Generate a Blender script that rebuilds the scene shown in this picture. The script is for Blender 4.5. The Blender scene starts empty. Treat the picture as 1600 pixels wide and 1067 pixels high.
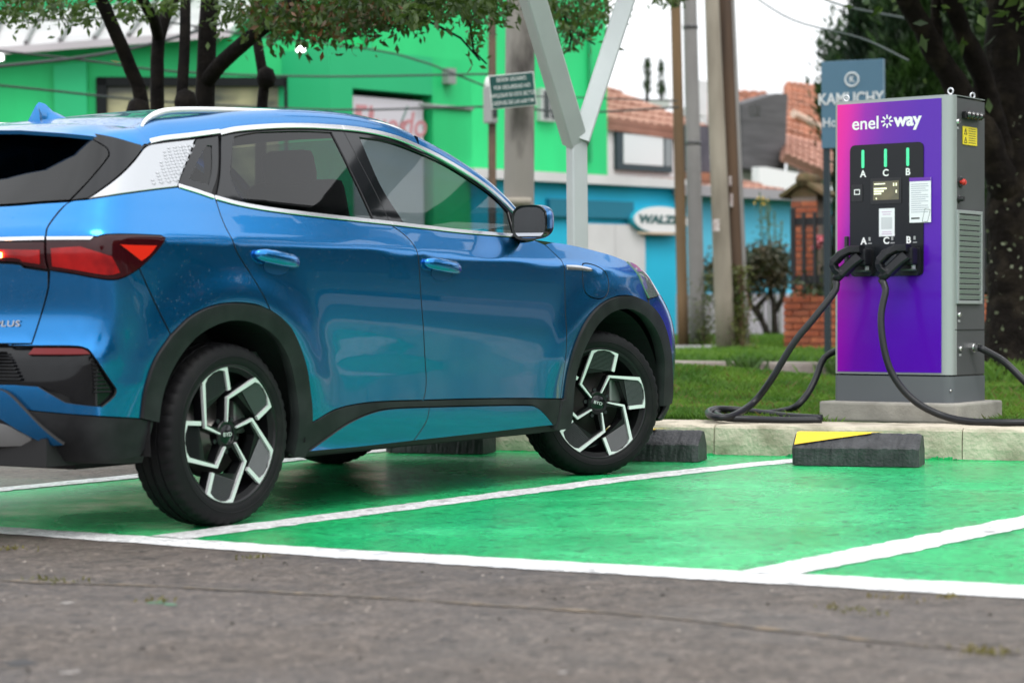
import bpy, bmesh, math, random
import numpy as np
from mathutils import Vector, Matrix, geometry as mgeo
random.seed(7); rng = np.random.default_rng(7)
scene = bpy.context.scene
COL = scene.collection

# ------------------------------------------------------------------ camera
# world frame: x along the parked car (rear axle at 0), y to the car's left, z up from the lot
IMG_W, IMG_H, FPX = 1600.0, 1067.0, 3468.92
CAM = np.array([-6.326, -6.426, 0.847])
YAW, PITCH, ROLL = math.radians(33.905), math.radians(-1.11), math.radians(-0.5)
_F = np.array([math.cos(YAW)*math.cos(PITCH), math.sin(YAW)*math.cos(PITCH), math.sin(PITCH)])
_R = np.array([math.sin(YAW), -math.cos(YAW), 0.0]); _U = np.cross(_R, _F)
CR = math.cos(ROLL)*_R + math.sin(ROLL)*_U
CU = -math.sin(ROLL)*_R + math.cos(ROLL)*_U
CF = _F
cam_data = bpy.data.cameras.new('camera'); cam = bpy.data.objects.new('camera', cam_data); COL.objects.link(cam)
cam.matrix_world = Matrix(((CR[0], CU[0], -CF[0], CAM[0]), (CR[1], CU[1], -CF[1], CAM[1]), (CR[2], CU[2], -CF[2], CAM[2]), (0, 0, 0, 1)))
cam_data.sensor_width = 36.0; cam_data.sensor_fit = 'HORIZONTAL'; cam_data.lens = FPX / IMG_W * 36.0
cam_data.clip_start = 0.1; cam_data.clip_end = 3000
cam_data.dof.use_dof = True; cam_data.dof.focus_distance = 10.2; cam_data.dof.aperture_fstop = 2.8
scene.camera = cam

# ------------------------------------------------------------------ sky and sun: a bright overcast day
world = bpy.data.worlds.new('World'); scene.world = world; world.use_nodes = True
wn = world.node_tree; wn.nodes.clear()
SUN_EL, SUN_AZ = math.radians(58), math.radians(250)
sky = wn.nodes.new('ShaderNodeTexSky'); sky.sky_type = 'NISHITA'; sky.sun_disc = False
sky.sun_elevation = SUN_EL; sky.sun_rotation = math.radians(200); sky.air_density = 1.0; sky.dust_density = 4.0; sky.ozone_density = 1.0
hsv = wn.nodes.new('ShaderNodeHueSaturation'); hsv.inputs['Saturation'].default_value = 0.12; hsv.inputs['Value'].default_value = 1.0
# the cloud layer: an overcast sky, brighter overhead than at the horizon
wtc = wn.nodes.new('ShaderNodeTexCoord'); wsp = wn.nodes.new('ShaderNodeSeparateXYZ'); wn.links.new(wtc.outputs['Generated'], wsp.inputs[0])
wmr = wn.nodes.new('ShaderNodeMapRange'); wmr.inputs[1].default_value = 0.0; wmr.inputs[2].default_value = 1.0; wmr.inputs[3].default_value = 7.6; wmr.inputs[4].default_value = 13.5
wn.links.new(wsp.outputs['Z'], wmr.inputs[0])
cld = wn.nodes.new('ShaderNodeTexNoise'); cld.inputs['Scale'].default_value = 2.2; cld.inputs['Detail'].default_value = 5; wn.links.new(wtc.outputs['Generated'], cld.inputs['Vector'])
cmr = wn.nodes.new('ShaderNodeMapRange'); cmr.inputs[1].default_value = 0.3; cmr.inputs[2].default_value = 0.7; cmr.inputs[3].default_value = 0.85; cmr.inputs[4].default_value = 1.15; wn.links.new(cld.outputs['Fac'], cmr.inputs[0])
cmul = wn.nodes.new('ShaderNodeMath'); cmul.operation = 'MULTIPLY'; wn.links.new(wmr.outputs[0], cmul.inputs[0]); wn.links.new(cmr.outputs[0], cmul.inputs[1])
ccol = wn.nodes.new('ShaderNodeVectorMath'); ccol.operation = 'SCALE'; ccol.inputs[0].default_value = (0.975, 1.0, 1.03); wn.links.new(cmul.outputs[0], ccol.inputs['Scale'])
mixw = wn.nodes.new('ShaderNodeMix'); mixw.data_type = 'RGBA'; mixw.inputs['Factor'].default_value = 0.85
wn.links.new(ccol.outputs[0], mixw.inputs['B'])
bg = wn.nodes.new('ShaderNodeBackground'); bg.inputs['Strength'].default_value = 0.13
wo = wn.nodes.new('ShaderNodeOutputWorld')
wn.links.new(sky.outputs[0], hsv.inputs['Color']); wn.links.new(hsv.outputs[0], mixw.inputs['A'])
wn.links.new(mixw.outputs['Result'], bg.inputs['Color']); wn.links.new(bg.outputs[0], wo.inputs['Surface'])
sun_d = bpy.data.lights.new('sun', 'SUN'); sun_d.energy = 0.9; sun_d.angle = math.radians(25); sun_d.color = (1.0, 0.97, 0.92)
sun = bpy.data.objects.new('sun', sun_d); COL.objects.link(sun)
_sd = Vector((-math.cos(SUN_EL)*0.55, -math.cos(SUN_EL)*0.83, math.sin(SUN_EL)))
sun.rotation_euler = _sd.to_track_quat('Z', 'Y').to_euler()
scene.view_settings.view_transform = 'Standard'; scene.view_settings.look = 'None'
scene.view_settings.exposure = 0.55; scene.view_settings.gamma = 1.0
scene.render.engine = 'CYCLES'
scene.cycles.use_denoising = True
scene.cycles.max_bounces = 8; scene.cycles.transparent_max_bounces = 16
scene.cycles.caustics_reflective = False; scene.cycles.caustics_refractive = False

# ------------------------------------------------------------------ helpers
def ray(px, py): return CF + (px - IMG_W/2)/FPX*CR - (py - IMG_H/2)/FPX*CU
def at(px, py, Z): return Vector(CAM + ray(px, py)*Z)
def onz(px, py, z=0.0):
    d = ray(px, py); return Vector(CAM + d*(z - CAM[2])/d[2])

def tag(o, label=None, cat=None, group=None, kind=None):
    if label: o['label'] = label
    if cat: o['category'] = cat
    if group: o['group'] = group
    if kind: o['kind'] = kind
    return o
def empty(name, loc=(0, 0, 0), rz=0.0, parent=None):
    o = bpy.data.objects.new(name, None); COL.objects.link(o); o.location = loc; o.rotation_euler = (0, 0, rz)
    o.empty_display_size = 0.1
    if parent: o.parent = parent
    return o
def mesh_obj(name, verts, faces, mat, parent=None, smooth=False, normals=None):
    me = bpy.data.meshes.new(name)
    me.from_pydata([tuple(map(float, v)) for v in verts], [], [tuple(map(int, f)) for f in faces])
    me.update()
    if smooth or normals is not None: me.shade_smooth()
    if normals is not None: me.normals_split_custom_set_from_vertices([tuple(map(float, n)) for n in normals])
    if mat: me.materials.append(mat)
    o = bpy.data.objects.new(name, me); COL.objects.link(o)
    if parent: o.parent = parent
    return o
def copy_tree(o, parent=None):
    c = o.copy(); COL.objects.link(c)
    if parent: c.parent = parent
    for ch in list(o.children): copy_tree(ch, c)
    return c

class MB:
    """collects simple solids into one mesh"""
    def __init__(self): self.v = []; self.f = []
    def add(self, vs, fs):
        n = len(self.v); self.v += [tuple(map(float, v)) for v in vs]; self.f += [tuple(i+n for i in f) for f in fs]; return self
    def box(self, c, s, m=None, bev=0.0):
        bm = bmesh.new(); bmesh.ops.create_cube(bm, size=1.0)
        bmesh.ops.scale(bm, vec=Vector(s), verts=bm.verts)
        if bev > 0: bmesh.ops.bevel(bm, geom=list(bm.edges), offset=bev, segments=2, profile=0.6, affect='EDGES')
        vs = [v.co.copy() for v in bm.verts]; bm.verts.index_update()
        fs = [[v.index for v in f.verts] for f in bm.faces]; bm.free()
        if m is not None: vs = [m @ v for v in vs]
        c = Vector(c); return self.add([v + c for v in vs], fs)
    def prism(self, poly, h0, h1, axis='z'):
        """poly of (a, b), swept along the axis from h0 to h1"""
        def P(a, b, h):
            return (a, b, h) if axis == 'z' else ((a, h, b) if axis == 'y' else (h, a, b))
        n = len(poly); vs = [P(a, b, h0) for a, b in poly] + [P(a, b, h1) for a, b in poly]
        area = sum(poly[i][0]*poly[(i+1) % n][1] - poly[(i+1) % n][0]*poly[i][1] for i in range(n))
        flip = (area < 0) != (axis == 'y')
        if h1 < h0: flip = not flip
        fs = [list(range(n))[::-1], list(range(n, 2*n))] + [[i, (i+1) % n, n+(i+1) % n, n+i] for i in range(n)]
        if flip: fs = [f[::-1] for f in fs]
        return self.add(vs, fs)
    def tube(self, pts, r, n=8, cap=True):
        pts = [Vector(p) for p in pts]; k = len(pts); rs = r if hasattr(r, '__len__') else [r]*k
        prev = None; rings = []
        for i, p in enumerate(pts):
            t = (pts[min(i+1, k-1)] - pts[max(i-1, 0)]).normalized()
            if prev is None:
                a = Vector((0, 0, 1)) if abs(t.z) < 0.9 else Vector((1, 0, 0)); u = t.cross(a).normalized()
            else:
                u = (prev - t*prev.dot(t)).normalized()
            prev = u; w = t.cross(u)
            rings.append([p + (u*math.cos(2*math.pi*j/n) + w*math.sin(2*math.pi*j/n))*rs[i] for j in range(n)])
        vs = [v for rg in rings for v in rg]
        fs = [[i*n+j, i*n+(j+1) % n, (i+1)*n+(j+1) % n, (i+1)*n+j] for i in range(k-1) for j in range(n)]
        if cap: fs += [list(range(n))[::-1], list(range((k-1)*n, k*n))]
        return self.add(vs, fs)
    def lathe(self, prof, n=32, axis='y', c=(0, 0, 0), closed=False):
        """prof of (radius, height) turned round the axis"""
        c = Vector(c); vs = []
        for r, h in prof:
            for j in range(n):
                a = 2*math.pi*j/n; x, y = r*math.cos(a), r*math.sin(a)
                vs.append(c + (Vector((x, h, y)) if axis == 'y' else (Vector((x, y, h)) if axis == 'z' else Vector((h, x, y)))))
        k = len(prof); m = k if closed else k-1
        fs = [[i*n+j, ((i+1) % k)*n+j, ((i+1) % k)*n+(j+1) % n, i*n+(j+1) % n] for i in range(m) for j in range(n)]
        if axis != 'y': fs = [f[::-1] for f in fs]
        return self.add(vs, fs)
    def build(self, name, mat, parent=None, smooth=False, auto=None):
        o = mesh_obj(name, self.v, self.f, mat, parent, smooth or auto is not None)
        if auto is not None: o.data.set_sharp_from_angle(angle=math.radians(auto))
        return o

def catmull(pts, step):
    pts = [np.asarray(p, float) for p in pts]
    if len(pts) == 2:
        n = max(1, int(np.ceil(np.linalg.norm(pts[1]-pts[0])/step)))
        return [pts[0] + (pts[1]-pts[0])*i/n for i in range(n)] + [pts[1]]
    out = []
    for i in range(len(pts)-1):
        p0 = pts[i-1] if i else 2*pts[0]-pts[1]; p1, p2 = pts[i], pts[i+1]
        p3 = pts[i+2] if i+2 < len(pts) else 2*pts[-1]-pts[-2]
        n = max(1, int(np.ceil(np.linalg.norm(p2-p1)/step)))
        for j in range(n):
            t = j/n
            out.append(0.5*((2*p1) + (-p0+p2)*t + (2*p0-5*p1+4*p2-p3)*t*t + (-p0+3*p1-3*p2+p3)*t**3))
    return out + [pts[-1]]
def text_obj(name, body, size, mat, parent=None, extrude=0.001, align='CENTER', bold=0.0, shear=0.0, spacing=1.0, sx=1.0):
    """flat lettering in its own x-z plane, facing -y"""
    cu = bpy.data.curves.new(name, 'FONT'); cu.body = body; cu.size = size; cu.extrude = extrude; cu.offset = bold
    cu.align_x = align; cu.align_y = 'CENTER'; cu.shear = shear; cu.space_character = spacing; cu.resolution_u = 4
    tmp = bpy.data.objects.new(name + '_tmp', cu); COL.objects.link(tmp)
    dg = bpy.context.evaluated_depsgraph_get(); me = bpy.data.meshes.new_from_object(tmp.evaluated_get(dg))
    bpy.data.objects.remove(tmp); bpy.data.curves.remove(cu)
    me.transform(Matrix.Diagonal((sx, 1, 1, 1))); me.transform(Matrix.Rotation(math.pi/2, 4, 'X'))
    me.materials.clear(); me.materials.append(mat); me.name = name
    o = bpy.data.objects.new(name, me); COL.objects.link(o)
    if parent: o.parent = parent
    return o

# ------------------------------------------------------------------ materials
MATS = {}
def mat(name, col, rough=0.6, metal=0.0, col2=None, nscale=3.0, ndetail=6.0, nmix=(0.35, 0.65), bump=0.0, bscale=40.0, bdist=0.01,
        coat=0.0, coat_rough=0.03, spec=0.5, rough2=None, emit=None, estr=0.0, alpha=1.0, trans=0.0, stretch=None, sheen=0.0):
    if name in MATS: return MATS[name]
    m = bpy.data.materials.new(name); m.use_nodes = True; nt = m.node_tree; b = nt.nodes['Principled BSDF']
    b.inputs['Base Color'].default_value = (*col, 1); b.inputs['Roughness'].default_value = rough; b.inputs['Metallic'].default_value = metal
    b.inputs['Coat Weight'].default_value = coat; b.inputs['Coat Roughness'].default_value = coat_rough; b.inputs['Specular IOR Level'].default_value = spec
    b.inputs['Alpha'].default_value = alpha; b.inputs['Transmission Weight'].default_value = trans
    if emit: b.inputs['Emission Color'].default_value = (*emit, 1); b.inputs['Emission Strength'].default_value = estr
    tc = nt.nodes.new('ShaderNodeTexCoord'); src = tc.outputs['Object']
    if stretch:
        mp = nt.nodes.new('ShaderNodeMapping'); mp.inputs['Scale'].default_value = stretch; nt.links.new(src, mp.inputs['Vector']); src = mp.outputs[0]
    if col2 is not None or rough2 is not None:
        nz = nt.nodes.new('ShaderNodeTexNoise'); nz.inputs['Scale'].default_value = nscale; nz.inputs['Detail'].default_value = ndetail
        nt.links.new(src, nz.inputs['Vector'])
        mr = nt.nodes.new('ShaderNodeMapRange'); mr.inputs['From Min'].default_value = nmix[0]; mr.inputs['From Max'].default_value = nmix[1]
        nt.links.new(nz.outputs['Fac'], mr.inputs['Value'])
        if col2 is not None:
            mx = nt.nodes.new('ShaderNodeMix'); mx.data_type = 'RGBA'; mx.inputs['A'].default_value = (*col, 1); mx.inputs['B'].default_value = (*col2, 1)
            nt.links.new(mr.outputs[0], mx.inputs['Factor']); nt.links.new(mx.outputs['Result'], b.inputs['Base Color'])
        if rough2 is not None:
            m2 = nt.nodes.new('ShaderNodeMapRange'); m2.inputs['To Min'].default_value = rough; m2.inputs['To Max'].default_value = rough2
            nt.links.new(mr.outputs[0], m2.inputs['Value']); nt.links.new(m2.outputs[0], b.inputs['Roughness'])
    if bump > 0:
        n2 = nt.nodes.new('ShaderNodeTexNoise'); n2.inputs['Scale'].default_value = bscale; n2.inputs['Detail'].default_value = 5
        nt.links.new(src, n2.inputs['Vector'])
        bp = nt.nodes.new('ShaderNodeBump'); bp.inputs['Strength'].default_value = bump; bp.inputs['Distance'].default_value = bdist
        nt.links.new(n2.outputs['Fac'], bp.inputs['Height']); nt.links.new(bp.outputs[0], b.inputs['Normal'])
    MATS[name] = m; return m
def leaf_mat(name, c1, c2, trans=0.25, rough=0.45):
    """leaves: two greens mixed by leaf position, some light let through"""
    m = bpy.data.materials.new(name); m.use_nodes = True; nt = m.node_tree; b = nt.nodes['Principled BSDF']; out = nt.nodes['Material Output']
    tc = nt.nodes.new('ShaderNodeTexCoord'); nz = nt.nodes.new('ShaderNodeTexNoise'); nz.inputs['Scale'].default_value = 2.2; nz.inputs['Detail'].default_value = 8
    nt.links.new(tc.outputs['Object'], nz.inputs['Vector'])
    rp = nt.nodes.new('ShaderNodeValToRGB'); rp.color_ramp.elements[0].position = 0.35; rp.color_ramp.elements[1].position = 0.65
    rp.color_ramp.elements[0].color = (*c1, 1); rp.color_ramp.elements[1].color = (*c2, 1)
    nt.links.new(nz.outputs['Fac'], rp.inputs['Fac']); nt.links.new(rp.outputs[0], b.inputs['Base Color']); b.inputs['Roughness'].default_value = rough
    tr = nt.nodes.new('ShaderNodeBsdfTranslucent'); nt.links.new(rp.outputs[0], tr.inputs['Color'])
    mx = nt.nodes.new('ShaderNodeMixShader'); mx.inputs[0].default_value = trans
    nt.links.new(b.outputs[0], mx.inputs[1]); nt.links.new(tr.outputs[0], mx.inputs[2]); nt.links.new(mx.outputs[0], out.inputs['Surface'])
    return m
def glass_mat(name, tint, refl=1.0, rough=0.0, base=0.04):
    """thin sheet glass: see-through with a tint, mirror reflection growing at grazing angles"""
    m = bpy.data.materials.new(name); m.use_nodes = True; nt = m.node_tree; nt.nodes.clear()
    out = nt.nodes.new('ShaderNodeOutputMaterial'); tr = nt.nodes.new('ShaderNodeBsdfTransparent'); tr.inputs[0].default_value = (*tint, 1)
    gl = nt.nodes.new('ShaderNodeBsdfGlossy'); gl.inputs['Roughness'].default_value = rough; gl.inputs['Color'].default_value = (refl, refl, refl, 1)
    fr = nt.nodes.new('ShaderNodeFresnel'); fr.inputs['IOR'].default_value = 1.55
    mr = nt.nodes.new('ShaderNodeMapRange'); mr.inputs['To Min'].default_value = base; mr.inputs['To Max'].default_value = 1.0
    nt.links.new(fr.outputs[0], mr.inputs['Value'])
    mx = nt.nodes.new('ShaderNodeMixShader'); nt.links.new(mr.outputs[0], mx.inputs[0])
    nt.links.new(tr.outputs[0], mx.inputs[1]); nt.links.new(gl.outputs[0], mx.inputs[2]); nt.links.new(mx.outputs[0], out.inputs['Surface'])
    return m
# ---- car body surface: x forward from the rear axle, s = distance from the centre plane, z up
def pchip(xk, yk):
    xk = np.asarray(xk, float); yk = np.asarray(yk, float)
    h = np.diff(xk); d = np.diff(yk) / h
    m = np.zeros_like(yk)
    for i in range(1, len(xk) - 1):
        if d[i-1] * d[i] > 0:
            w1 = 2*h[i] + h[i-1]; w2 = h[i] + 2*h[i-1]
            m[i] = (w1 + w2) / (w1/d[i-1] + w2/d[i])
    m[0] = d[0]; m[-1] = d[-1]
    def f(x):
        x = np.asarray(x, float)
        i = np.clip(np.searchsorted(xk, x) - 1, 0, len(xk) - 2)
        t = np.clip((x - xk[i]) / h[i], -0.5, 1.5)
        t2 = t*t; t3 = t2*t
        return (2*t3-3*t2+1)*yk[i] + (t3-2*t2+t)*h[i]*m[i] + (-2*t3+3*t2)*yk[i+1] + (t3-t2)*h[i]*m[i+1]
    return f
crease_z = pchip([-0.9, -0.4, 0.3, 1.0, 1.5, 2.3, 2.9, 3.6], [1.070, 1.072, 1.066, 1.045, 1.022, 0.995, 0.965, 0.90])
# half width as a function of height measured from the crease (dz), below and above it
_prof = pchip([-0.95, -0.86, -0.80, -0.74, -0.67, -0.60, -0.52, -0.42, -0.28, -0.14, -0.05, -0.012, 0.0, 0.014, 0.05, 0.10, 0.14],
              [0.78, 0.845, 0.872, 0.889, 0.899, 0.901, 0.905, 0.914, 0.928, 0.935, 0.937, 0.9365, 0.934, 0.928, 0.908, 0.880, 0.858])
_house = pchip([0.0, 0.10, 0.25, 0.5, 0.75, 0.9, 1.0, 1.15], [0.880, 0.860, 0.826, 0.766, 0.703, 0.664, 0.636, 0.58])
def half_width(x, z):
    x = np.asarray(x, float); z = np.asarray(z, float)
    dz = z - crease_z(x)
    zb = crease_z(x) + 0.10
    w = np.where(dz < 0.10, _prof(np.minimum(dz, 0.11)), _house((z - zb) / (1.565 - zb)))
    w = w * (1.0 - 0.042 * np.clip(np.abs(x - 1.5) / 2.3, 0, 2)**4)
    for cx in (0.0, 2.72):                                  # swelling over the wheel arches
        r = np.hypot(x - cx, z - 0.347)
        w = w + 0.020 * np.exp(-((r - 0.50) / 0.10)**2) * np.clip((z - 0.25) / 0.3, 0, 1)
    return w
_rear = pchip([0.15, 0.24, 0.32, 0.42, 0.55, 0.64, 0.72, 0.80, 0.92, 1.02, 1.08, 1.14, 1.20, 1.30, 1.40, 1.50, 1.60],
              [-0.56, -0.72, -0.80, -0.845, -0.855, -0.850, -0.815, -0.805, -0.815, -0.825, -0.812, -0.765, -0.715, -0.625, -0.535, -0.445, -0.355])
def rear_x(s, z):
    return _rear(z) + 0.15 * (np.abs(s) / 0.9)**3
_front = pchip([0.15, 0.22, 0.30, 0.45, 0.56, 0.64, 0.72, 0.79, 0.85, 0.91, 0.97, 1.05, 1.2],
               [3.34, 3.47, 3.56, 3.605, 3.605, 3.59, 3.56, 3.505, 3.44, 3.37, 3.31, 3.25, 3.2])
def front_x(s, z):
    return _front(z) - 0.17 * (np.abs(s) / 0.9)**3.2
def smax(a, b, k):
    h = np.clip(k - np.abs(a - b), 0, None) / k
    return np.maximum(a, b) + h*h*h*k/6.0
def body_g(x, s, z):
    g = smax(s - half_width(x, z), rear_x(s, z) - x, 0.17)
    return smax(g, x - front_x(s, z), 0.20)
UA, UB, UL = -0.15, 2.60, 0.90
def body_pt(u, z):
    """(u, z) -> points on the right hand side (y < 0); u is x along the side, an angle round the two ends"""
    u = np.asarray(u, float); z = np.asarray(z, float)
    u, z = np.broadcast_arrays(u, z)
    ox = np.clip(u, UA, UB); th = (u - ox) / UL
    dx, ds = np.sin(th), np.cos(th)
    lo = np.zeros_like(ox); hi = np.full_like(ox, 1.6)
    for _ in range(40):
        m = (lo + hi) / 2
        inside = body_g(ox + dx*m, ds*m, z) < 0
        lo = np.where(inside, m, lo); hi = np.where(inside, hi, m)
    return np.stack([ox + dx*lo, -ds*lo, z + 0*lo], -1)
def body_nrm(p, e=2e-3):
    x, s, z = p[..., 0], -p[..., 1], p[..., 2]
    gx = body_g(x+e, s, z) - body_g(x-e, s, z)
    gs = body_g(x, s+e, z) - body_g(x, s-e, z)
    gz = body_g(x, s, z+e) - body_g(x, s, z-e)
    n = np.stack([gx, -gs, gz], -1)
    return n / np.linalg.norm(n, axis=-1, keepdims=True)
# ------------------------------------------------------------------ the setting: asphalt, painted bays, kerb, lawn, street
def sheet(name, pts, z, material, jitter=0.0, step=0.0, parent=None):
    """a flat sheet from an outline; jitter makes its painted edge uneven"""
    p = [np.array(q[:2], float) for q in pts]
    if step:
        o = []
        for i in range(len(p)):
            a, b = p[i], p[(i+1) % len(p)]; n = max(1, int(np.linalg.norm(b-a)/step))
            for k in range(n):
                q = a+(b-a)*k/n
                if k and jitter: q = q + rng.normal(0, jitter, 2)
                o.append(q)
        p = o
    return mesh_obj(name, [(q[0], q[1], z) for q in p], [tuple(range(len(p)))], material, parent)
def ground_mat(name, base, base2, crack=(0.02, 0.018, 0.016), rough=(0.55, 0.9), paint=None):
    m = bpy.data.materials.new(name); m.use_nodes = True; nt = m.node_tree; b = nt.nodes['Principled BSDF']; N = nt.nodes.new; L = nt.links.new
    tc = N('ShaderNodeTexCoord'); P = tc.outputs['Object']
    def noise(s, d=6, r=0.55):
        n = N('ShaderNodeTexNoise'); n.inputs['Scale'].default_value = s; n.inputs['Detail'].default_value = d; n.inputs['Roughness'].default_value = r; L(P, n.inputs['Vector']); return n.outputs['Fac']
    def rng_(v, a, b_, c=0.0, d=1.0):
        n = N('ShaderNodeMapRange'); n.inputs[1].default_value = a; n.inputs[2].default_value = b_; n.inputs[3].default_value = c; n.inputs[4].default_value = d; L(v, n.inputs[0]); return n.outputs[0]
    def mixc(f, a, b_):
        n = N('ShaderNodeMix'); n.data_type = 'RGBA'; L(f, n.inputs['Factor'])
        for k, v in (('A', a), ('B', b_)):
            if isinstance(v, tuple): n.inputs[k].default_value = (*v, 1)
            else: L(v, n.inputs[k])
        return n.outputs['Result']
    big = noise(0.7, 4); mid = noise(9, 7, 0.65); fine = noise(130, 4, 0.7); grain = noise(420, 2)
    if paint is None:
        c = mixc(rng_(big, 0.35, 0.65), base, base2)
        c = mixc(rng_(mid, 0.45, 0.70, 0, 0.7), c, tuple(x*1.7 for x in base2))
        c = mixc(rng_(noise(5, 6, 0.7), 0.50, 0.68, 0, 0.7), c, tuple(x*0.55 for x in base))
        c = mixc(rng_(grain, 0.62, 0.78, 0, 0.8), c, (0.26, 0.235, 0.21))           # pale stones
        c = mixc(rng_(noise(42, 6, 0.8), 0.44, 0.60, 0, 0.85), c, tuple(x*0.42 for x in base))
        c = mixc(rng_(noise(16, 6, 0.75), 0.50, 0.62, 0, 0.7), c, (0.070, 0.052, 0.040))
        c = mixc(rng_(noise(60, 5, 0.75), 0.56, 0.68, 0, 0.75), c, tuple(x*2.3 for x in base2))
        c = mixc(rng_(fine, 0.40, 0.28, 0, 0.75), c, (0.016, 0.014, 0.013))           # dark pores
        c = mixc(rng_(noise(38, 5, 0.6), 0.67, 0.75, 0, 0.8), c, (0.11, 0.075, 0.045))           # rust and earth specks
    else:
        c = mixc(rng_(big, 0.3, 0.7), base, base2)
        c = mixc(rng_(mid, 0.50, 0.70, 0, 0.45), c, tuple(x*0.75 for x in base))
        c = mixc(rng_(noise(24, 6, 0.75), 0.56, 0.66, 0, 0.55), c, tuple(x*0.5 for x in base))
        sc = N('ShaderNodeMapping'); sc.inputs['Scale'].default_value = (1.2, 5.0, 1.0); L(P, sc.inputs['Vector'])
        wn_ = N('ShaderNodeTexNoise'); wn_.inputs['Scale'].default_value = 13; wn_.inputs['Detail'].default_value = 7; wn_.inputs['Roughness'].default_value = 0.7; L(sc.outputs[0], wn_.inputs['Vector'])
        c = mixc(rng_(wn_.outputs['Fac'], 0.585, 0.66, 0, 0.8), c, paint)      # worn through to the asphalt
        c = mixc(rng_(fine, 0.40, 0.27, 0, 0.75), c, paint)
        c = mixc(rng_(noise(48, 6, 0.8), 0.46, 0.64, 0, 0.65), c, tuple(x*0.45 for x in base))
        c = mixc(rng_(noise(85, 5, 0.75), 0.57, 0.68, 0, 0.5), c, tuple(min(1, x*1.3+0.03) for x in base2))
        c = mixc(rng_(noise(2.3, 6, 0.65), 0.54, 0.70, 0, 0.35), c, tuple(min(1, x*1.35+0.05) for x in base2))
    # stones of the aggregate, each a little lighter or darker
    def cells(s):
        v = N('ShaderNodeTexVoronoi'); v.inputs['Scale'].default_value = s; L(P, v.inputs['Vector']); q = N('ShaderNodeSeparateColor'); L(v.outputs['Color'], q.inputs[0]); return q.outputs[0], v.outputs['Distance']
    r1, d1 = cells(62); r2, d2 = cells(27)
    hs = N('ShaderNodeHueSaturation'); L(c, hs.inputs['Color'])
    k1 = rng_(r1, 0.0, 1.0, 0.74, 1.26) if paint is None else rng_(r1, 0.0, 1.0, 0.78, 1.16)
    k2 = rng_(r2, 0.80, 0.97, 1.0, 0.60) if paint is None else rng_(r2, 0.84, 0.97, 1.0, 0.62)
    km = N('ShaderNodeMath'); km.operation = 'MULTIPLY'; L(k1, km.inputs[0]); L(k2, km.inputs[1]); L(km.outputs[0], hs.inputs['Value']); c = hs.outputs[0]
    L(c, b.inputs['Base Color'])
    wet = rng_(noise(1.1, 5, 0.6), 0.38, 0.62, rough[0], rough[1]); L(wet, b.inputs['Roughness'])
    add = N('ShaderNodeMath'); add.operation = 'MULTIPLY_ADD'; add.inputs[1].default_value = 0.45; L(mid, add.inputs[0]); L(fine, add.inputs[2])
    bp = N('ShaderNodeBump'); bp.inputs['Strength'].default_value = 0.8 if paint is None else 0.38; bp.inputs['Distance'].default_value = 0.009; L(add.outputs[0], bp.inputs['Height']); L(bp.outputs[0], b.inputs['Normal'])
    return m
ASPHALT = ground_mat('wet_asphalt', (0.086, 0.069, 0.058), (0.134, 0.108, 0.091), rough=(0.42, 0.8))
GREENP = ground_mat('green_bay_paint', (0.010, 0.45, 0.125), (0.035, 0.58, 0.205), rough=(0.10, 0.34), paint=(0.02, 0.10, 0.05))
WHITEP = ground_mat('white_line_paint', (0.78, 0.78, 0.78), (0.84, 0.84, 0.84), rough=(0.35, 0.6), paint=(0.45, 0.43, 0.41))
CONC = mat('kerb_concrete', (0.24, 0.215, 0.15), 0.85, col2=(0.56, 0.50, 0.395), nscale=5, nmix=(0.28, 0.56), bump=0.8, bscale=45, bdist=0.01)
CONC2 = mat('plinth_concrete', (0.27, 0.255, 0.225), 0.85, col2=(0.36, 0.34, 0.30), nscale=7, bump=0.5, bscale=70, bdist=0.005)
PAVE = mat('pavement_grey', (0.26, 0.25, 0.245), 0.8, col2=(0.33, 0.315, 0.31), nscale=2, bump=0.3, bscale=30)
SOIL = mat('lawn_soil', (0.030, 0.055, 0.012), 0.95, col2=(0.05, 0.09, 0.018), nscale=4, bump=0.6, bscale=25, bdist=0.03)

g = mesh_obj('ground', [(-900, -900, 0), (900, -900, 0), (900, 900, 0), (-900, 900, 0)], [(0, 1, 2, 3)], ASPHALT); tag(g, 'brown grey wet asphalt of the parking lot', 'asphalt', kind='structure')
# kerb line runs from (3.86, 0.47) to (4.40, -2.33)
def kx(y): return 3.955 - 0.193*y
bay = [(-0.50, 1.14), (-0.49, 0.0), (-0.45, -1.0), (-0.33, -2.6), (-0.18, -4.2), (-0.05, -6.5), (kx(-6.5), -6.5), (kx(1.2), 1.2), (2.0, 1.15)]
o = sheet('green_bay', bay, 0.0016, GREENP, 0.004, 0.12); tag(o, 'bright green painted parking bay surface', 'bay', kind='structure')
LZ = [0.0026]
def strip(name, a, label):
    LZ[0] += 0.0006; o = sheet(name, a, LZ[0], WHITEP, 0.006, 0.05); tag(o, label, 'line', kind='structure')
strip('white_line', [(-0.46, 1.2), (-0.46, -0.15), (-0.44, -0.80), (-0.42, -1.70), (-0.29, -3.08), (-0.16, -4.1), (0.05, -6.5), (-0.22, -6.5), (-0.43, -4.15), (-0.51, -3.2), (-0.62, -1.84), (-0.63, -0.34), (-0.65, 1.2)], 'white line across the open end of the bays')
strip('white_line', [(-0.43, -0.88), (0.5, -0.92), (1.6, -0.965), (2.8, -1.02), (3.5, -1.11), (kx(-1.23)-0.02, -1.23), (kx(-1.40)-0.02, -1.40), (3.4, -1.27), (2.53, -1.18), (1.3, -1.13), (0.28, -1.09), (-0.43, -1.07)], 'white line beside the blue car')
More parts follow.
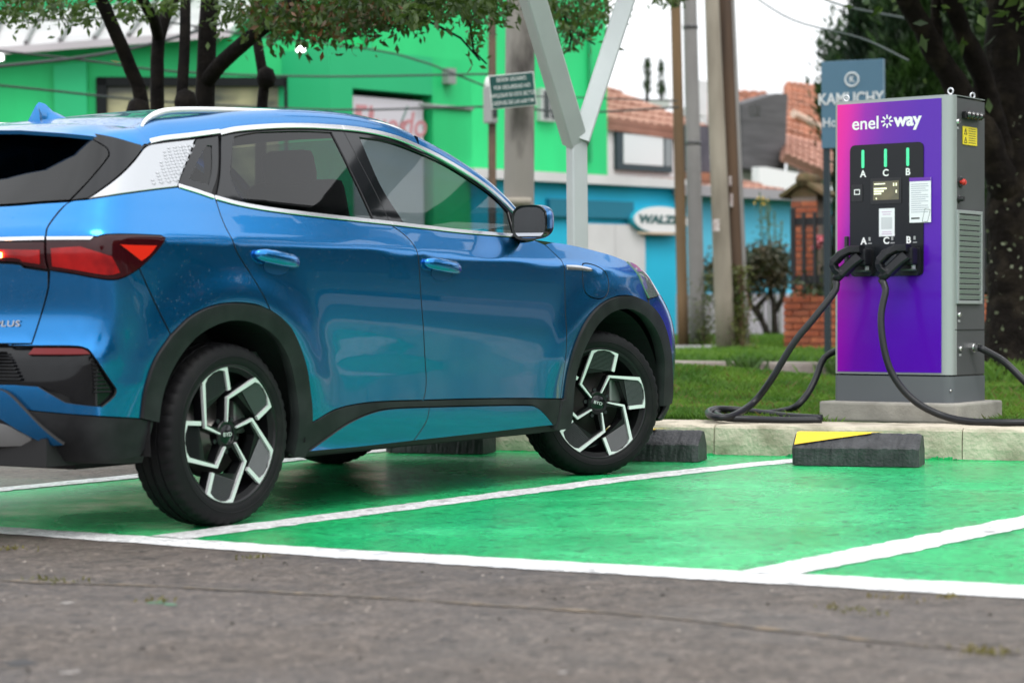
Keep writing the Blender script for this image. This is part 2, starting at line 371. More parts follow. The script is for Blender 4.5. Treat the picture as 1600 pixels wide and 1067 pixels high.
strip('white_line', [(-0.30, -3.20), (0.74, -3.26), (1.76, -3.33), (3.2, -3.42), (4.58, -3.55), (4.6, -3.72), (3.2, -3.58), (1.35, -3.49), (0.34, -3.44), (-0.30, -3.39)], 'white line at the right of the empty bay')
strip('white_line', [(-0.47, 1.17), (0.77, 1.17), (1.65, 1.16), (3.06, 1.19), (3.72, 1.2), (3.75, 1.04), (3.0, 1.03), (1.48, 0.99), (0.63, 1.02), (-0.47, 1.0)], 'white line beyond the blue car')
# worn seam of weeds and earth in the asphalt
mb = MB()
sm = [onz(x, y) for x, y in ((0, 907), (90, 911), (240, 916), (420, 925), (600, 935), (800, 948), (1000, 962), (1200, 983), (1400, 1005), (1600, 1022))]
SEAM = mat('seam_earth', (0.17, 0.13, 0.09), 0.95, col2=(0.095, 0.082, 0.07), nscale=14, nmix=(0.42, 0.55), bump=0.6, bscale=60)
vsm = []; 
cc = catmull([(p.x, p.y) for p in sm], 0.03); fsm = []
for i, p in enumerate(cc):
    w = 0.006 + 0.022*abs(math.sin(i*0.31)*math.sin(i*0.113+1))*rng.uniform(0.5, 1); vsm += [(p[0]-w+rng.normal(0, 0.003), p[1]-w*0.2, 0.003), (p[0]+w+rng.normal(0, 0.003), p[1]+w*0.2, 0.003)]
    if i: fsm.append((2*i-2, 2*i-1, 2*i+1, 2*i))
o = mesh_obj('asphalt_seam', vsm, fsm, SEAM); tag(o, 'earth filled seam across the asphalt in front', 'seam', kind='structure')
# loose grit and leaf scraps on the asphalt
def grit(n, f, size, zz, material, name, label):
    vs = []; fs = []
    for i in range(n):
        x, y = f(); s = size*rng.uniform(0.5, 1.6); k = len(vs); a0 = rng.uniform(0, 6.28)
        pts = [(x+s*math.cos(a0+t)*rng.uniform(0.6, 1.2), y+s*math.sin(a0+t)*rng.uniform(0.6, 1.2), zz) for t in (0, 1.25, 2.5, 3.8, 5.1)]
        vs += pts + [(x, y, zz+s*0.7)]; fs += [(k+j, k+(j+1) % 5, k+5) for j in range(5)]
    o = mesh_obj(name, vs, fs, material); tag(o, label, 'grit', kind='stuff')
def front_xy():
    p = onz(rng.uniform(-60, 1660), 870+200*rng.uniform(0, 1)**1.4); return p.x, p.y
def front_only():
    while True:
        x, y = front_xy()
        if x < -0.66 + 0.03*max(0, -y-1): return x, y
grit(110, front_only, 0.0045, 0.001, mat('pale_grit', (0.30, 0.26, 0.23), 0.9), 'pale_grit', 'pale grit scattered on the asphalt')
grit(60, front_only, 0.006, 0.001, mat('dark_grit', (0.035, 0.03, 0.025), 0.9), 'dark_grit', 'dark grit and dirt scattered on the asphalt')
# little weeds along the white line and the seam
def blades(spots, hgt, wid, lean, material, name, label, parent=None, kind='stuff', cat='grass'):
    n = len(spots); S = np.array(spots); a = rng.uniform(0, 6.283, n); h = hgt*rng.uniform(0.45, 1.25, n); w = wid*rng.uniform(0.6, 1.3, n)
    dx, dy = np.cos(a)*w, np.sin(a)*w; la = rng.uniform(0, 6.283, n); lx, ly = np.cos(la)*h*lean*rng.uniform(0, 1.4, n), np.sin(la)*h*lean*rng.uniform(0, 1.4, n)
    v = np.zeros((n, 4, 3)); v[:, 0] = S; v[:, 0, 0] -= dx; v[:, 0, 1] -= dy; v[:, 1] = S; v[:, 1, 0] += dx; v[:, 1, 1] += dy
    v[:, 2] = S; v[:, 2, 0] += lx*0.35+dx*0.6; v[:, 2, 1] += ly*0.35+dy*0.6; v[:, 2, 2] += h*0.6; v[:, 3] = S; v[:, 3, 0] += lx; v[:, 3, 1] += ly; v[:, 3, 2] += h
    me = bpy.data.meshes.new(name); me.vertices.add(4*n); me.vertices.foreach_set('co', v.ravel())
    idx = np.arange(n)*4; f = np.stack([idx, idx+1, idx+2, idx, idx+2, idx+3], 1).reshape(-1, 3)
    me.loops.add(f.size); me.loops.foreach_set('vertex_index', f.ravel()); me.polygons.add(len(f)); me.polygons.foreach_set('loop_start', np.arange(len(f))*3); me.polygons.foreach_set('loop_total', np.full(len(f), 3))
    me.update(); me.validate(); me.materials.append(material); o = bpy.data.objects.new(name, me); COL.objects.link(o); 
    if parent: o.parent = parent
    if label: tag(o, label, cat, kind=kind)
    elif kind: o['kind'] = kind
    return o
GRASS = leaf_mat('grass_blades', (0.060, 0.165, 0.014), (0.16, 0.30, 0.030), 0.35, 0.6)
GRASSY = leaf_mat('dry_weeds', (0.11, 0.12, 0.025), (0.20, 0.16, 0.04), 0.3, 0.7)
sp = []
for (px, py, n, r) in ((12, 858, 40, .03), (395, 872, 26, .03), (412, 870, 14, .02), (1395, 935, 26, .03), (1480, 934, 22, .02), (1345, 960, 12, .03), (95, 907, 40, .04), (1320, 952, 30, .03), (1535, 1018, 50, .03), (1540, 1020, 40, .02), (245, 940, 20, .02)):
    c = onz(px, py)
    for i in range(n): sp.append((c.x+rng.normal(0, r), c.y+rng.normal(0, r*1.4), 0.001))
blades(sp, 0.012, 0.0035, 1.2, GRASSY, 'lot_weeds', 'tiny dry weeds growing out of the asphalt')

# drips of paint on the asphalt
def spot(px, py, rx, ry, material, name):
    c = onz(px, py); k = 14; pts = []
    for i in range(k):
        a = 2*math.pi*i/k; r = rng.uniform(0.45, 1.15); pts.append((c.x+math.cos(a)*rx*r, c.y+math.sin(a)*ry*r))
    o = sheet(name, pts, 0.0012, material, parent=g)
GSP = mat('green_drip', (0.05, 0.22, 0.11), 0.7, col2=(0.10, 0.10, 0.085), nscale=60); WSP = mat('white_drip', (0.34, 0.32, 0.30), 0.8, col2=(0.12, 0.10, 0.09), nscale=60)
for (px, py, rx, ry, mm, nm) in ((247, 941, 0.05, 0.022, GSP, 'green_paint_drip'), (262, 944, 0.02, 0.03, GSP, 'green_paint_drip'), (104, 942, 0.03, 0.022, WSP, 'white_paint_drip'), (110, 1050, 0.03, 0.025, WSP, 'white_paint_drip'), (1218, 961, 0.015, 0.012, WSP, 'white_paint_drip'), (880, 1050, 0.02, 0.014, WSP, 'white_paint_drip'), (28, 1036, 0.05, 0.06, mat('tar_patch', (0.025, 0.022, 0.02), 0.6), 'tar_patch'), (700, 1000, 0.02, 0.03, mat('tar_patch', (0.025, 0.022, 0.02), 0.6), 'tar_patch')):
    spot(px, py, rx, ry, mm, nm)

# kerb: a cast concrete step, in lengths with open joints
KH = 0.165
kerb = empty('kerb', (0, 0, 0)); tag(kerb, 'pale concrete kerb behind the parking bays', 'kerb', kind='structure')
ys = [7.5, 5.2, 2.95, 0.62, -0.72, -2.02, -3.9, -6.2, -9.0]
for a, b in zip(ys[:-1], ys[1:]):
    b2 = b + 0.006; L_ = abs(a-b2); nseg = max(2, int(L_/0.06)); vs = []; fs = []
    prof = [(0.0, -0.02), (-0.004, 0.06), (0.002, KH-0.018), (0.010, KH-0.004), (0.024, KH), (0.36, KH+0.002), (0.42, KH-0.0), (0.42, 0.0)]
    for i in range(nseg+1):
        y = a + (b2-a)*i/nseg
        for (d, z) in prof: vs.append((kx(y)+d+rng.normal(0, 0.0016), y, z+rng.normal(0, 0.0012)))
    k = len(prof); fs = [(i*k+j, i*k+j+1, (i+1)*k+j+1, (i+1)*k+j) for i in range(nseg) for j in range(k-1)] + [tuple(range(k))[::-1], tuple(range(nseg*k, nseg*k+k))]
    o = mesh_obj('kerb_length', vs, [f[::-1] for f in fs], CONC, kerb)
# green paint splashes along the foot of the kerb
vs = []; fs = []
for y0 in np.arange(1.1, -3.6, -0.012):
    h = 0.006 + 0.02*max(0, math.sin(y0*7.1)*math.sin(y0*17.3))*rng.uniform(0.2, 1.1); k = len(vs); x0 = kx(y0)-0.0065
    vs += [(x0, y0, 0.0016), (x0+0.001, y0-0.012, 0.0016), (x0+0.001, y0-0.012+rng.normal(0, 0.002), h), (x0+0.001, y0+rng.normal(0, 0.002), h)]; fs.append((k, k+1, k+2, k+3))
o = mesh_obj('kerb_paint_splash', vs, fs, GREENP, kerb)

# lawn behind the kerb, with a low mound, then a street, a second kerb and a verge
def lawn_z(x, y):
    return 0.150 + 0.17*np.exp(-((x-7.6)/1.5)**2-((y-1.95)/1.5)**2) + 0.02*np.sin(x*1.7+y*0.9) + 0.10*np.exp(-((x-7.4)/1.2)**2-((y+4.2)/1.5)**2)
def near_edge(y): return 10.0 + 0.32*(y-1.3) if y > 1.3 else 10.0 + 0.33*(y-1.3)*0.9
nx, ny = 40, 60; vs = []; fs = []
for i in range(nx+1):
    for j in range(ny+1):
        y = -9 + 22*j/ny; x0 = kx(y)+0.40; x1 = max(near_edge(y), x0+1.5); t = i/nx; x = x0+(x1-x0)*t
        vs.append((x, y, float(lawn_z(x, y)) - (0.05 if i == nx else 0)))
fs = [(i*(ny+1)+j, (i+1)*(ny+1)+j, (i+1)*(ny+1)+j+1, i*(ny+1)+j+1) for i in range(nx) for j in range(ny)]
o = mesh_obj('lawn_ground', vs, fs, SOIL, smooth=True); tag(o, 'soil of the lawn behind the kerb', 'lawn', kind='structure')
sp = []
while len(sp) < 95000:
    y = rng.uniform(-5, 5.5); x = kx(y)+0.41 + rng.uniform(0, 1)**1.3*(max(near_edge(y), kx(y)+2)-kx(y)-0.45)
    # only where the photograph looks: right of the car
    d = np.array([x, y, 0.2])-CAM; Z = d@CF; px = 800+FPX*(d@CR)/Z
    if px < 840 or px > 1680: continue
    if 4.6 < x < 5.3 and -1.95 < y < -1.0: continue
    sp.append((x, y, float(lawn_z(x, y))-0.004))
blades(sp, 0.045, 0.0035, 0.9, GRASS, 'lawn_grass', 'green lawn grass between the kerb and the street')
sp = [sp[i] for i in rng.choice(len(sp), 3800)]
blades(sp, 0.055, 0.006, 0.9, GRASSY, 'lawn_dry_blades', 'yellowed blades and fallen scraps in the lawn')
o = sheet('street', [(9.0, -30), (12.42, -30), (12.42, 2), (12.6, 30), (9.0, 30)], 0.06, PAVE); tag(o, 'pale grey street behind the lawn', 'street', kind='structure')
k2 = empty('street_kerb', (0, 0, 0)); tag(k2, 'weathered kerb stones along the far side of the street', 'kerb', kind='structure')
KB = mat('old_kerb', (0.20, 0.17, 0.145), 0.9, col2=(0.36, 0.31, 0.28), nscale=3, bump=0.6, bscale=18, bdist=0.02)
y = -9.0; ends = [-9, -7.2, -5.4, -3.6, -1.8, 0.0, 1.55, 2.75, 2.78, 3.55, 3.60, 5.4, 7.2, 9.0]
for a, b in ((-9, -7.2), (-7.17, -5.4), (-5.37, -3.6), (-3.57, -1.8), (-1.77, 0.0), (0.03, 1.4), (2.62, 3.40), (3.60, 5.3), (5.33, 7.2), (7.23, 9.0)):
    MB().box((12.55, (a+b)/2, 0.12), (0.22, abs(b-a), 0.21), None, 0.035).build('kerb_stone', KB, k2)
o = mesh_obj('verge_ground', [(12.45, -30, 0.205), (60, -30, 0.225), (60, 40, 0.225), (12.45, 40, 0.205)], [(0, 1, 2, 3)], SOIL); tag(o, 'soil of the grass verge across the street', 'verge', kind='structure')
o = sheet('far_footpath', [(15.2, 8.5), (17.2, 6.15), (18.6, 6.6), (17.2, 9.6), (14.0, 14.5), (12.6, 13.0)], 0.236, PAVE); tag(o, 'grey footpath beside the poles across the street', 'footpath', kind='structure')
o = sheet('far_footpath', [(16.0, 5.6), (16.9, 5.75), (17.25, 4.6), (17.1, -6), (16.4, -6), (16.3, 3.6)], 0.235, mat('path_brown', (0.26, 0.21, 0.18), 0.9, col2=(0.19, 0.17, 0.15), nscale=3)); tag(o, 'worn brown path at the foot of the brick wall', 'path', kind='structure')
sp = []
while len(sp) < 42000:
    x = rng.uniform(12.55, 24); y = rng.uniform(-3, 10.5)
    d = np.array([x, y, 0.2])-CAM; Z = d@CF; px = 800+FPX*(d@CR)/Z
    if px < 1030 or px > 1640: continue
    if (15.2 < x < 18.7 and y > 6.0) or (16.1 < x < 18.0 and y < 5.6 and rng.uniform() < 0.97): continue
    sp.append((x, y, 0.21))
blades(sp, 0.075, 0.008, 0.8, GRASS, 'verge_grass', 'grass of the verge across the street')
sp = []
for i in range(900):                                        # weeds in the gaps of the far kerb
    y = rng.choice([rng.normal(2.58, 0.08), rng.normal(3.5, 0.1), rng.uniform(1.35, 2.45)], p=[0.15, 0.25, 0.6]); sp.append((12.42+rng.uniform(-0.05, 0.2), y, 0.06))
blades(sp, 0.20, 0.014, 0.7, leaf_mat('kerb_weeds', (0.03, 0.08, 0.012), (0.07, 0.15, 0.02)), 'kerb_weeds', 'dark green weeds in the gaps of the far kerb')

# wheel stops
STOPB = mat('wheel_stop_black', (0.020, 0.020, 0.023), 0.55, col2=(0.045, 0.045, 0.05), nscale=14, bump=0.9, bscale=70, bdist=0.006)
YEL = mat('wheel_stop_yellow', (0.85, 0.60, 0.02), 0.5, col2=(0.75, 0.5, 0.015), nscale=10, bump=0.3, bscale=60)
def wheel_stop(x, y, L_, ang, label, yellow):
    o = empty('wheel_stop', (x, y, 0.006), ang); tag(o, label, 'wheel stop', 'wheel stops in the bays')
    prof = [(0.0, 0.0), (-0.002, 0.085), (0.006, 0.095), (0.075, 0.150), (0.088, 0.155), (0.150, 0.153), (0.162, 0.146), (0.205, 0.085), (0.210, 0.0)]
    n = 40; vs = []; k = len(prof)
    for i in range(n+1):
        e = 0.012 if i in (0, n) else 0
        for d, z in prof: vs.append((L_*i/n + rng.normal(0, 0.0008), d+(e if d < 0.1 else -e)+rng.normal(0, 0.0015), max(0, z-e*0.6)+(rng.normal(0, 0.0015) if z > 0 else 0)))
    fs = [(i*k+j, (i+1)*k+j, (i+1)*k+j+1, i*k+j+1) for i in range(n) for j in range(k-1)] + [tuple(range(k)), tuple(range(n*k, n*k+k))[::-1]]
    mesh_obj('block', vs, fs, STOPB, o)
    if yellow:
        def on(a, t): return (a, 0.0 + 0.073*t, 0.1015 + 0.056*t)
        a = [on(0.012, 0.02), on(0.20, 0.53), on(0.385, 1.0), on(0.012, 1.0)]
        b = [(0.012, 0.085, 0.1610), (0.385, 0.085, 0.1610), (0.44, 0.150, 0.1600), (0.012, 0.150, 0.1600)]
        mesh_obj('yellow_stripe', a+b, [(0, 1, 2, 3), (3, 2, 5, 4), (4, 5, 6, 7)], YEL, o)
    return o
wheel_stop(3.62, -1.415, 0.63, math.atan2(-0.615, 0.165), 'black wheel stop with yellow stripe in the empty bay', True)
wheel_stop(3.425, -0.29, 0.63, math.atan2(-0.615, 0.165), 'black wheel stop right behind the front wheel of the car', True)
wheel_stop(3.43, 0.98, 0.58, math.atan2(-0.57, 0.13), 'black wheel stop under the car beyond the far front wheel', False)
# ------------------------------------------------------------------ the charging station on its plinth
CW, CD, CH = 0.716, 0.402, 1.654
CA = math.radians(-93.5)
_ce = Vector((math.cos(CA), math.sin(CA), 0))
C0 = Vector((4.820, -1.762, 0.262)) - _ce*(CW/2)
MGREY = mat('charger_grey', (0.070, 0.071, 0.075), 0.5, spec=0.3, col2=(0.080, 0.081, 0.085), nscale=3, bump=0.08, bscale=300, bdist=0.001)
MSILV = mat('charger_silver', (0.36, 0.385, 0.385), 0.42, metal=0.35)
MBASE = mat('charger_base_grey', (0.115, 0.125, 0.135), 0.5, spec=0.3)
def purple_mat():
    m = bpy.data.materials.new('magenta_violet_vinyl'); m.use_nodes = True; nt = m.node_tree; b = nt.nodes['Principled BSDF']; N = nt.nodes.new; L = nt.links.new
    tc = N('ShaderNodeTexCoord'); sp = N('ShaderNodeSeparateXYZ'); L(tc.outputs['Object'], sp.inputs[0])
    ad = N('ShaderNodeMath'); ad.operation = 'MULTIPLY_ADD'; ad.inputs[1].default_value = -0.15; L(sp.outputs['Z'], ad.inputs[0]); L(sp.outputs['X'], ad.inputs[2])
    mr = N('ShaderNodeMapRange'); mr.inputs[1].default_value = -0.585; mr.inputs[2].default_value = -0.06; L(ad.outputs[0], mr.inputs[0])
    rp = N('ShaderNodeValToRGB'); e = rp.color_ramp.elements; e[0].position = 0.0; e[0].color = (0.86, 0.002, 0.30, 1); e[1].position = 1.0; e[1].color = (0.085, 0.005, 0.40, 1)
    k = e.new(0.16); k.color = (0.72, 0.002, 0.36, 1); k = e.new(0.36); k.color = (0.30, 0.004, 0.40, 1); k = e.new(0.62); k.color = (0.13, 0.006, 0.38, 1)
    L(mr.outputs[0], rp.inputs[0]); L(rp.outputs[0], b.inputs['Base Color']); b.inputs['Roughness'].default_value = 0.22; b.inputs['Specular IOR Level'].default_value = 0.35; b.inputs['Coat Weight'].default_value = 0.25; b.inputs['Coat Roughness'].default_value = 0.04
    nz = N('ShaderNodeTexNoise'); nz.inputs['Scale'].default_value = 7; nz.inputs['Detail'].default_value = 3; L(tc.outputs['Object'], nz.inputs['Vector'])
    bp = N('ShaderNodeBump'); bp.inputs['Strength'].default_value = 0.12; bp.inputs['Distance'].default_value = 0.01; L(nz.outputs['Fac'], bp.inputs['Height']); L(bp.outputs[0], b.inputs['Coat Normal'])
    return m
PURPLE = purple_mat()
PANEL = mat('console_black', (0.009, 0.010, 0.013), 0.22, spec=0.3)
WHITEL = mat('white_print', (0.86, 0.86, 0.86), 0.5)
PAPER = mat('white_sticker', (0.84, 0.83, 0.88), 0.45)
ch = empty('ev_charger', C0); ch.rotation_euler = (math.radians(-0.7), 0, CA)
tag(ch, 'tall purple and grey electric vehicle charger standing on a concrete plinth', 'charger')
def rrect(x0, x1, z0, z1, r, n=4, rs=None):
    out = []
    rs = rs or (r, r, r, r)
    for (cx, cz, a0, q) in ((x1, z1, 0, 0), (x0, z1, 90, 1), (x0, z0, 180, 2), (x1, z0, 270, 3)):
        rr = rs[q]; sx = cx - rr if q in (0, 3) else cx + rr; sz = cz - rr if q in (0, 1) else cz + rr
        for i in range(n+1):
            a = math.radians(a0+90*i/n); out.append((sx+rr*math.cos(a), sz+rr*math.sin(a)))
    return out
def plate(name, poly, y0, y1, material, parent):
    return MB().prism(poly, y0, y1, 'y').build(name, material, parent)
H = CW/2
# cabinet: rounded vertical front corners
foot = [(-H, CD), (-H, 0.03)] + [(-H+0.03-0.03*math.cos(math.radians(a)), 0.03-0.03*math.sin(math.radians(a))) for a in (30, 60)] + [(-H+0.03, 0), (H-0.055, 0)] + [(H-0.055+0.055*math.sin(math.radians(a)), 0.045-0.045*math.cos(math.radians(a))) for a in (22, 45, 68)] + [(H, 0.045), (H, CD)]
MB().prism(foot, 0.0, 0.146, 'z').build('base_plinth', MBASE, ch, auto=35)
MB().prism([(x*0.985, y*0.985+0.004) for x, y in foot], 0.140, 0.160, 'z').build('shadow_gap', PANEL, ch)
MB().prism([(x, y) for x, y in foot if y > 0.046 or x < 0] + [(H-0.055, 0.046)][:0] + [], 0.155, 1.642, 'z').build('cabinet', MGREY, ch, auto=35) if False else None
MB().prism([(-H+0.002, 0.035), (H-0.002, 0.046), (H-0.002, CD), (-H+0.002, CD)], 0.155, 1.640, 'z').build('cabinet', MGREY, ch)
MB().prism([(-H, 0.060), (-H, 0.03)] + foot[2:4] + [(-H+0.03, 0.0), (H-0.055, 0.0)] + foot[6:9] + [(H, 0.0455), (H, 0.060)], 0.155, CH-0.004, 'z').build('front_frame', MSILV, ch, auto=35)
MB().prism([(-H, CD), (-H, 0.03), (-H+0.03, 0.0), (H-0.05, 0.0), (H, 0.045), (H, CD)], CH-0.0035, CH, 'z').build('top_plate', MSILV, ch)
fp = plate('front_panel', [(-0.332, 0.166), (0.298, 0.166), (0.298, 1.636), (-0.332, 1.636)], -0.004, 0.002, PURPLE, ch)
con = plate('console', rrect(-0.250, 0.195, 0.688, 1.408, 0.03), -0.010, -0.003, PANEL, ch)
# lettering and star
def letters(name, body, size, x, z, material, parent, y=-0.0046, **k):
    o = text_obj(name, body, size, material, parent, **k); o.location = (x, y, z); return o
letters('brand_lettering', 'enel', 0.098, -0.157, 1.523, WHITEL, fp, extrude=0.0004, bold=0.0012, sx=1.03)
letters('brand_lettering', 'way', 0.098, 0.098, 1.530, WHITEL, fp, extrude=0.0004, bold=0.0035, sx=1.02)
mb = MB()
for i in range(8):
    a = math.radians(45*i+90); c, s = math.cos(a), math.sin(a); r0, r1, w = 0.014, 0.036, 0.0045
    mb.add([(-0.025+c*r0-s*w, -0.0052, 1.529+s*r0+c*w), (-0.025+c*r0+s*w, -0.0052, 1.529+s*r0-c*w), (-0.025+c*r1+s*w, -0.0052, 1.529+s*r1-c*w), (-0.025+c*r1-s*w, -0.0052, 1.529+s*r1+c*w)], [(0, 1, 2, 3)])
st_ = mb.build('brand_star', WHITEL, fp); st_['kind'] = 'stuff'
LED = mat('green_led', (0.05, 0.35, 0.18), 0.4, emit=(0.06, 0.80, 0.36), estr=0.55)
for x, l in ((-0.169, 'A'), (-0.031, 'C'), (0.103, 'B')):
    plate('led_bar', rrect(x-0.008, x+0.008, 1.280, 1.380, 0.0078), -0.014, -0.009, LED, con)
    letters('console_letter', l, 0.052, x, 1.248, WHITEL, con, y=-0.0105, extrude=0.0003, bold=0.0014)
    letters('console_letter', l, 0.052, x+0.004, 0.880, WHITEL, con, y=-0.0105, extrude=0.0003, bold=0.0018)
    MB().box((x+0.040, -0.0105, 0.892), (0.012, 0.001, 0.020)).build('socket_icon', mat('icon_grey', (0.35, 0.35, 0.36), 0.5), con)
    MB().box((x+0.042, -0.0105, 0.868), (0.024, 0.001, 0.006)).build('socket_icon', mat('icon_grey', (0.35, 0.35, 0.36), 0.5), con)
# screen and card reader
bez = plate('screen_bezel', rrect(-0.122, 0.066, 1.082, 1.222, 0.008), -0.0135, -0.0095, mat('bezel_black', (0.008, 0.008, 0.009), 0.3), con)
scr = plate('screen', rrect(-0.105, 0.051, 1.102, 1.204, 0.002), -0.0150, -0.0138, mat('lit_screen', (0.05, 0.05, 0.04), 0.2, col2=(0.12, 0.10, 0.06), nscale=14, emit=(0.10, 0.09, 0.055), estr=0.35), bez)
SCT = mat('screen_text', (0.9, 0.9, 0.6), 0.5, emit=(0.9, 0.9, 0.6), estr=0.5)
for z_, w_, xs in ((1.190, 0.066, -0.098), (1.164, 0.078, -0.100), (1.150, 0.060, -0.100), (1.137, 0.045, -0.100), (1.111, 0.006, -0.088)):
    MB().box((xs+w_/2, -0.0154, z_), (w_, 0.0006, 0.0065 if z_ > 1.18 else 0.0085)).build('screen_line', SCT, scr)
for x_, z_ in ((0.020, 1.184), (0.036, 1.184), (0.036, 1.146)):
    MB().box((x_, -0.0154, z_), (0.007, 0.0006, 0.016)).build('screen_icon', SCT, scr)
rdr = plate('card_reader', rrect(-0.240, -0.170, 1.100, 1.192, 0.005), -0.0135, -0.0095, mat('reader_black', (0.007, 0.007, 0.008), 0.35), con)
mb = MB()
for (x_, z_, w_, h_) in ((-0.204, 1.163, 0.036, 0.005), (-0.204, 1.138, 0.036, 0.005), (-0.2195, 1.1505, 0.005, 0.020), (-0.1885, 1.1505, 0.005, 0.020)): mb.box((x_, -0.0140, z_), (w_, 0.0006, h_))
mb.build('card_icon', WHITEL, rdr)['kind'] = 'stuff'
# paper stickers (the square code on the small one is left blank)
s1 = plate('small_sticker', [(-0.070, 0.904), (0.024, 0.904), (0.024, 1.056), (-0.070, 1.056)], -0.0125, -0.0102, PAPER, con)
PINKT = mat('faint_print', (0.62, 0.45, 0.62), 0.6); GREYT = mat('grey_print', (0.42, 0.42, 0.50), 0.6)
for z_, w_ in ((1.037, 0.060), (1.024, 0.048), (0.928, 0.056), (0.917, 0.062)):
    MB().box((-0.023, -0.0128, z_), (w_, 0.0005, 0.0045)).build('print_line', PINKT, s1)
plate('grey_square', rrect(-0.056, 0.010, 0.944, 1.008, 0.002), -0.0130, -0.0127, mat('pale_grey_print', (0.60, 0.60, 0.64), 0.6), s1)
s2 = plate('notice_sheet', [(0.114, 0.974), (0.241, 0.974), (0.241, 1.216), (0.114, 1.216)], -0.0135, -0.0105, PAPER, con)
MB().box((0.1775, -0.0139, 1.206), (0.127, 0.0005, 0.020)).build('notice_header', mat('notice_purple', (0.14, 0.03, 0.38), 0.5), s2)
for i, z_ in enumerate(np.arange(1.180, 1.025, -0.0115)):
    w_ = (0.100, 0.104, 0.086, 0.102, 0.060)[i % 5]; MB().box((0.124+w_/2, -0.0138, z_), (w_, 0.0004, 0.0035)).build('print_line', GREYT, s2)
letters('notice_print', '600 123', 0.016, 0.150, 0.996, mat('print_black', (0.02, 0.02, 0.02), 0.6), s2, y=-0.0138, extrude=0.0002, bold=0.0006) if False else MB().box((0.150, -0.0138, 0.997), (0.050, 0.0004, 0.008)).build('print_line', mat('print_black', (0.02, 0.02, 0.02), 0.6), s2)
ph = [(0.190, 0.978), (0.222, 0.978), (0.238, 1.040), (0.206, 1.046)]
mb = MB()
for a, b in zip(ph, ph[1:]+ph[:1]): mb.tube([(a[0], -0.0139, a[1]), (b[0], -0.0139, b[1])], 0.0010, 4)
mb.build('phone_drawing', mat('print_black', (0.02, 0.02, 0.02), 0.6), s2)['kind'] = 'stuff'
# round cover between the two plugs
MB().lathe([(0.0, -0.022), (0.052, -0.022), (0.058, -0.016), (0.058, -0.010)], 32, 'y', (-0.018, 0, 0.780)).build('socket_cover', mat('cover_black', (0.02, 0.021, 0.024), 0.4), con, auto=30)
MB().box((-0.018, -0.0225, 0.782), (0.018, 0.0006, 0.003)).build('cover_mark', mat('icon_grey', (0.35, 0.35, 0.36), 0.5), con)
# holsters behind the plugs
for x in (-0.165, 0.118):
    plate('plug_holster', rrect(x-0.050, x+0.062, 0.690, 0.842, 0.018), -0.034, -0.009, mat('holster_black', (0.010, 0.010, 0.012), 0.4), con)
MB().box((-0.268, -0.012, 0.800), (0.018, 0.03, 0.22), None, 0.004).build('cable_bracket', mat('cover_black', (0.02, 0.021, 0.024), 0.4), ch)
# right hand side of the cabinet
def on_side(d, z): return (H, d, z)
vf = MB()
for (d, z, dd, hh) in ((0.198, 1.030, 0.300, 0.018), (0.198, 0.545, 0.300, 0.018), (0.057, 0.7875, 0.018, 0.467), (0.339, 0.7875, 0.018, 0.467)): vf.box((H+0.006, d, z), (0.014, dd, hh), None, 0.002)
vt = vf.build('vent_frame', MSILV, ch); 
MB().box((H+0.0005, 0.198, 0.7875), (0.004, 0.262, 0.465)).build('vent_back', mat('vent_dark', (0.01, 0.01, 0.011), 0.8), vt)
for i in range(16):
    z_ = 0.572 + 0.0287*i
    MB().box((H+0.007, 0.198, z_), (0.004, 0.264, 0.022), Matrix.Rotation(math.radians(24), 3, 'Y')).build('vent_slat', MSILV, vt)
camb = MB().box((H+0.012, 0.222, 1.552), (0.026, 0.205, 0.036), None, 0.004).build('light_bar', mat('bar_black', (0.008, 0.008, 0.009), 0.3), ch)
for i in range(4): MB().lathe([(0.0, 0.044), (0.012, 0.044), (0.021, 0.030), (0.021, 0.012)], 14, 'x', (H, 0.150+0.048*i, 1.552)).build('light_bar_lens', mat('lens_black', (0.010, 0.010, 0.012), 0.15, coat=1.0), camb, auto=30)
ws = MB().box((H+0.001, 0.214, 1.443), (0.003, 0.172, 0.098)).build('warning_sticker', mat('sticker_yellow', (0.85, 0.66, 0.02), 0.5), ch)
SB = mat('sticker_black', (0.03, 0.03, 0.03), 0.6)
for z_ in (1.464, 1.418):
    mb = MB()
    tri = [(0.142, z_-0.014), (0.174, z_-0.014), (0.158, z_+0.017)]
    for a, b in zip(tri, tri[1:]+tri[:1]): mb.tube([(H+0.0032, a[0], a[1]), (H+0.0032, b[0], b[1])], 0.0016, 4)
    mb.tube([(H+0.0032, 0.158, z_-0.006), (H+0.0032, 0.158, z_+0.006)], 0.0014, 4); mb.build('warning_triangle', SB, ws)['kind'] = 'stuff'
for i in range(7): MB().box((H+0.0030, 0.238, 1.482-0.0125*i), (0.0006, 0.084, 0.003)).build('print_line', SB, ws)
for (d, z) in ((0.067, 1.512), (0.099, 0.296), (0.085, 0.478)):
    lk = MB().lathe([(0.0, 0.012), (0.012, 0.012), (0.015, 0.006), (0.015, -0.002)], 16, 'x', (H, d, z)).build('door_lock', mat('lock_chrome', (0.7, 0.7, 0.7), 0.2, metal=1.0), ch, auto=30)
    MB().box((H+0.0005, d, z-0.034), (0.002, 0.026, 0.012)).build('lock_label', mat('icon_grey', (0.35, 0.35, 0.36), 0.5), lk)
es = MB().lathe([(0.0, 0.004), (0.026, 0.004), (0.032, 0.0), (0.032, -0.002)], 24, 'x', (H, 0.105, 1.190)).build('emergency_button', mat('bar_black', (0.008, 0.008, 0.009), 0.3), ch, auto=30)
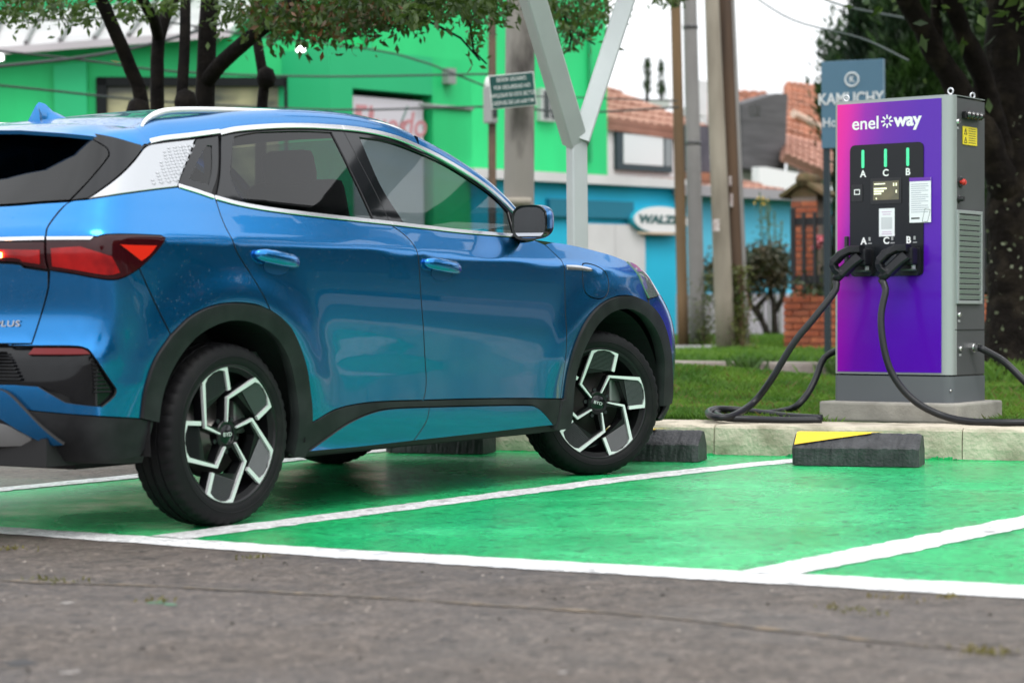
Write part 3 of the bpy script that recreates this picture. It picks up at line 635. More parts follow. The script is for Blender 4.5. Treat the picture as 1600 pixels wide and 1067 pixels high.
MB().lathe([(0.0, 0.034), (0.013, 0.033), (0.017, 0.026), (0.017, 0.018), (0.010, 0.016), (0.010, 0.0)], 18, 'x', (H, 0.098, 1.188)).build('red_knob', mat('knob_red', (0.55, 0.03, 0.02), 0.35), es, auto=30)
MB().lathe([(0.0, 0.030), (0.012, 0.030), (0.015, 0.004), (0.022, 0.0)], 16, 'x', (H, 0.085, 1.097)).build('rotary_switch', mat('bar_black', (0.008, 0.008, 0.009), 0.3), ch, auto=30)
MB().box((H-0.0005, 0.22, 0.397), (0.004, 0.360, 0.003)).build('panel_joint', mat('vent_dark', (0.01, 0.01, 0.011), 0.8), ch)
gl_ = MB().tube([(H-0.002, 0.235, 0.300), (H+0.020, 0.235, 0.300)], 0.028, 6).build('cable_gland', mat('lock_chrome', (0.7, 0.7, 0.7), 0.2, metal=1.0), ch, auto=30)
MB().tube([(H+0.020, 0.235, 0.300), (H+0.045, 0.235, 0.300)], 0.021, 16).build('gland_collar', mat('lock_chrome', (0.7, 0.7, 0.7), 0.2, metal=1.0), gl_, auto=30)
MB().lathe([(0.0, 0.006), (0.006, 0.006), (0.008, 0.0)], 10, 'x', (H-0.012, 0.012, 0.072)).build('base_bolt', mat('lock_chrome', (0.7, 0.7, 0.7), 0.2, metal=1.0), ch)
# lifting eyes
for (x, y, r) in ((H-0.035, 0.055, 0.0), (H-0.05, CD-0.05, 1.2), (-H+0.05, 0.055, 0.2)):
    mb = MB(); mb.lathe([(0.0150+0.0048*math.cos(a), 0.0048*math.sin(a)) for a in [2*math.pi*i/8 for i in range(8)]], 20, 'y', (0, 0, 0.022), True); mb.tube([(0, 0, -0.004), (0, 0, 0.008)], 0.010, 8)
    e = mb.build('lifting_eye', mat('eye_steel', (0.62, 0.63, 0.65), 0.35, metal=0.9), ch, smooth=True); e.location = (x, y, CH); e.rotation_euler = (0, 0, r)
# concrete plinth
pl = MB().box((0, 0, 0), (0.83, 0.56, 0.105), None, 0.012).build('concrete_plinth', CONC2); pl.location = C0 + Vector((0.185, -0.03, -0.048)); pl.rotation_euler = (0, 0, CA)
tag(pl, 'low concrete plinth under the electric vehicle charger', 'plinth')

# charging plugs and cables: each plug with its cable is a thing of its own
CABLE = mat('cable_black', (0.012, 0.0125, 0.015), 0.36, spec=0.35, bump=0.1, bscale=200)
PLUGM = mat('plug_black', (0.008, 0.008, 0.011), 0.42, spec=0.3, bump=0.15, bscale=250, bdist=0.001)
def local(x, y, z): return ch.matrix_basis @ Vector((x, y, z))
def plug(name, x, z, label):
    o = empty(name, local(x, -0.034, z)); o.rotation_euler = ch.rotation_euler; tag(o, label, 'charging cable', 'charging cables on the charger')
    # body leaves the panel, kinks down and left into an open grip
    MB().box((0.030, -0.035, 0.012), (0.072, 0.075, 0.095), None, 0.014).build('plug_nose', PLUGM, o, smooth=False)
    prof = lambda a, b, w0, w1: None
    bars = []
    def bar(name, pts, w, d):
        mb = MB(); pts = [Vector(p) for p in pts]; rings = []
        for i, p in enumerate(pts):
            t = (pts[min(i+1, len(pts)-1)]-pts[max(i-1, 0)]).normalized(); n_ = Vector((0, 1, 0)); u = t.cross(n_).normalized()
            ww = w[i] if hasattr(w, '__len__') else w
            rings.append([p+u*(ww*sx)+n_*(d*sy) for sx, sy in ((-.5, -.35), (-.35, -.5), (.35, -.5), (.5, -.35), (.5, .35), (.35, .5), (-.35, .5), (-.5, .35))])
        vs = [v for r in rings for v in r]; k = len(pts)
        fs = [(i*8+j, i*8+(j+1) % 8, (i+1)*8+(j+1) % 8, (i+1)*8+j) for i in range(k-1) for j in range(8)] + [tuple(range(8))[::-1], tuple(range((k-1)*8, k*8))]
        mb.add(vs, fs); b = mb.build(name, PLUGM, o)
        bmm = bmesh.new(); bmm.from_mesh(b.data); bmesh.ops.recalc_face_normals(bmm, faces=bmm.faces); bmm.to_mesh(b.data); bmm.free()
    bar('grip_top', [(0.045, -0.072, 0.056), (-0.010, -0.098, 0.054), (-0.052, -0.122, 0.030), (-0.086, -0.138, -0.008)], 0.042, 0.066)
    bar('grip_handle', [(0.038, -0.070, 0.020), (0.010, -0.088, -0.008), (-0.026, -0.108, -0.046), (-0.052, -0.122, -0.074)], (0.066, 0.056, 0.054, 0.058), 0.064)
    bar('grip_guard', [(-0.086, -0.138, -0.004), (-0.092, -0.140, -0.032), (-0.080, -0.136, -0.060), (-0.058, -0.126, -0.080)], 0.036, 0.060)
    MB().tube([(-0.048, -0.120, -0.062), (-0.072, -0.132, -0.094), (-0.086, -0.137, -0.112)], [0.030, 0.027, 0.021], 12).build('cable_boot', PLUGM, o, smooth=True)
    MB().box((0.052, -0.03, -0.050), (0.012, 0.03, 0.030), None, 0.003).build('latch', mat('latch_grey', (0.30, 0.31, 0.32), 0.4), o)
    MB().box((0.030, -0.04, -0.062), (0.070, 0.05, 0.010), None, 0.003).build('latch_plate', mat('latch_green', (0.03, 0.05, 0.035), 0.5), o)
    return o, local(x, -0.034, z) + (ch.matrix_basis.to_3x3() @ Vector((-0.086, -0.137, -0.112)))
def lay(px, py): return onz(px, py, KH+0.019)
def cable(o, pts, r=0.019):
    inv = (Matrix.Translation(o.location) @ o.rotation_euler.to_matrix().to_4x4()).inverted()
    c = catmull([tuple(p) for p in pts], 0.04)
    return MB().tube([inv @ Vector(p) for p in c], r, 12).build('cable', CABLE, o, smooth=True)
ch.matrix_basis = Matrix.Translation(C0) @ ch.rotation_euler.to_matrix().to_4x4()
pA, endA = plug('charging_cable', -0.168, 0.778, 'black charging plug and cable under letter A looping down to the kerb')
Zp = (np.array(endA)-CAM)@CF
def hang(px, py, Z): return at(px, py, Z)
cable(pA, [endA, hang(1306, 453, Zp-0.02), hang(1272, 497, Zp-0.05), hang(1240, 536, Zp-0.05), hang(1205, 593, Zp-0.02), hang(1178, 628, Zp+0.02), hang(1148, 648, 11.95), hang(1126, 652.5, 11.9), hang(1111, 649.5, 11.95), hang(1107, 643.5, 12.1), hang(1121, 639, 12.25), hang(1154, 640.5, 12.3), hang(1190, 645, 12.25), hang(1225, 649.5, 12.15), hang(1262, 652, 12.0), hang(1284, 653, 11.95)])
pB, endB = plug('charging_cable', 0.112, 0.780, 'black charging plug and cable under letter B hanging in front of the purple panel')
Zb = (np.array(endB)-CAM)@CF
cable(pB, [endB, hang(1384, 452, Zb-0.03), hang(1377, 490, Zb-0.06), hang(1379, 530, Zb-0.09), hang(1390, 575, Zb-0.12), hang(1412, 610, Zb-0.15), hang(1440, 634, Zb-0.18), hang(1475, 650, Zb-0.2), lay(1512, 658), lay(1555, 660), lay(1610, 660), lay(1680, 659), lay(1760, 657)])
pc = empty('charging_cable', local(-H-0.002, 0.22, 0.31)); pc.rotation_euler = ch.rotation_euler; tag(pc, 'black cable leaving the far side of the charger down to the lawn', 'charging cable', 'charging cables on the charger')
P0 = Vector(pc.location); z0 = (np.array(P0)-CAM)@CF
cable(pc, [P0, hang(1296, 553, z0), hang(1284, 566, z0-0.02), hang(1275, 590, z0-0.05), hang(1262, 615, z0-0.1), hang(1245, 634, z0-0.15), hang(1228, 641, 12.4), hang(1204, 645, 12.35), hang(1170, 645, 12.35), hang(1140, 642.5, 12.35), hang(1122, 643.5, 12.25), hang(1119, 648, 12.1), hang(1135, 653, 11.95), hang(1170, 654.5, 11.95), hang(1230, 656.5, 11.9), hang(1284, 656.5, 11.88)])
pd = empty('charging_cable', local(H+0.045, 0.235, 0.300)); pd.rotation_euler = ch.rotation_euler; tag(pd, 'black cable from the metal gland on the charger side', 'charging cable', 'charging cables on the charger')
P0 = Vector(pd.location); z0 = (np.array(P0)-CAM)@CF
cable(pd, [P0, hang(1545, 551, z0), hang(1570, 566, z0), hang(1600, 595, z0-0.05), hang(1640, 635, z0-0.1), hang(1700, 652, z0-0.1)])
# ------------------------------------------------------------------ across the lawn: post, poles, walls, houses, trees
class Plane:
    """an upright plane through world point o; local x runs along it to the right, local y away from the camera side, z up"""
    def __init__(self, o, ang):
        self.o = np.array(o, float); self.a = ang; self.e = np.array([math.cos(ang), math.sin(ang), 0]); self.n = np.array([-math.sin(ang), math.cos(ang), 0])
    def st(self, px, py, off=0.0):
        d = ray(px, py); t = ((self.o + self.n*off - CAM)@self.n)/(d@self.n); v = CAM + d*t - self.o
        return float(v@self.e), float(v[2] + self.o[2])
    def root(self, name): 
        r = empty(name, tuple(self.o)); r.rotation_euler = (0, 0, self.a); return r
def quad_prism(pl, pts, y0, y1, name, material, parent, auto=None):
    """pts are (s, z) on the plane, thickness y0..y1"""
    return MB().prism(pts, y0, y1, 'y').build(name, material, parent)

STEEL = mat('painted_steel_grey', (0.47, 0.51, 0.51), 0.4, metal=0.1, col2=(0.51, 0.55, 0.55), nscale=4)
# ---- the forked grey post of the charging canopy and the beams it carries
post = empty('canopy_post', (5.53, 1.05, 0.15)); tag(post, 'grey painted steel post forking into two arms behind the car bonnet', 'post')
def beam(name, a, b, w, d, roll, parent, material=STEEL):
    a, b = Vector(a), Vector(b); t = (b-a).normalized(); up = Vector((0, 1, 0)) if abs(t.z) > 0.7 else Vector((0, 0, 1))
    u = t.cross(up).normalized(); v = u.cross(t)
    u2 = u*math.cos(roll)+v*math.sin(roll); v2 = -u*math.sin(roll)+v*math.cos(roll)
    r = min(w, d)*0.08; pts = [(-w/2+r, -d/2), (w/2-r, -d/2), (w/2, -d/2+r), (w/2, d/2-r), (w/2-r, d/2), (-w/2+r, d/2), (-w/2, d/2-r), (-w/2, -d/2+r)]
    vs = [a+u2*x+v2*y for x, y in pts] + [b+u2*x+v2*y for x, y in pts]
    fs = [(i, (i+1) % 8, 8+(i+1) % 8, 8+i) for i in range(8)] + [tuple(range(8))[::-1], tuple(range(8, 16))]
    inv = parent.matrix_basis.inverted() if parent else Matrix()
    o = mesh_obj(name, [inv @ v_ for v_ in vs], fs, material, parent)
    bmm = bmesh.new(); bmm.from_mesh(o.data); bmesh.ops.recalc_face_normals(bmm, faces=bmm.faces); bmm.to_mesh(o.data); bmm.free()
    return o
ZP = 14.0
post.matrix_basis = Matrix.Translation((5.53, 1.05, 0.15))
fk = at(901, 214, ZP); bt = Vector((fk.x, fk.y, 0.15))
beam('upright', bt, fk, 0.105, 0.105, 0.55, post)
beam('collar', at(901, 218, ZP), at(901, 214, ZP), 0.110, 0.110, 0.55, post)
beam('left_arm', at(899, 222, ZP+0.005), at(785, -160, ZP-0.9), 0.135, 0.12, 0.5, post)
beam('right_arm', at(906, 222, ZP-0.01), at(1030, -160, ZP+0.5), 0.115, 0.12, 0.9, post)
cn = empty('bay_canopy', (5.3, -2.5, 4.2)); cn.matrix_basis = Matrix.Translation((5.3, -2.5, 4.2)); tag(cn, 'dark steel beams of the canopy above the bays, mirrored in the car windows', 'canopy')
DKST = mat('dark_canopy_steel', (0.05, 0.055, 0.06), 0.5)
for (a, b, w) in (((5.3, 4.0, 4.25), (5.3, -9.5, 4.25), 0.34), ((7.0, 4.0, 4.45), (7.0, -9.5, 4.45), 0.20), ((8.7, 4.0, 4.6), (8.7, -9.5, 4.6), 0.30)): beam('main_beam', a, b, w, w, 0, cn, DKST)
for y_ in (0.6, -1.0, -2.6, -4.2, -5.8, -7.4): beam('cross_beam', (4.2, y_, 4.45), (9.3, y_-0.5, 4.85), 0.22, 0.20, 0, cn, DKST)

# ---- poles
CPOLE = mat('concrete_pole', (0.29, 0.27, 0.245), 0.85, col2=(0.045, 0.038, 0.034), nscale=2.4, nmix=(0.46, 0.62), bump=0.4, bscale=30, stretch=(1, 1, 0.35))
CPOLE2 = mat('pale_pole', (0.34, 0.30, 0.24), 0.85, col2=(0.15, 0.125, 0.095), nscale=2.5, bump=0.4, bscale=20, stretch=(1, 1, 0.25))
WPOLE = mat('wood_pole', (0.060, 0.038, 0.026), 0.8, col2=(0.15, 0.085, 0.045), nscale=2.5, bump=0.6, bscale=25, stretch=(2, 2, 0.15))
WPOLE2 = mat('light_wood_pole', (0.20, 0.125, 0.06), 0.8, col2=(0.11, 0.07, 0.04), nscale=2.5, bump=0.6, bscale=25, stretch=(2, 2, 0.15))
GPOLE = mat('grey_pole', (0.30, 0.29, 0.28), 0.7, col2=(0.21, 0.20, 0.195), nscale=2.5, stretch=(1, 1, 0.2))
def pole(name, p0, p1, r0, r1, material, label, cat='pole', group=None):
    p0, p1 = Vector(p0), Vector(p1); o = empty(name, p0); tag(o, label, cat, group)
    n = 14; MB().tube([(p1-p0)*(i/n) for i in range(n+1)], [r0+(r1-r0)*i/n for i in range(n+1)], 16).build('shaft', material, o, smooth=True)
    return o
def foot_top(pxb, pyb, pxt, pyt, Z, zbase):
    """a pole seen through (pxb, pyb) low and (pxt, pyt) high at depth Z, taken down to zbase"""
    a, b = at(pxb, pyb, Z), at(pxt, pyt, Z); d = (b-a).normalized(); return a + d*((zbase-a.z)/d.z), a + d*((a.z*0+9.0-a.z)/d.z)
f0, f1 = foot_top(811, 280, 813, 20, 20, 0.1)
cp = pole('concrete_pole', f0, f1, 0.146, 0.112, CPOLE, 'stained round concrete pole carrying the small green notice')
MB().tube([(0, 0, at(811, 322, 20).z-f0.z), (0, 0, at(811, 310, 20).z-f0.z)], 0.150, 16).build('pale_band', mat('pole_band', (0.40, 0.36, 0.30), 0.8), cp, smooth=True)
f0, f1 = foot_top(769, 270, 769, 30, 27, 0.1)
tp = pole('thin_pole', f0, f1, 0.050, 0.047, mat('rusty_pole', (0.16, 0.10, 0.065), 0.8, col2=(0.085, 0.06, 0.045), nscale=3), 'thin rusty brown pole holding an electric meter')
mx = at(769, 165, 26.9) - f0
mt = MB().box((-0.02, -0.02, mx.z), (0.15, 0.12, 0.44), None, 0.02).build('meter_box', mat('meter_grey', (0.33, 0.33, 0.33), 0.6), tp)
MB().box((-0.02, -0.085, mx.z-0.02), (0.09, 0.02, 0.24)).build('meter_glass', mat('meter_dark', (0.05, 0.06, 0.06), 0.2), mt)
MB().lathe([(0.0, 0.14), (0.05, 0.12), (0.075, 0.05), (0.07, 0.0)], 14, 'z', (-0.03, -0.03, mx.z+0.22)).build('meter_hood', mat('hood_white', (0.75, 0.75, 0.73), 0.5), mt, smooth=True)
f0, f1 = foot_top(1068, 540, 1056, 20, 28.4, 0.21)
pole('wooden_pole', f0, f1, 0.072, 0.060, WPOLE2, 'slim light brown wooden pole touching a grey pole')
f0, f1 = foot_top(1078, 540, 1066, 20, 28.7, 0.21); f0 = f0 + Vector((0.10, -0.06, 0)); f1 = f1 + Vector((0.10, -0.06, 0))
gp = pole('grey_pole', f0, f1, 0.105, 0.075, GPOLE, 'smooth grey pole standing against the slim wooden pole')
for z_ in (2.6, 4.1): MB().tube([(f1-f0)*(z_/(f1-f0).z), (f1-f0)*((z_+0.05)/(f1-f0).z)], 0.100, 14).build('steel_band', mat('band_dark', (0.10, 0.10, 0.10), 0.5), gp, smooth=True)
f0, f1 = foot_top(1134, 545, 1113, 20, 25.5, 0.21)
p2 = pole('concrete_pole', f0, f1, 0.115, 0.045, CPOLE2, 'pale tapering concrete pole next to the dark wooden pole')
f0b, f1b = foot_top(1153, 545, 1132, 20, 25.7, 0.21)
p3 = pole('wooden_pole', f0b, f1b, 0.092, 0.085, WPOLE, 'dark brown weathered wooden pole between two pale poles')
f0c, f1c = foot_top(1166, 545, 1143, 20, 26.1, 0.21)
p4 = pole('thin_pole', f0c, f1c, 0.045, 0.045, GPOLE, 'narrow grey pipe rising behind the dark wooden pole')
MB().box((0.06, -0.10, at(1150, 170, 25.6).z-0.2), (0.12, 0.10, 0.12)).build('clamp', mat('band_dark', (0.10, 0.10, 0.10), 0.5), p4)
for (px, py, w_, h_) in ((1141, 283, 0.07, 0.11), (1143, 313, 0.09, 0.15)):
    q = at(px, py, 25.55) - f0b; MB().box(tuple(q), (w_, 0.02, h_), Matrix.Rotation(0.3, 3, 'Z')).build('torn_poster', mat('poster_white', (0.62, 0.58, 0.55), 0.7, col2=(0.35, 0.25, 0.25), nscale=30), p3)
q = at(1119, 352, 25.3) - f0; MB().box(tuple(q), (0.08, 0.02, 0.14), Matrix.Rotation(-0.5, 3, 'Z')).build('torn_poster', mat('poster_white', (0.62, 0.58, 0.55), 0.7), p2)
# creeper at the pole feet
IVY = leaf_mat('creeper_leaves', (0.06, 0.10, 0.018), (0.15, 0.16, 0.035), 0.25)
def leaves_mesh(name, pts, size, material, parent=None, aspect=0.45, droop=0.0):
    n = len(pts); P = np.array(pts); d = rng.normal(0, 1, (n, 3)); d[:, 2] -= droop; d /= np.linalg.norm(d, axis=1)[:, None]
    r = rng.normal(0, 1, (n, 3)); s = np.cross(d, r); s /= np.linalg.norm(s, axis=1)[:, None] + 1e-9; nn = np.cross(s, d)
    L = size*rng.uniform(0.55, 1.3, n)[:, None]; Wd = L*aspect
    v = np.stack([P, P+d*L*0.5+s*Wd*0.5+nn*L*0.06, P+d*L, P+d*L*0.5-s*Wd*0.5+nn*L*0.06], 1)
    me = bpy.data.meshes.new(name); me.vertices.add(4*n); me.vertices.foreach_set('co', v.astype(np.float32).ravel())
    i = np.arange(n)*4; f = np.stack([i, i+1, i+2, i, i+2, i+3], 1).reshape(-1, 3)
    me.loops.add(f.size); me.loops.foreach_set('vertex_index', f.astype(np.int32).ravel()); me.polygons.add(len(f)); me.polygons.foreach_set('loop_start', np.arange(len(f))*3); me.polygons.foreach_set('loop_total', np.full(len(f), 3))
    me.update(); me.materials.append(material); o = bpy.data.objects.new(name, me); COL.objects.link(o)
    if parent: o.parent = parent
    return o
for (base, hgt, rad, n, label) in ((f0+Vector((0.12, -0.1, 0)), 1.0, 0.13, 1500, 'creeper climbing the foot of the pale concrete pole'), (gp.location+Vector((0.05, -0.05, 0)), 0.95, 0.17, 1700, 'creeper and weeds round the foot of the grey pole')):
    c = empty('creeper', base); tag(c, label, 'creeper')
    pts = [(rng.normal(0, rad*(1-0.55*(z_/hgt))), rng.normal(0, rad*0.6), z_) for z_ in (hgt*rng.uniform(0, 1, n)**1.7)]
    leaves_mesh('foliage', pts, 0.055, IVY, c, 0.4)
    for k in range(6): MB().tube([(rng.normal(0, rad*0.5), rng.normal(0, 0.08), 0), (rng.normal(0, rad*0.4), rng.normal(0, 0.06), hgt*0.5), (rng.normal(0, rad*0.25), rng.normal(0, 0.04), hgt*0.95)], 0.006, 5).build('stem', WPOLE, c)

# ---- green notice on the concrete pole
NT = at(801, 142, 19.72); nb = empty('notice_sign', NT); tag(nb, 'small dark green notice with white lettering tied to the concrete pole', 'sign')
nb.rotation_euler = (0, math.radians(-5.5), YAW-math.pi/2+math.radians(4))
MB().box((0, 0, 0), (0.405, 0.008, 0.300), None, 0.002).build('border', mat('notice_white', (0.80, 0.82, 0.80), 0.5), nb)
bd = MB().box((0, -0.0055, 0), (0.388, 0.004, 0.283)).build('board', mat('notice_green', (0.004, 0.075, 0.065), 0.4), nb)
for i, tline in enumerate(('SEÑOR USUARIO:', 'POR SEGURIDAD NO', 'PARQUEAR EN ESTE SECTOR', 'DESPUES DE LAS 6:00 P.M.')):
    o = text_obj('notice_line', tline, 0.050, mat('notice_white', (0.80, 0.82, 0.80), 0.5), bd, extrude=0.0005, bold=0.0002, sx=1.2*(0.80, 0.80, 0.74, 0.76)[i]*0.72); o.location = (0, -0.0082, 0.102-0.068*i)

# ---- hotel sign board behind the charger
KS = at(1333, 160, 22.0); ks = empty('sign_board', (KS.x, KS.y, 0.2)); ks.rotation_euler = (0, 0, YAW-math.pi/2-math.radians(22)); tag(ks, 'tall blue grey sign board with white lettering behind the charger', 'sign')
KBL = mat('sign_blue', (0.085, 0.185, 0.27), 0.4)
zc = KS.z-0.2
brd = MB().box((0, 0, zc-0.02), (0.62, 0.09, 0.86), None, 0.004).build('board', KBL, ks)
kl = text_obj('lettering', 'KAMUCHY', 0.158, mat('sign_white', (0.72, 0.75, 0.76), 0.5), brd, extrude=0.003, bold=0.003, sx=0.86); kl.location = (-0.015, -0.048, zc+0.03)
kl = text_obj('lettering', 'Ho', 0.13, mat('sign_white', (0.72, 0.75, 0.76), 0.5), brd, extrude=0.003, bold=0.001, sx=0.9); kl.location = (-0.225, -0.048, zc-0.20)
em = MB().lathe([(0.066+0.009*math.cos(a), 0.006*math.sin(a)) for a in [2*math.pi*i/8 for i in range(8)]], 28, 'y', (0.0, -0.048, zc+0.22), True).build('emblem_ring', mat('sign_white', (0.72, 0.75, 0.76), 0.5), brd, smooth=True)
kl = text_obj('emblem_letter', 'K', 0.09, mat('sign_white', (0.72, 0.75, 0.76), 0.5), brd, extrude=0.002, bold=0.001); kl.location = (0, -0.048, zc+0.22)
for x_ in (-0.27, 0.27): MB().box((x_, 0.0, (zc-0.45)/2), (0.06, 0.06, zc-0.45)).build('leg', mat('sign_post_dark', (0.02, 0.035, 0.045), 0.5), ks)

# ---- brick wall, gate pillar and railing across the street
BRK = [mat('brick_red', (0.40, 0.105, 0.045), 0.85, col2=(0.30, 0.075, 0.035), nscale=9, bump=0.4, bscale=60), mat('brick_orange', (0.47, 0.15, 0.065), 0.85, col2=(0.36, 0.10, 0.05), nscale=9, bump=0.4, bscale=60), mat('brick_dark', (0.24, 0.065, 0.035), 0.85, col2=(0.33, 0.10, 0.05), nscale=9, bump=0.4, bscale=60)]
MORT = mat('mortar', (0.24, 0.19, 0.16), 0.95)
BP = Plane((17.4, 5.62, 0.20), math.radians(-84))
bw = BP.root('brick_wall'); tag(bw, 'low red brick garden wall topped by a black railing', 'wall')
LW, HW = 5.2, BP.st(1232, 467)[1]-0.20+0.03
MB().box((LW/2, 0.12, HW/2-0.0), (LW, 0.17, HW-0.012)).build('mortar_core', MORT, bw)
bl, bh, bj = 0.215, 0.066, 0.012
def brick_mesh(L_, H_, D_, m_):
    o = MB().box((0, 0, 0), (L_, D_, H_), None, 0.004).build('brick', m_); me = o.data; bpy.data.objects.remove(o); return me
bm_full = [brick_mesh(bl, bh, 0.06, m_) for m_ in BRK]; bm_half = [brick_mesh(bl*0.47, bh, 0.06, m_) for m_ in BRK]
def lay_bricks(root, x0, x1, z0, z1, y, seen):
    nrow = int(round((z1-z0)/(bh+bj)))
    cnt = 0
    for r in range(nrow):
        zc_ = z0 + (r+0.5)*(z1-z0)/nrow; x = x0
        first = r % 2
        while x < x1-0.03:
            half = first or x1-x < bl*0.8; L_ = bl*0.47 if half else bl
            if x+L_ > x1+0.02: L_ = bl*0.47; half = True
            if x+L_ > x1+0.02: break
            if seen(x+L_/2, zc_):
                o = bpy.data.objects.new('brick', (bm_half if half else bm_full)[int(rng.integers(0, 3))]); COL.objects.link(o); o.parent = root
                o.location = (x+L_/2, y+rng.normal(0, 0.003), zc_); cnt += 1
            x += L_+bj; first = 0
    return cnt
def seen_px(root_plane, xr, zr):
    def f(s, z):
        p = root_plane.o + root_plane.e*s + np.array([0, 0, z]); d = p-CAM; Z = d@CF; px = 800+FPX*(d@CR)/Z
        return any(a < px < b for a, b in xr)
    return f
lay_bricks(bw, 0.0, LW, 0.0, HW, 0.02, seen_px(BP, [(1215, 1312), (1528, 1610)], None))
MB().box((LW/2+0.6, 0.13, HW/2-0.02), (LW-1.2, 0.175, HW-0.06)).build('rear_skin', BRK[0], bw)
pil_ = empty('gate_pillar', tuple(BP.o + BP.n*0.55 + BP.e*0.02)); pil_.rotation_euler = (0, 0, BP.a); tag(pil_, 'square red brick gate pillar with a small tiled roof cap', 'pillar')
PT = BP.st(1255, 306, 0.55)[1]-0.20; PW = 0.34
PX0 = BP.st(1236, 400, 0.55)[0]-0.02
MB().box((PX0+PW/2, 0.16, PT/2), (PW-0.02, 0.30, PT-0.01)).build('mortar_core', MORT, pil_)
def brick_mesh2(L_, m_): 
    o = MB().box((0, 0, 0), (L_, 0.03, 0.064), None, 0.004).build('brick', m_); me = o.data; bpy.data.objects.remove(o); return me
bA = [brick_mesh2(0.20, m_) for m_ in BRK]; bB = [brick_mesh2(0.122, m_) for m_ in BRK]
nr = int(PT/0.078)
for r in range(nr):
    if 0.078*r < 0.55: continue
    for k, (xx, me) in enumerate(((0.10 if r % 2 else 0.061, (bA if r % 2 else bB)), (0.27 if r % 2 else 0.232, (bB if r % 2 else bA)))):
        o = bpy.data.objects.new('brick', me[int(rng.integers(0, 3))]); COL.objects.link(o); o.parent = pil_; o.location = (PX0+xx+0.004, 0.012, 0.039+0.078*r)
capm = mat('cap_tile', (0.17, 0.105, 0.055), 0.9, col2=(0.10, 0.085, 0.035), nscale=8)
for sg in (-1, 1):
    m_ = Matrix.Rotation(sg*math.radians(33), 3, 'Y'); MB().box((PX0+PW/2+sg*0.145, 0.16, PT+0.09), (0.36, 0.44, 0.05), m_, 0.01).build('cap_slab', capm, pil_)
MB().tube([(PX0+PW/2, -0.06, PT+0.19), (PX0+PW/2, 0.38, PT+0.19)], 0.085, 14).build('ridge_tile', capm, pil_, smooth=True)
MB().prism([(PX0-0.01, PT-0.01), (PX0+PW+0.01, PT-0.01), (PX0+PW/2, PT+0.20)], 0.0, 0.30, 'y').build('gable', capm, pil_)
IRON = mat('black_iron', (0.018, 0.019, 0.022), 0.5)
rl = BP.root('iron_railing'); tag(rl, 'black iron railing with flat rails standing on the brick wall', 'railing')
z_lo, z_hi = HW+0.0, BP.st(1240, 332)[1]-0.20
for (py0, py1) in ((340, 352), (430, 443)):
    za, zb2 = BP.st(1260, py1)[1]-0.2, BP.st(1260, py0)[1]-0.2
    MB().box((LW/2+0.05, 0.06, (za+zb2)/2), (LW-0.1, 0.03, zb2-za)).build('rail', IRON, rl)
s = BP.st(1238, 400)[0]; i = 0
while s < 4.6:
    MB().box((s, 0.03, (z_lo+0.03+z_hi)/2+ (0.05 if i == 0 else 0)), (0.055 if i % 3 == 0 else 0.04, 0.04, z_hi-z_lo-0.03), None, 0.006).build('bar', IRON, rl); s += 0.136; i += 1
pk = empty('rose_bush', tuple(BP.o + BP.n*0.35 + BP.e*0.42)); tag(pk, 'low rose bush with pink blooms behind the railing', 'bush')
leaves_mesh('foliage', [(rng.normal(0, 0.28), rng.normal(0, 0.15), HW+abs(rng.normal(0, 0.14))) for _ in range(500)], 0.08, leaf_mat('rose_leaves', (0.025, 0.04, 0.015), (0.06, 0.08, 0.03)), pk, 0.5)
for (px, py, r_) in ((1284, 375, 0.05), (1277, 387, 0.03), (1271, 388, 0.025)):
    s_, z_ = BP.st(px, py, 0.35); o = empty('bloom', tuple(Vector((0.0, 0.0, 0.0))), 0, pk)
    q = Vector(BP.o + BP.n*0.35 + BP.e*s_) - Vector(pk.location)
    leaves_mesh('bloom', [(q.x+rng.normal(0, r_*0.3), q.y+rng.normal(0, r_*0.3), z_-0.2+rng.normal(0, r_*0.3)) for _ in range(60)], r_*1.3, mat('bloom_pink', (0.80, 0.28, 0.33), 0.6), pk, 0.8); bpy.data.objects.remove(o)
    MB().tube([(q.x, q.y, HW-0.2), (q.x, q.y, z_-0.2)], 0.006, 5).build('stem', IVY, pk)

# ---- small round-headed shrub in front of the turquoise house
sh = empty('shrub', tuple(onz(1194, 527, 0.22))); tag(sh, 'small reddish green shrub with forked bare stems beside the poles', 'shrub')
BARK = mat('dark_bark', (0.030, 0.022, 0.018), 0.9, col2=(0.055, 0.042, 0.032), nscale=8, bump=0.7, bscale=20, bdist=0.02)
Zs = float((np.array(sh.location)-CAM)@CF); SB0 = Vector(sh.location)
def rel(px, py, dz=0.0): return at(px, py, Zs+dz)-SB0
for path in (((1202, 527), (1190, 500), (1172, 475), (1168, 450), (1178, 420)), ((1212, 527), (1210, 490), (1206, 462), (1200, 430)), ((1210, 488), (1222, 468), (1228, 440), (1222, 415)), ((1190, 500), (1182, 480), (1200, 462), (1215, 430)), ((1172, 475), (1155, 455), (1135, 430), (1125, 415))):
    MB().tube([rel(x, y) for x, y in path], [0.055*(1-0.6*i/len(path)) for i in range(len(path))], 7).build('stem', BARK, sh, smooth=True)
pts = []
for (cx_, cy_, rx, ry, n) in ((1200, 408, 32, 24, 2600), (1165, 415, 28, 24, 900), (1120, 430, 26, 30, 900), (1180, 440, 40, 22, 800), (1218, 430, 16, 24, 500)):
    for _ in range(n):
        a, b = rng.normal(0, 0.5, 2); v = rel(cx_+a*rx, cy_+b*ry, rng.normal(0, 0.25)); pts.append((v.x, v.y, v.z))
SHL = leaf_mat('shrub_leaves', (0.022, 0.040, 0.012), (0.085, 0.055, 0.025), 0.15)
leaves_mesh('foliage', pts, 0.085, SHL, sh, 0.5)
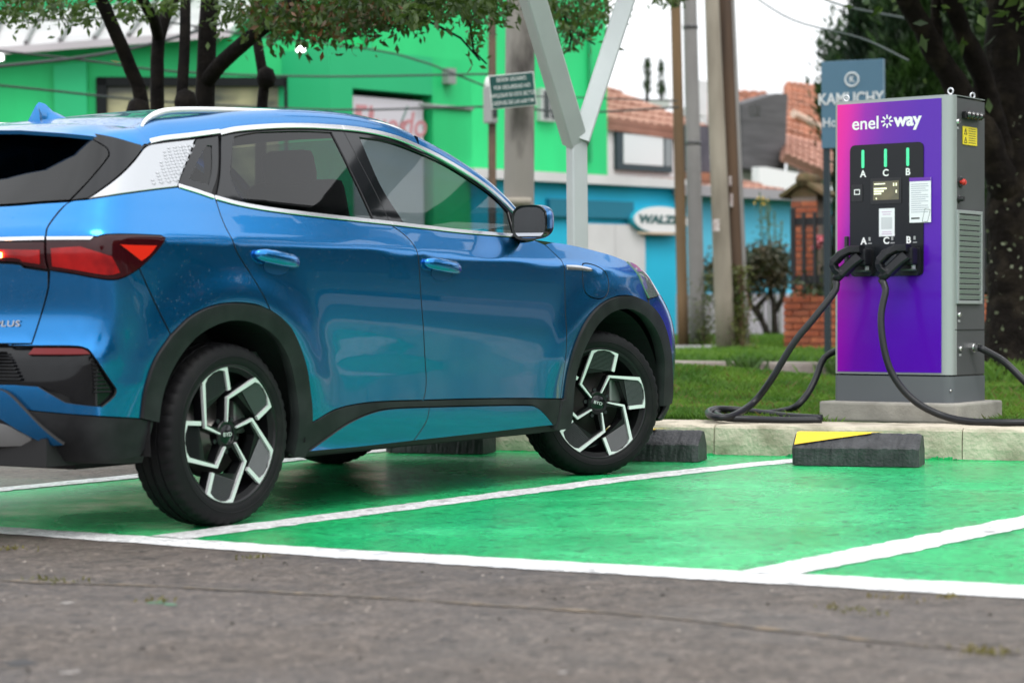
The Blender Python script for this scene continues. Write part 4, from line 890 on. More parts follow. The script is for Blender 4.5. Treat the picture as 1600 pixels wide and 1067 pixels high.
st = empty('flower_stalks', tuple(onz(1205, 520, 0.22))); tag(st, 'tall thin stalks with yellow blooms against the turquoise wall', 'plant'); S0 = Vector(st.location)
for (xb, xt, yt) in ((1192, 1187, 300), (1200, 1202, 318), (1212, 1210, 330), (1218, 1222, 345), (1205, 1196, 312)):
    v0, v1 = at(xb, 410, Zs+0.6)-S0, at(xt, yt, Zs+0.6)-S0
    MB().tube([(v0.x, v0.y, 0.0), v0, v1], 0.012, 5).build('stalk', mat('stalk_green', (0.08, 0.12, 0.04), 0.7), st)
    leaves_mesh('leaves', [tuple(v0.lerp(v1, rng.uniform(0.1, 0.9))+Vector(rng.normal(0, 0.05, 3))) for _ in range(26)], 0.07, IVY, st, 0.4)
for (px, py) in ((1188, 310), (1195, 316), (1240, 302)):
    v = at(px, py, Zs+0.6)-S0; leaves_mesh('bloom', [tuple(v+Vector(rng.normal(0, 0.03, 3))) for _ in range(14)], 0.045, mat('bloom_yellow', (0.70, 0.48, 0.08), 0.6), st, 0.7)

# ---- houses on the far corner
TQ = mat('turquoise_paint', (0.006, 0.45, 0.68), 0.7, col2=(0.010, 0.50, 0.74), nscale=0.8, bump=0.05, bscale=20)
TQL = mat('pale_blue_paint', (0.085, 0.47, 0.68), 0.7, col2=(0.10, 0.52, 0.72), nscale=0.8)
WHT = mat('white_render', (0.72, 0.70, 0.70), 0.8, col2=(0.62, 0.60, 0.60), nscale=1.2)
GRN = mat('green_paint', (0.009, 0.47, 0.145), 0.65, col2=(0.012, 0.56, 0.175), nscale=0.8, bump=0.05, bscale=12, stretch=(1.5, 1.5, 0.5))
GRN2 = mat('dark_green_paint', (0.008, 0.40, 0.15), 0.65, col2=(0.010, 0.44, 0.17), nscale=0.6)
LILAC = mat('lilac_grey_wall', (0.36, 0.34, 0.38), 0.8, col2=(0.42, 0.39, 0.43), nscale=1.0)
FP = Plane((24.17, 11.01, 0.2), math.radians(-7.9))
def S(px, py, off=0.0): s, z = FP.st(px, py, off); return (s, z-0.2)
tq = FP.root('turquoise_house'); tag(tq, 'turquoise painted house front with a white garage door', 'house')
zt = S(950, 290)[1]
a, b = S(735, 290)[0], S(1055, 300)[0]
MB().box(((a+b)/2, 2.0, zt/2), (b-a, 4.0, zt)).build('wall', TQ, tq)
le = MB().box(((a+b)/2, 1.98, zt+0.07), (b-a+0.2, 4.3, 0.14)).build('white_ledge', WHT, tq)
d0, d1 = S(908, 400)[0], S(1003, 400)[0]; dt = S(960, 351)[1]
gd = MB().box(((d0+d1)/2, -0.035, dt/2), (d1-d0, 0.06, dt)).build('garage_door', WHT, tq)
MB().box(((d0+S(984, 345)[0])/2-0.4, -0.04, dt+0.22), (S(984, 345)[0]-d0+0.8, 0.09, 0.26)).build('door_lintel', mat('lintel_teal', (0.006, 0.17, 0.26), 0.7), tq)
MB().box(((d0+d1)/2, -0.068, dt*0.5), (0.02, 0.006, dt)).build('door_joint', mat('joint_grey', (0.55, 0.54, 0.54), 0.7), gd)
# pale blue wall further along with a lilac plinth
c_, e_ = S(1056, 320)[0], S(1300, 320)[0]; zl = S(1150, 308)[1]
w2 = FP.root('pale_blue_house'); tag(w2, 'pale blue wall with a lilac grey base behind the poles', 'house')
MB().box(((c_+e_)/2+1.5, 2.1, zl/2), (e_-c_+3, 4.0, zl)).build('wall', TQL, w2)
MB().box(((c_+e_)/2+1.5, 0.06, S(1150, 459)[1]/2), (e_-c_+3, 0.06, S(1150, 459)[1])).build('plinth', LILAC, w2)
MB().box(((c_+e_)/2+1.5, 1.9, zl+0.06), (e_-c_+3.2, 4.2, 0.16)).build('coping', mat('coping_grey', (0.33, 0.31, 0.33), 0.8), w2)
ov = empty('oval_sign', tuple(FP.o)); ov.rotation_euler = (0, 0, FP.a); tag(ov, 'white oval sign with dark lettering on the turquoise house', 'sign')
oc = S(1030, 344, -0.10); orx = S(1074, 344, -0.10)[0]-oc[0]; orz = 0.5*(S(1030, 321, -0.1)[1]-S(1030, 366, -0.1)[1])
MB().prism([(oc[0]+orx*math.cos(t), oc[1]+orz*math.sin(t)) for t in np.linspace(0, 2*math.pi, 36, endpoint=False)], -0.14, -0.02, 'y').build('rim', mat('oval_teal', (0.02, 0.42, 0.55), 0.6), ov)
face = MB().prism([(oc[0]+orx*0.95*math.cos(t), oc[1]+orz*0.92*math.sin(t)) for t in np.linspace(0, 2*math.pi, 36, endpoint=False)], -0.155, -0.139, 'y').build('face', mat('oval_white', (0.82, 0.80, 0.80), 0.5), ov)
t_ = text_obj('lettering', 'WALZEV', 0.17, mat('oval_dark', (0.02, 0.10, 0.10), 0.6), face, extrude=0.003, bold=0.010, shear=0.15, sx=1.75); t_.location = (oc[0], -0.158, oc[1])
MB().box((oc[0]-0.05, -0.158, oc[1]-0.21), (1.1, 0.004, 0.035)).build('underline', mat('oval_tan', (0.55, 0.42, 0.30), 0.6), face)
# white house with the shop window above, and its tiled roof
TILE = mat('roof_tile_pink', (0.42, 0.22, 0.165), 0.9, col2=(0.33, 0.165, 0.12), nscale=2.0, bump=0.4, bscale=20)
TILEO = mat('roof_tile_orange', (0.42, 0.155, 0.08), 0.9, col2=(0.20, 0.085, 0.05), nscale=2.2, bump=0.4, bscale=20)
def tiled_roof(root, p00, p10, p01, p11, courses, material, name='roof'):
    """roof slope from the eaves edge p00-p10 to the ridge edge p01-p11, laid in overlapping courses of half-round tiles"""
    p00, p10, p01, p11 = map(Vector, (p00, p10, p01, p11)); nrm = (p10-p00).cross(p01-p00).normalized()
    base = mesh_obj(name, [p00-nrm*0.04, p10-nrm*0.04, p11-nrm*0.04, p01-nrm*0.04, p00-nrm*0.16, p10-nrm*0.16, p11-nrm*0.16, p01-nrm*0.16], [(0, 1, 2, 3), (4, 7, 6, 5), (0, 4, 5, 1), (1, 5, 6, 2), (2, 6, 7, 3), (3, 7, 4, 0)], material, root)
    vs = []; fs = []
    for c in range(courses):
        t0, t1 = c/courses, (c+1.12)/courses; t1 = min(t1, 1.0)
        ncol = max(4, int((p10-p00).length/0.22))
        for k in range(ncol):
            u0, u1 = k/ncol, (k+1)/ncol
            def pt(u, t, h): return (p00.lerp(p10, u)).lerp(p01.lerp(p11, u), t) + nrm*h
            n0 = len(vs); jit = rng.normal(0, 0.006)
            for (t, hh) in ((t0, 0.045), (t1, 0.0)):
                for q in range(5):
                    u = u0+(u1-u0)*q/4; vs.append(pt(u, t, hh+0.045*math.sin(math.pi*q/4)+jit))
            fs += [(n0+q, n0+q+1, n0+5+q+1, n0+5+q) for q in range(4)]
            for q in range(5): vs.append(pt(u0+(u1-u0)*q/4, t0, -0.03))
            fs += [(n0+10+q, n0+10+q+1, n0+q+1, n0+q) for q in range(4)]
    o = mesh_obj('roof_tile', vs, fs, material, base); o['kind'] = 'stuff'
    return base
FW = Plane(tuple(FP.o + FP.n*3.0 + np.array([0, 0, 0.0])), math.radians(-7.9))
def T(px, py, off=0.0): s, z = FW.st(px, py, off); return (s, z-0.2)
wh = FW.root('white_house'); tag(wh, 'white house with a dark framed shop window and pink tiled roof', 'house')
x0, x1 = T(948, 250)[0], T(1100, 250)[0]; zb_, ztp = T(1000, 296)[1], T(1000, 196)[1]
MB().box(((x0+x1)/2, 2.5, (ztp)/2), (x1-x0, 5.0, ztp)).build('wall', WHT, wh)
wa, wb = T(959, 240), T(1046, 240); wt, wbt = T(1000, 208)[1], T(1000, 268)[1]
fr = MB().box(((wa[0]+wb[0])/2, -0.02, (wt+wbt)/2), (wb[0]-wa[0], 0.10, wt-wbt)).build('window_frame', mat('frame_dark_teal', (0.015, 0.035, 0.045), 0.5), wh)
pa, pb = T(969, 240)[0], T(1031, 240)[0]; pt_, pb2 = T(1000, 212)[1], T(1000, 258)[1]
MB().box(((pa+pb)/2, -0.075, (pt_+pb2)/2), (pb-pa, 0.01, pt_-pb2)).build('window_pane', mat('pane_white', (0.62, 0.66, 0.67), 0.25), fr)
pa2, pb3 = T(1034, 240)[0], T(1044, 240)[0]
MB().box(((pa2+pb3)/2, -0.075, (pt_+pb2)/2), (pb3-pa2, 0.01, pt_-pb2)).build('window_pane', mat('pane_grey', (0.20, 0.23, 0.24), 0.25), fr)
tiled_roof(wh, (x0-0.2, -0.15, ztp+0.02), (x1+0.6, -0.15, ztp-0.12), (x0-0.2, 4.4, T(960, 128, 4.4)[1]+0.28), (x1+0.6, 4.4, T(1060, 138, 4.4)[1]+0.2), 9, TILE)
lo_ = T(1000, 290)[1]
tiled_roof(wh, (x0+0.1, -1.6, T(960, 293, -1.6)[1]), (x1+1.0, -1.6, T(1100, 302, -1.6)[1]), (x0+0.1, -0.1, T(960, 280, -0.1)[1]), (x1+1.0, -0.1, T(1100, 281, -0.1)[1]), 3, TILE, 'porch_roof')
for (px, py, w_) in ((1038, 163, 0.35), (1080, 176, 0.4)):
    q = T(px, py, 2.0); MB().box((q[0], 2.0, q[1]), (w_, 0.5, 0.16)).build('roof_light', WHT, wh)
# dark clad house between the poles and the hotel sign
FD = Plane(tuple(FP.o + FP.n*1.2), math.radians(-7.9))
def D_(px, py, off=0.0): s, z = FD.st(px, py, off); return (s, z-0.2)
dk = FD.root('dark_house'); tag(dk, 'dark shuttered opening with a terracotta sill next to the shop window', 'house')
q0, q1 = D_(1076, 195), D_(1112, 270); MB().box(((q0[0]+q1[0])/2, 0.1, (q0[1]+q1[1])/2), (q1[0]-q0[0]+0.1, 0.2, q0[1]-q1[1])).build('shutter', mat('shutter_dark', (0.05, 0.045, 0.06), 0.8, col2=(0.09, 0.08, 0.10), nscale=2), dk)
MB().box(((q0[0]+q1[0])/2, 0.0, q1[1]-0.1), (q1[0]-q0[0]+0.2, 0.3, 0.16)).build('sill', TILEO, dk)
MB().box(((q0[0]+q1[0])/2+0.2, 0.5, (q1[1]-0.2)/2), (q1[0]-q0[0]+1.2, 0.6, q1[1]-0.2)).build('wall', WHT, dk)
FG = Plane(tuple(FP.o + FP.n*7.0), math.radians(-7.9))
def G_(px, py, off=0.0): s, z = FG.st(px, py, off); return (s, z-0.2)
gh = FG.root('slate_gable_house'); tag(gh, 'house with a dark slate coloured party wall and orange tiled roof', 'house')
pts = [G_(1160, 262), G_(1226, 274), G_(1231, 147), G_(1214, 146), G_(1161, 162)]
MB().prism(pts, 0.0, 0.4, 'y').build('slate_wall', mat('slate_wall_mat', (0.065, 0.062, 0.065), 0.85, col2=(0.10, 0.095, 0.10), nscale=2, bump=0.3, bscale=10, stretch=(0.4, 1, 4)), gh)
pts = [G_(1080, 330), G_(1300, 330), G_(1300, 268), G_(1228, 268), G_(1161, 262), G_(1080, 262)]
MB().prism(pts, 0.5, 1.0, 'y').build('white_wall', WHT, gh)
pts = [G_(1150, 312), G_(1236, 312), G_(1236, 276), G_(1226, 275), G_(1161, 263), G_(1150, 263)]
MB().prism(pts, -0.6, -0.42, 'y').build('parapet', mat('bright_render', (0.80, 0.78, 0.78), 0.8), gh)
pts = [G_(1225, 285), G_(1300, 292), G_(1290, 268), G_(1228, 243)]
MB().prism(pts, -0.35, -0.05, 'y').build('gable_wall', WHT, gh)
def g3(px, py, off): s, z = G_(px, py, off); return (s, off, z)
tiled_roof(gh, g3(1228, 226, 0.6), g3(1310, 252, 0.6), g3(1228, 128, 6.0), g3(1310, 137, 6.0), 12, TILEO)
tiled_roof(gh, g3(1226, 243, -0.6), g3(1310, 280, -0.6), g3(1226, 212, 0.5), g3(1310, 232, 0.5), 5, TILE, 'porch_roof')
tiled_roof(gh, g3(1096, 190, 1.2), g3(1162, 190, 1.2), g3(1096, 140, 6.5), g3(1200, 144, 6.5), 9, TILEO)
MB().box((G_(1152, 230)[0], 1.0, G_(1152, 230)[1]-2), (0.30, 0.2, 7.0)).build('white_pier', WHT, gh)
v0, v1 = g3(1240, 178, 1.0), g3(1290, 205, 1.0); MB().tube([v0, v1], 0.10, 8).build('ridge_mortar', mat('ridge_pale', (0.60, 0.45, 0.36), 0.9), gh)

# ---- the green corner building on the left
gb = FP.root('green_building'); tag(gb, 'bright green painted shop building with a white shop sign', 'building')
tall0, tall1 = S(555, 100, 2.2)[0], S(948, 100, 2.2)[0]
MB().box(((tall0+tall1)/2, 5.2, 5.5), (tall1-tall0, 6.0, 11.0)).build('upper_wall', GRN, gb)
blk0, blk1 = S(515, 150)[0], S(737, 150)[0]; zk = S(620, 84)[1]
sg0, sg1 = S(551, 150)[0], S(676, 160)[0]; sgt = S(551, 138)[1]
# the sign sits in a recess: wall pieces round the opening
MB().box(((blk0+sg0)/2, 1.2, zk/2), (sg0-blk0, 2.4, zk)).build('wall', GRN2, gb)
MB().box(((sg1+blk1)/2, 1.2, zk/2), (blk1-sg1, 2.4, zk)).build('wall', GRN, gb)
MB().box(((sg0+sg1)/2, 1.2, (zk+sgt)/2), (sg1-sg0, 2.4, zk-sgt)).build('wall', GRN2, gb)
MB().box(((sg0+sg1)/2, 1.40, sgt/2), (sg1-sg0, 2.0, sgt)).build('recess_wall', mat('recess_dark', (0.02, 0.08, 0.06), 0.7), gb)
sb = MB().box(((sg0+sg1)/2-0.06, 0.10, sgt/2-0.04), (sg1-sg0-0.13, 0.06, sgt-0.10)).build('shop_sign', mat('shop_sign_white', (0.60, 0.57, 0.62), 0.5), gb)
RED = mat('sign_red', (0.56, 0.24, 0.26), 0.6)
for (body, px, py, size) in (('El', 569, 187, 0.52), ('Hues', 600, 195, 0.48), ('do', 651, 196, 0.48)):
    t_ = text_obj('lettering', body, size, RED, sb, extrude=0.002, bold=0.004, shear=0.2); q = S(px, py); t_.location = (q[0], 0.065, q[1])
MB().box((S(633, 200)[0], 0.065, S(633, 190)[1]), (0.03, 0.004, 0.5), Matrix.Rotation(0.5, 3, 'Y')).build('sign_stroke', mat('stroke_dark', (0.15, 0.25, 0.22), 0.6), sb)
# rain pipe and cable duct on the green walls
q0, q1 = S(742, 290), S(742, 60); MB().tube([(q0[0], 2.12, 0.0), (q0[0], 2.12, 9.0)], 0.05, 8).build('rain_pipe', GRN2, gb, smooth=True)
q0, q1 = S(700, 168), S(736, 172); MB().tube([(q0[0]-0.6, -0.03, q0[1]), (q1[0], -0.03, q0[1])], 0.025, 6).build('cable_duct', mat('duct_grey', (0.25, 0.28, 0.26), 0.6), gb)
q0 = S(697, 120); MB().box((q0[0], -0.06, q0[1]), (0.16, 0.12, 0.22)).build('junction_box', mat('duct_grey', (0.25, 0.28, 0.26), 0.6), gb)
q0 = S(920, 170, 2.19); MB().tube([(q0[0], 2.16, 2.9), (q0[0], 2.16, 8.0)], 0.03, 6).build('cable_duct', mat('duct_green', (0.01, 0.30, 0.11), 0.6), gb)
# small barred window in the upper wall
q = S(852, 165, 2.19); wv = MB().box((q[0], 2.15, q[1]), (0.42, 0.12, 0.52)).build('barred_window', mat('frame_pale', (0.45, 0.45, 0.45), 0.6), gb)
for k in (-1, 1): MB().box((q[0]+k*0.09, 2.08, q[1]), (0.12, 0.02, 0.44)).build('window_pane', mat('meter_dark', (0.05, 0.06, 0.06), 0.2), wv)
# rounded corner with a long dark framed window
FL = Plane(tuple(np.array(at(300, 400, 30.0))*np.array([1, 1, 0]) + np.array([0, 0, 0.2])), math.radians(-50))
def L_(px, py, off=0.0): s, z = FL.st(px, py, off); return (s, z-0.2)
gl = FL.root('green_shopfront'); tag(gl, 'green shopfront with a wide black framed window behind the tree stems', 'building')
a0, a1 = L_(-60, 100)[0], L_(525, 100)[0]; wz0, wz1 = L_(300, 300)[1], L_(300, 123)[1]; w0, w1 = L_(152, 150)[0], L_(459, 150)[0]
ztop_l, ztop_r = L_(0, 80)[1], L_(520, 60)[1]
zT = L_(300, 58)[1]
MB().prism([(a0, 0), (w0, 0), (w0, zT), (a0, L_(-60, 90)[1])], 0.0, 3.0, 'y').build('wall', GRN, gl)
MB().prism([(w1, 0), (a1, 0), (a1, zT-0.05), (w1, zT)], 0.0, 3.0, 'y').build('wall', GRN, gl)
MB().prism([(w0, wz1), (w1, wz1), (w1, zT), (w0, zT)], 0.0, 3.0, 'y').build('wall', GRN, gl)
MB().prism([(w0, 0), (w1, 0), (w1, wz0), (w0, wz0)], 0.0, 3.0, 'y').build('wall', GRN, gl)
MB().prism([(L_(85, 100)[0], 0), (L_(136, 100)[0], 0), (L_(136, 100)[0], zT-0.35), (L_(85, 100)[0], zT-0.40)], -0.10, -0.002, 'y').build('pilaster', GRN2, gl)
wf = MB()
for (x, z, w_, h_) in (((w0+w1)/2, wz1-0.05, w1-w0, 0.12), (w0+0.06, (wz0+wz1)/2, 0.14, wz1-wz0), (w1-0.06, (wz0+wz1)/2, 0.14, wz1-wz0)): wf.box((x, -0.03, z), (w_, 0.12, h_))
wfo = wf.build('window_frame', mat('frame_black', (0.006, 0.008, 0.009), 0.6, spec=0.2), gl)
MB().box(((w0+w1)/2, 0.06, (wz0+wz1)/2), (w1-w0-0.2, 0.02, wz1-wz0-0.1)).build('window_pane', mat('shop_pane_reflections', (0.09, 0.10, 0.075), 0.15, col2=(0.50, 0.47, 0.26), nscale=1.3, nmix=(0.40, 0.62), stretch=(0.8, 1, 1.8)), wfo)  # green and yellow reflections in the glass painted as colour noise
# pale sheet roof over the shopfront
r0 = [(L_(-60, 84)[0], -0.4, L_(-60, 84)[1]), (L_(360, 54)[0], -0.4, L_(360, 52)[1]), (L_(420, 20, 4)[0], 4.5, L_(420, -14, 4.5)[1]), (L_(-60, 30, 4)[0], 4.5, L_(-60, 28, 4.5)[1])]
ROOFS = mat('pale_sheet_roof', (0.52, 0.48, 0.50), 0.5, col2=(0.44, 0.41, 0.43), nscale=1.0)
rf = mesh_obj('sheet_roof', r0 + [(x, y, z-0.1) for x, y, z in r0], [(0, 1, 2, 3), (7, 6, 5, 4), (0, 4, 5, 1), (1, 5, 6, 2), (2, 6, 7, 3), (3, 7, 4, 0)], ROOFS, gl)
for k in range(1, 8):
    t = k/8; p, q = Vector(r0[0]).lerp(Vector(r0[1]), t), Vector(r0[3]).lerp(Vector(r0[2]), t); MB().tube([p+Vector((0, 0, 0.03)), q+Vector((0, 0, 0.03))], 0.035, 6).build('roof_rib', mat('rib_dark', (0.20, 0.19, 0.20), 0.6), rf)
rw0, rw1 = L_(-120, 0, 7.5)[0], L_(570, 0, 7.5)[0]; MB().box(((rw0+rw1)/2, 7.6, 4.5), (rw1-rw0, 0.4, 9.0)).build('rear_wall', GRN2, gl)
# floodlights, lit
for (px, py, Z, label) in ((470, 78, 28.6, 'lit white floodlight on the green wall near the shop sign'), (-2, 92, 28.6, 'lit white floodlight on the green wall at the picture edge')):
    p = at(px, py, Z); fl = empty('floodlight', p); fl.rotation_euler = (0, 0, FL.a); tag(fl, label, 'lamp', 'floodlights on the green shopfront')
    MB().box((0, 0.05, 0.02), (0.13, 0.10, 0.10), None, 0.01).build('housing', mat('flood_white', (0.7, 0.7, 0.7), 0.5), fl)
    MB().box((0, -0.008, 0.01), (0.09, 0.02, 0.065), None, 0.004).build('lamp_face', mat('flood_glow', (1, 1, 1), 0.5, emit=(0.95, 1.0, 1.0), estr=12.0), fl)
    MB().tube([(0, 0.1, 0), (0, 0.5, 0.1)], 0.02, 6).build('bracket', mat('flood_white', (0.7, 0.7, 0.7), 0.5), fl)

# ---- overhead wires
WIRE = mat('wire_black', (0.03, 0.04, 0.04), 0.6)
def wire(pts, label, r=0.012, sag=0.0):
    p = [at(*q) for q in pts]; o = MB().tube([Vector(v) for v in catmull([tuple(q) for q in p], 0.5)], r, 6).build('overhead_wire', WIRE); tag(o, label, 'wire', 'overhead wires')
wire([(-80, 112, 24), (160, 85, 25), (330, 42, 26), (560, -40, 27)], 'black cable rising across the shopfront from the left edge', 0.022)
wire([(-80, 72, 24), (120, 93, 25), (270, 112, 26), (500, 120, 27), (770, 116, 27)], 'thin wire crossing above the shop window', 0.014)
wire([(-80, 126, 24), (90, 143, 25), (240, 158, 26), (520, 172, 27), (770, 167, 27), (900, 176, 27), (1060, 168, 28)], 'lowest wire running past the shop sign to the poles', 0.014)
wire([(-80, 40, 24), (200, 30, 25), (420, 60, 26), (620, 85, 27), (770, 140, 27)], 'wire dropping to the electric meter', 0.012)
wire([(1170, -10, 26), (1240, 32, 24), (1345, 60, 22), (1420, 95, 20)], 'sagging wire in the white sky beside the conifers', 0.009)
wire([(1260, -12, 26), (1320, 10, 24), (1420, 30, 22)], 'short wire entering the conifers at the top', 0.012)
wire([(770, 150, 27), (880, 152, 27), (1058, 158, 28)], 'wire from the meter to the wooden pole', 0.010)

# ---- trees
def limb(mb, pts, r0, r1): 
    c = catmull(pts, 0.25); n = len(c); mb.tube(c, [r0+(r1-r0)*i/(n-1) for i in range(n)], 9)
# multi-stemmed tree in front of the shopfront; each stem followed from the photograph at its own distance
tr = empty('street_tree', tuple(at(310, 600, 16.0)*1.0)); tr.location.z = 0.1; tag(tr, 'dark multi stemmed street tree with overhanging crown behind the car roof', 'tree')
T0 = Vector(tr.location)
def tp_(px, py, Z): return tuple(at(px, py, Z)-T0)
stems = [[(225, 470, 16), (226, 190, 16), (205, 110, 15.9), (180, 50, 15.7), (158, 0, 15.6), (130, -80, 15.3)],
         [(245, 470, 16.2), (246, 190, 16.2), (248, 60, 16.2), (270, 0, 16.3), (300, -90, 16.5)],
         [(248, 60, 16.2), (240, 30, 16.0), (222, 0, 15.8), (200, -60, 15.6)],
         [(284, 470, 15.8), (283, 190, 15.8), (288, 90, 15.8), (290, 0, 15.9), (286, -100, 16.0)],
         [(318, 470, 16.1), (320, 190, 16.1), (322, 120, 16.1), (328, 0, 16.1), (345, -110, 16.3)],
         [(322, 130, 16.1), (345, 100, 15.9), (390, 60, 15.6), (440, 20, 15.3), (500, -30, 15.0), (600, -90, 14.6)],
         [(408, 470, 16.6), (408, 190, 16.6), (413, 135, 16.6), (403, 70, 16.6), (400, 20, 16.7), (420, -60, 16.8)]]
rad = [0.062, 0.060, 0.045, 0.050, 0.085, 0.060, 0.048]
TRB = mat('wet_dark_bark', (0.006, 0.005, 0.005), 0.85, spec=0.15, col2=(0.016, 0.013, 0.011), nscale=9, bump=0.8, bscale=22, bdist=0.02)
for sm_, r_ in zip(stems, rad):
    mb = MB(); limb(mb, [tp_(*q) for q in sm_], r_, r_*0.72); mb.build('trunk', TRB, tr, smooth=True)
for (px, py, Z, r_) in ((216, 175, 15.95, 0.09), (290, 160, 15.75, 0.085), (416, 122, 16.55, 0.075)):
    mb = MB(); mb.lathe([(0.0, -r_*1.2), (r_*0.8, -r_*0.8), (r_, 0), (r_*0.75, r_*0.8), (0.0, r_*1.2)], 10, 'z', tp_(px, py, Z)); o = mb.build('trunk_burl', TRB, tr, smooth=True)
LEAF = leaf_mat('street_tree_leaves', (0.018, 0.045, 0.008), (0.085, 0.15, 0.022), 0.4)
LEAFR = leaf_mat('reddish_leaves', (0.05, 0.045, 0.012), (0.16, 0.06, 0.02), 0.3)
pts = []; ptr_ = []
def clump(px, py, Z, rx, ry, n, store):
    for _ in range(n):
        a, b, c = rng.normal(0, 0.42, 3); store.append(tp_(px+a*rx, py-9+b*ry, Z+c*0.9))
for q in ((60, 14, 15.5, 100, 26, 300), (20, 24, 15.6, 50, 34, 150), (118, 28, 15.6, 44, 32, 150), (205, 26, 15.6, 40, 28, 130), (262, 14, 15.6, 40, 22, 90), (375, 20, 15.6, 60, 60, 320), (440, 40, 15.3, 60, 50, 420), (490, 42, 15.2, 70, 38, 480), (540, 25, 15.0, 90, 50, 700), (610, 20, 14.8, 90, 42, 650), (640, 30, 14.8, 60, 32, 400), (700, 8, 15, 90, 40, 620), (760, 14, 15.2, 60, 40, 400), (745, 60, 15.4, 24, 50, 60), (872, 25, 17, 55, 46, 420), (905, 55, 17.2, 40, 34, 120), (930, 20, 17.2, 50, 50, 320), (885, 78, 17.1, 18, 14, 24), (1046, 2, 20, 34, 18, 220)): clump(*q, pts)
for q in ((540, 45, 14.9, 70, 40, 260), (470, 30, 15.0, 60, 40, 160), (590, 30, 14.8, 60, 30, 120), (410, 30, 15.5, 40, 40, 60)): clump(*q, ptr_)
for _ in range(9000):                                        # the rest of the crown above the picture
    a = rng.normal(0, 1, 3); pts.append(tuple(Vector(tp_(460+a[0]*230, -330+a[1]*120, 15.6+a[2]*1.3))))
leaves_mesh('crown', pts, 0.072, LEAF, tr, 0.40, 0.5); leaves_mesh('reddish_leaves', ptr_, 0.06, LEAFR, tr, 0.45, 0.5)
for path in (((560, -20, 15), (640, 20, 14.9), (720, 60, 15), (750, 95, 15.1)), ((700, -20, 15.2), (735, 40, 15.3), (740, 80, 15.3), (760, 100, 15.4)), ((860, -10, 17), (880, 40, 17), (910, 58, 17.1), (930, 70, 17.1)), ((880, 20, 17.0), (893, 60, 17.1), (888, 82, 17.1)), ((840, -10, 16.8), (846, 60, 16.8), (843, 105, 16.8)), ((30, -20, 15.5), (60, 20, 15.5)), ((1020, -20, 20), (1046, 4, 20), (1062, 10, 20))):
    mb = MB(); limb(mb, [tp_(*q) for q in path], 0.014, 0.006); mb.build('twig', TRB, tr)

# the big old tree at the right edge with its dark trunk
bt_ = empty('old_tree', tuple(at(1590, 590, 18.0))); bt_.location.z = 0.15; tag(bt_, 'old tree with thick mossy trunk at the right behind the charger', 'tree')
B0 = Vector(bt_.location)
def bp_(px, py, Z): return tuple(at(px, py, Z)-B0)
OLDB = mat('mossy_bark', (0.011, 0.0085, 0.007), 0.95, spec=0.15, col2=(0.034, 0.027, 0.019), nscale=5, nmix=(0.48, 0.7), bump=1.0, bscale=11, bdist=0.05)
for sm_, r0_, r1_ in (([(1592, 600, 18), (1590, 540, 18), (1588, 440, 18), (1584, 330, 18), (1582, 200, 18), (1576, 60, 18.1), (1570, -120, 18.3)], 0.27, 0.15),
                      ([(1582, 330, 18), (1560, 220, 17.8), (1530, 110, 17.6), (1500, 40, 17.4), (1470, -40, 17.2)], 0.12, 0.06),
                      ([(1575, 300, 17.9), (1540, 215, 17.7), (1490, 130, 17.5), (1450, 60, 17.3), (1418, 0, 17.1), (1390, -60, 17)], 0.13, 0.07),
                      ([(1590, 430, 18), (1605, 250, 18), (1625, 60, 18), (1640, -80, 18)], 0.17, 0.10),
                      ([(1465, 90, 17.4), (1462, 40, 17.4), (1466, -40, 17.4)], 0.05, 0.04)):
    c = catmull([bp_(*q) for q in sm_], 0.10); n = len(c)
    mb = MB(); mb.tube([Vector(v)+Vector(rng.normal(0, 0.006, 3)) for v in c], [(r0_+(r1_-r0_)*i/(n-1))*(1+0.06*math.sin(i*1.3)+rng.normal(0, 0.02)+(0.5*max(0, 1-i/6) if r0_ > 0.2 else 0)) for i in range(n)], 14); mb.build('trunk', OLDB, bt_, smooth=True)
MOSS = leaf_mat('trunk_moss', (0.10, 0.13, 0.06), (0.22, 0.24, 0.16), 0.1, 0.8)
leaves_mesh('moss', [tuple(Vector(bp_(1590+rng.uniform(-52, 20), rng.uniform(180, 560), 17.72))) for _ in range(70)], 0.035, MOSS, bt_, 0.8)['kind'] = 'stuff'
leaves_mesh('crown', [bp_(1600+rng.normal(0, 110), -200+rng.normal(0, 90), 17.5+rng.normal(0, 1.2)) for _ in range(7000)], 0.13, LEAF, bt_, 0.45, 0.4)
sp = [(float(B0.x+rng.normal(0, 0.5)), float(B0.y+rng.normal(0, 0.5)), 0.16) for _ in range(2500)]
blades(sp, 0.16, 0.006, 0.7, GRASS, 'trunk_grass', 'longer grass round the foot of the old tree')

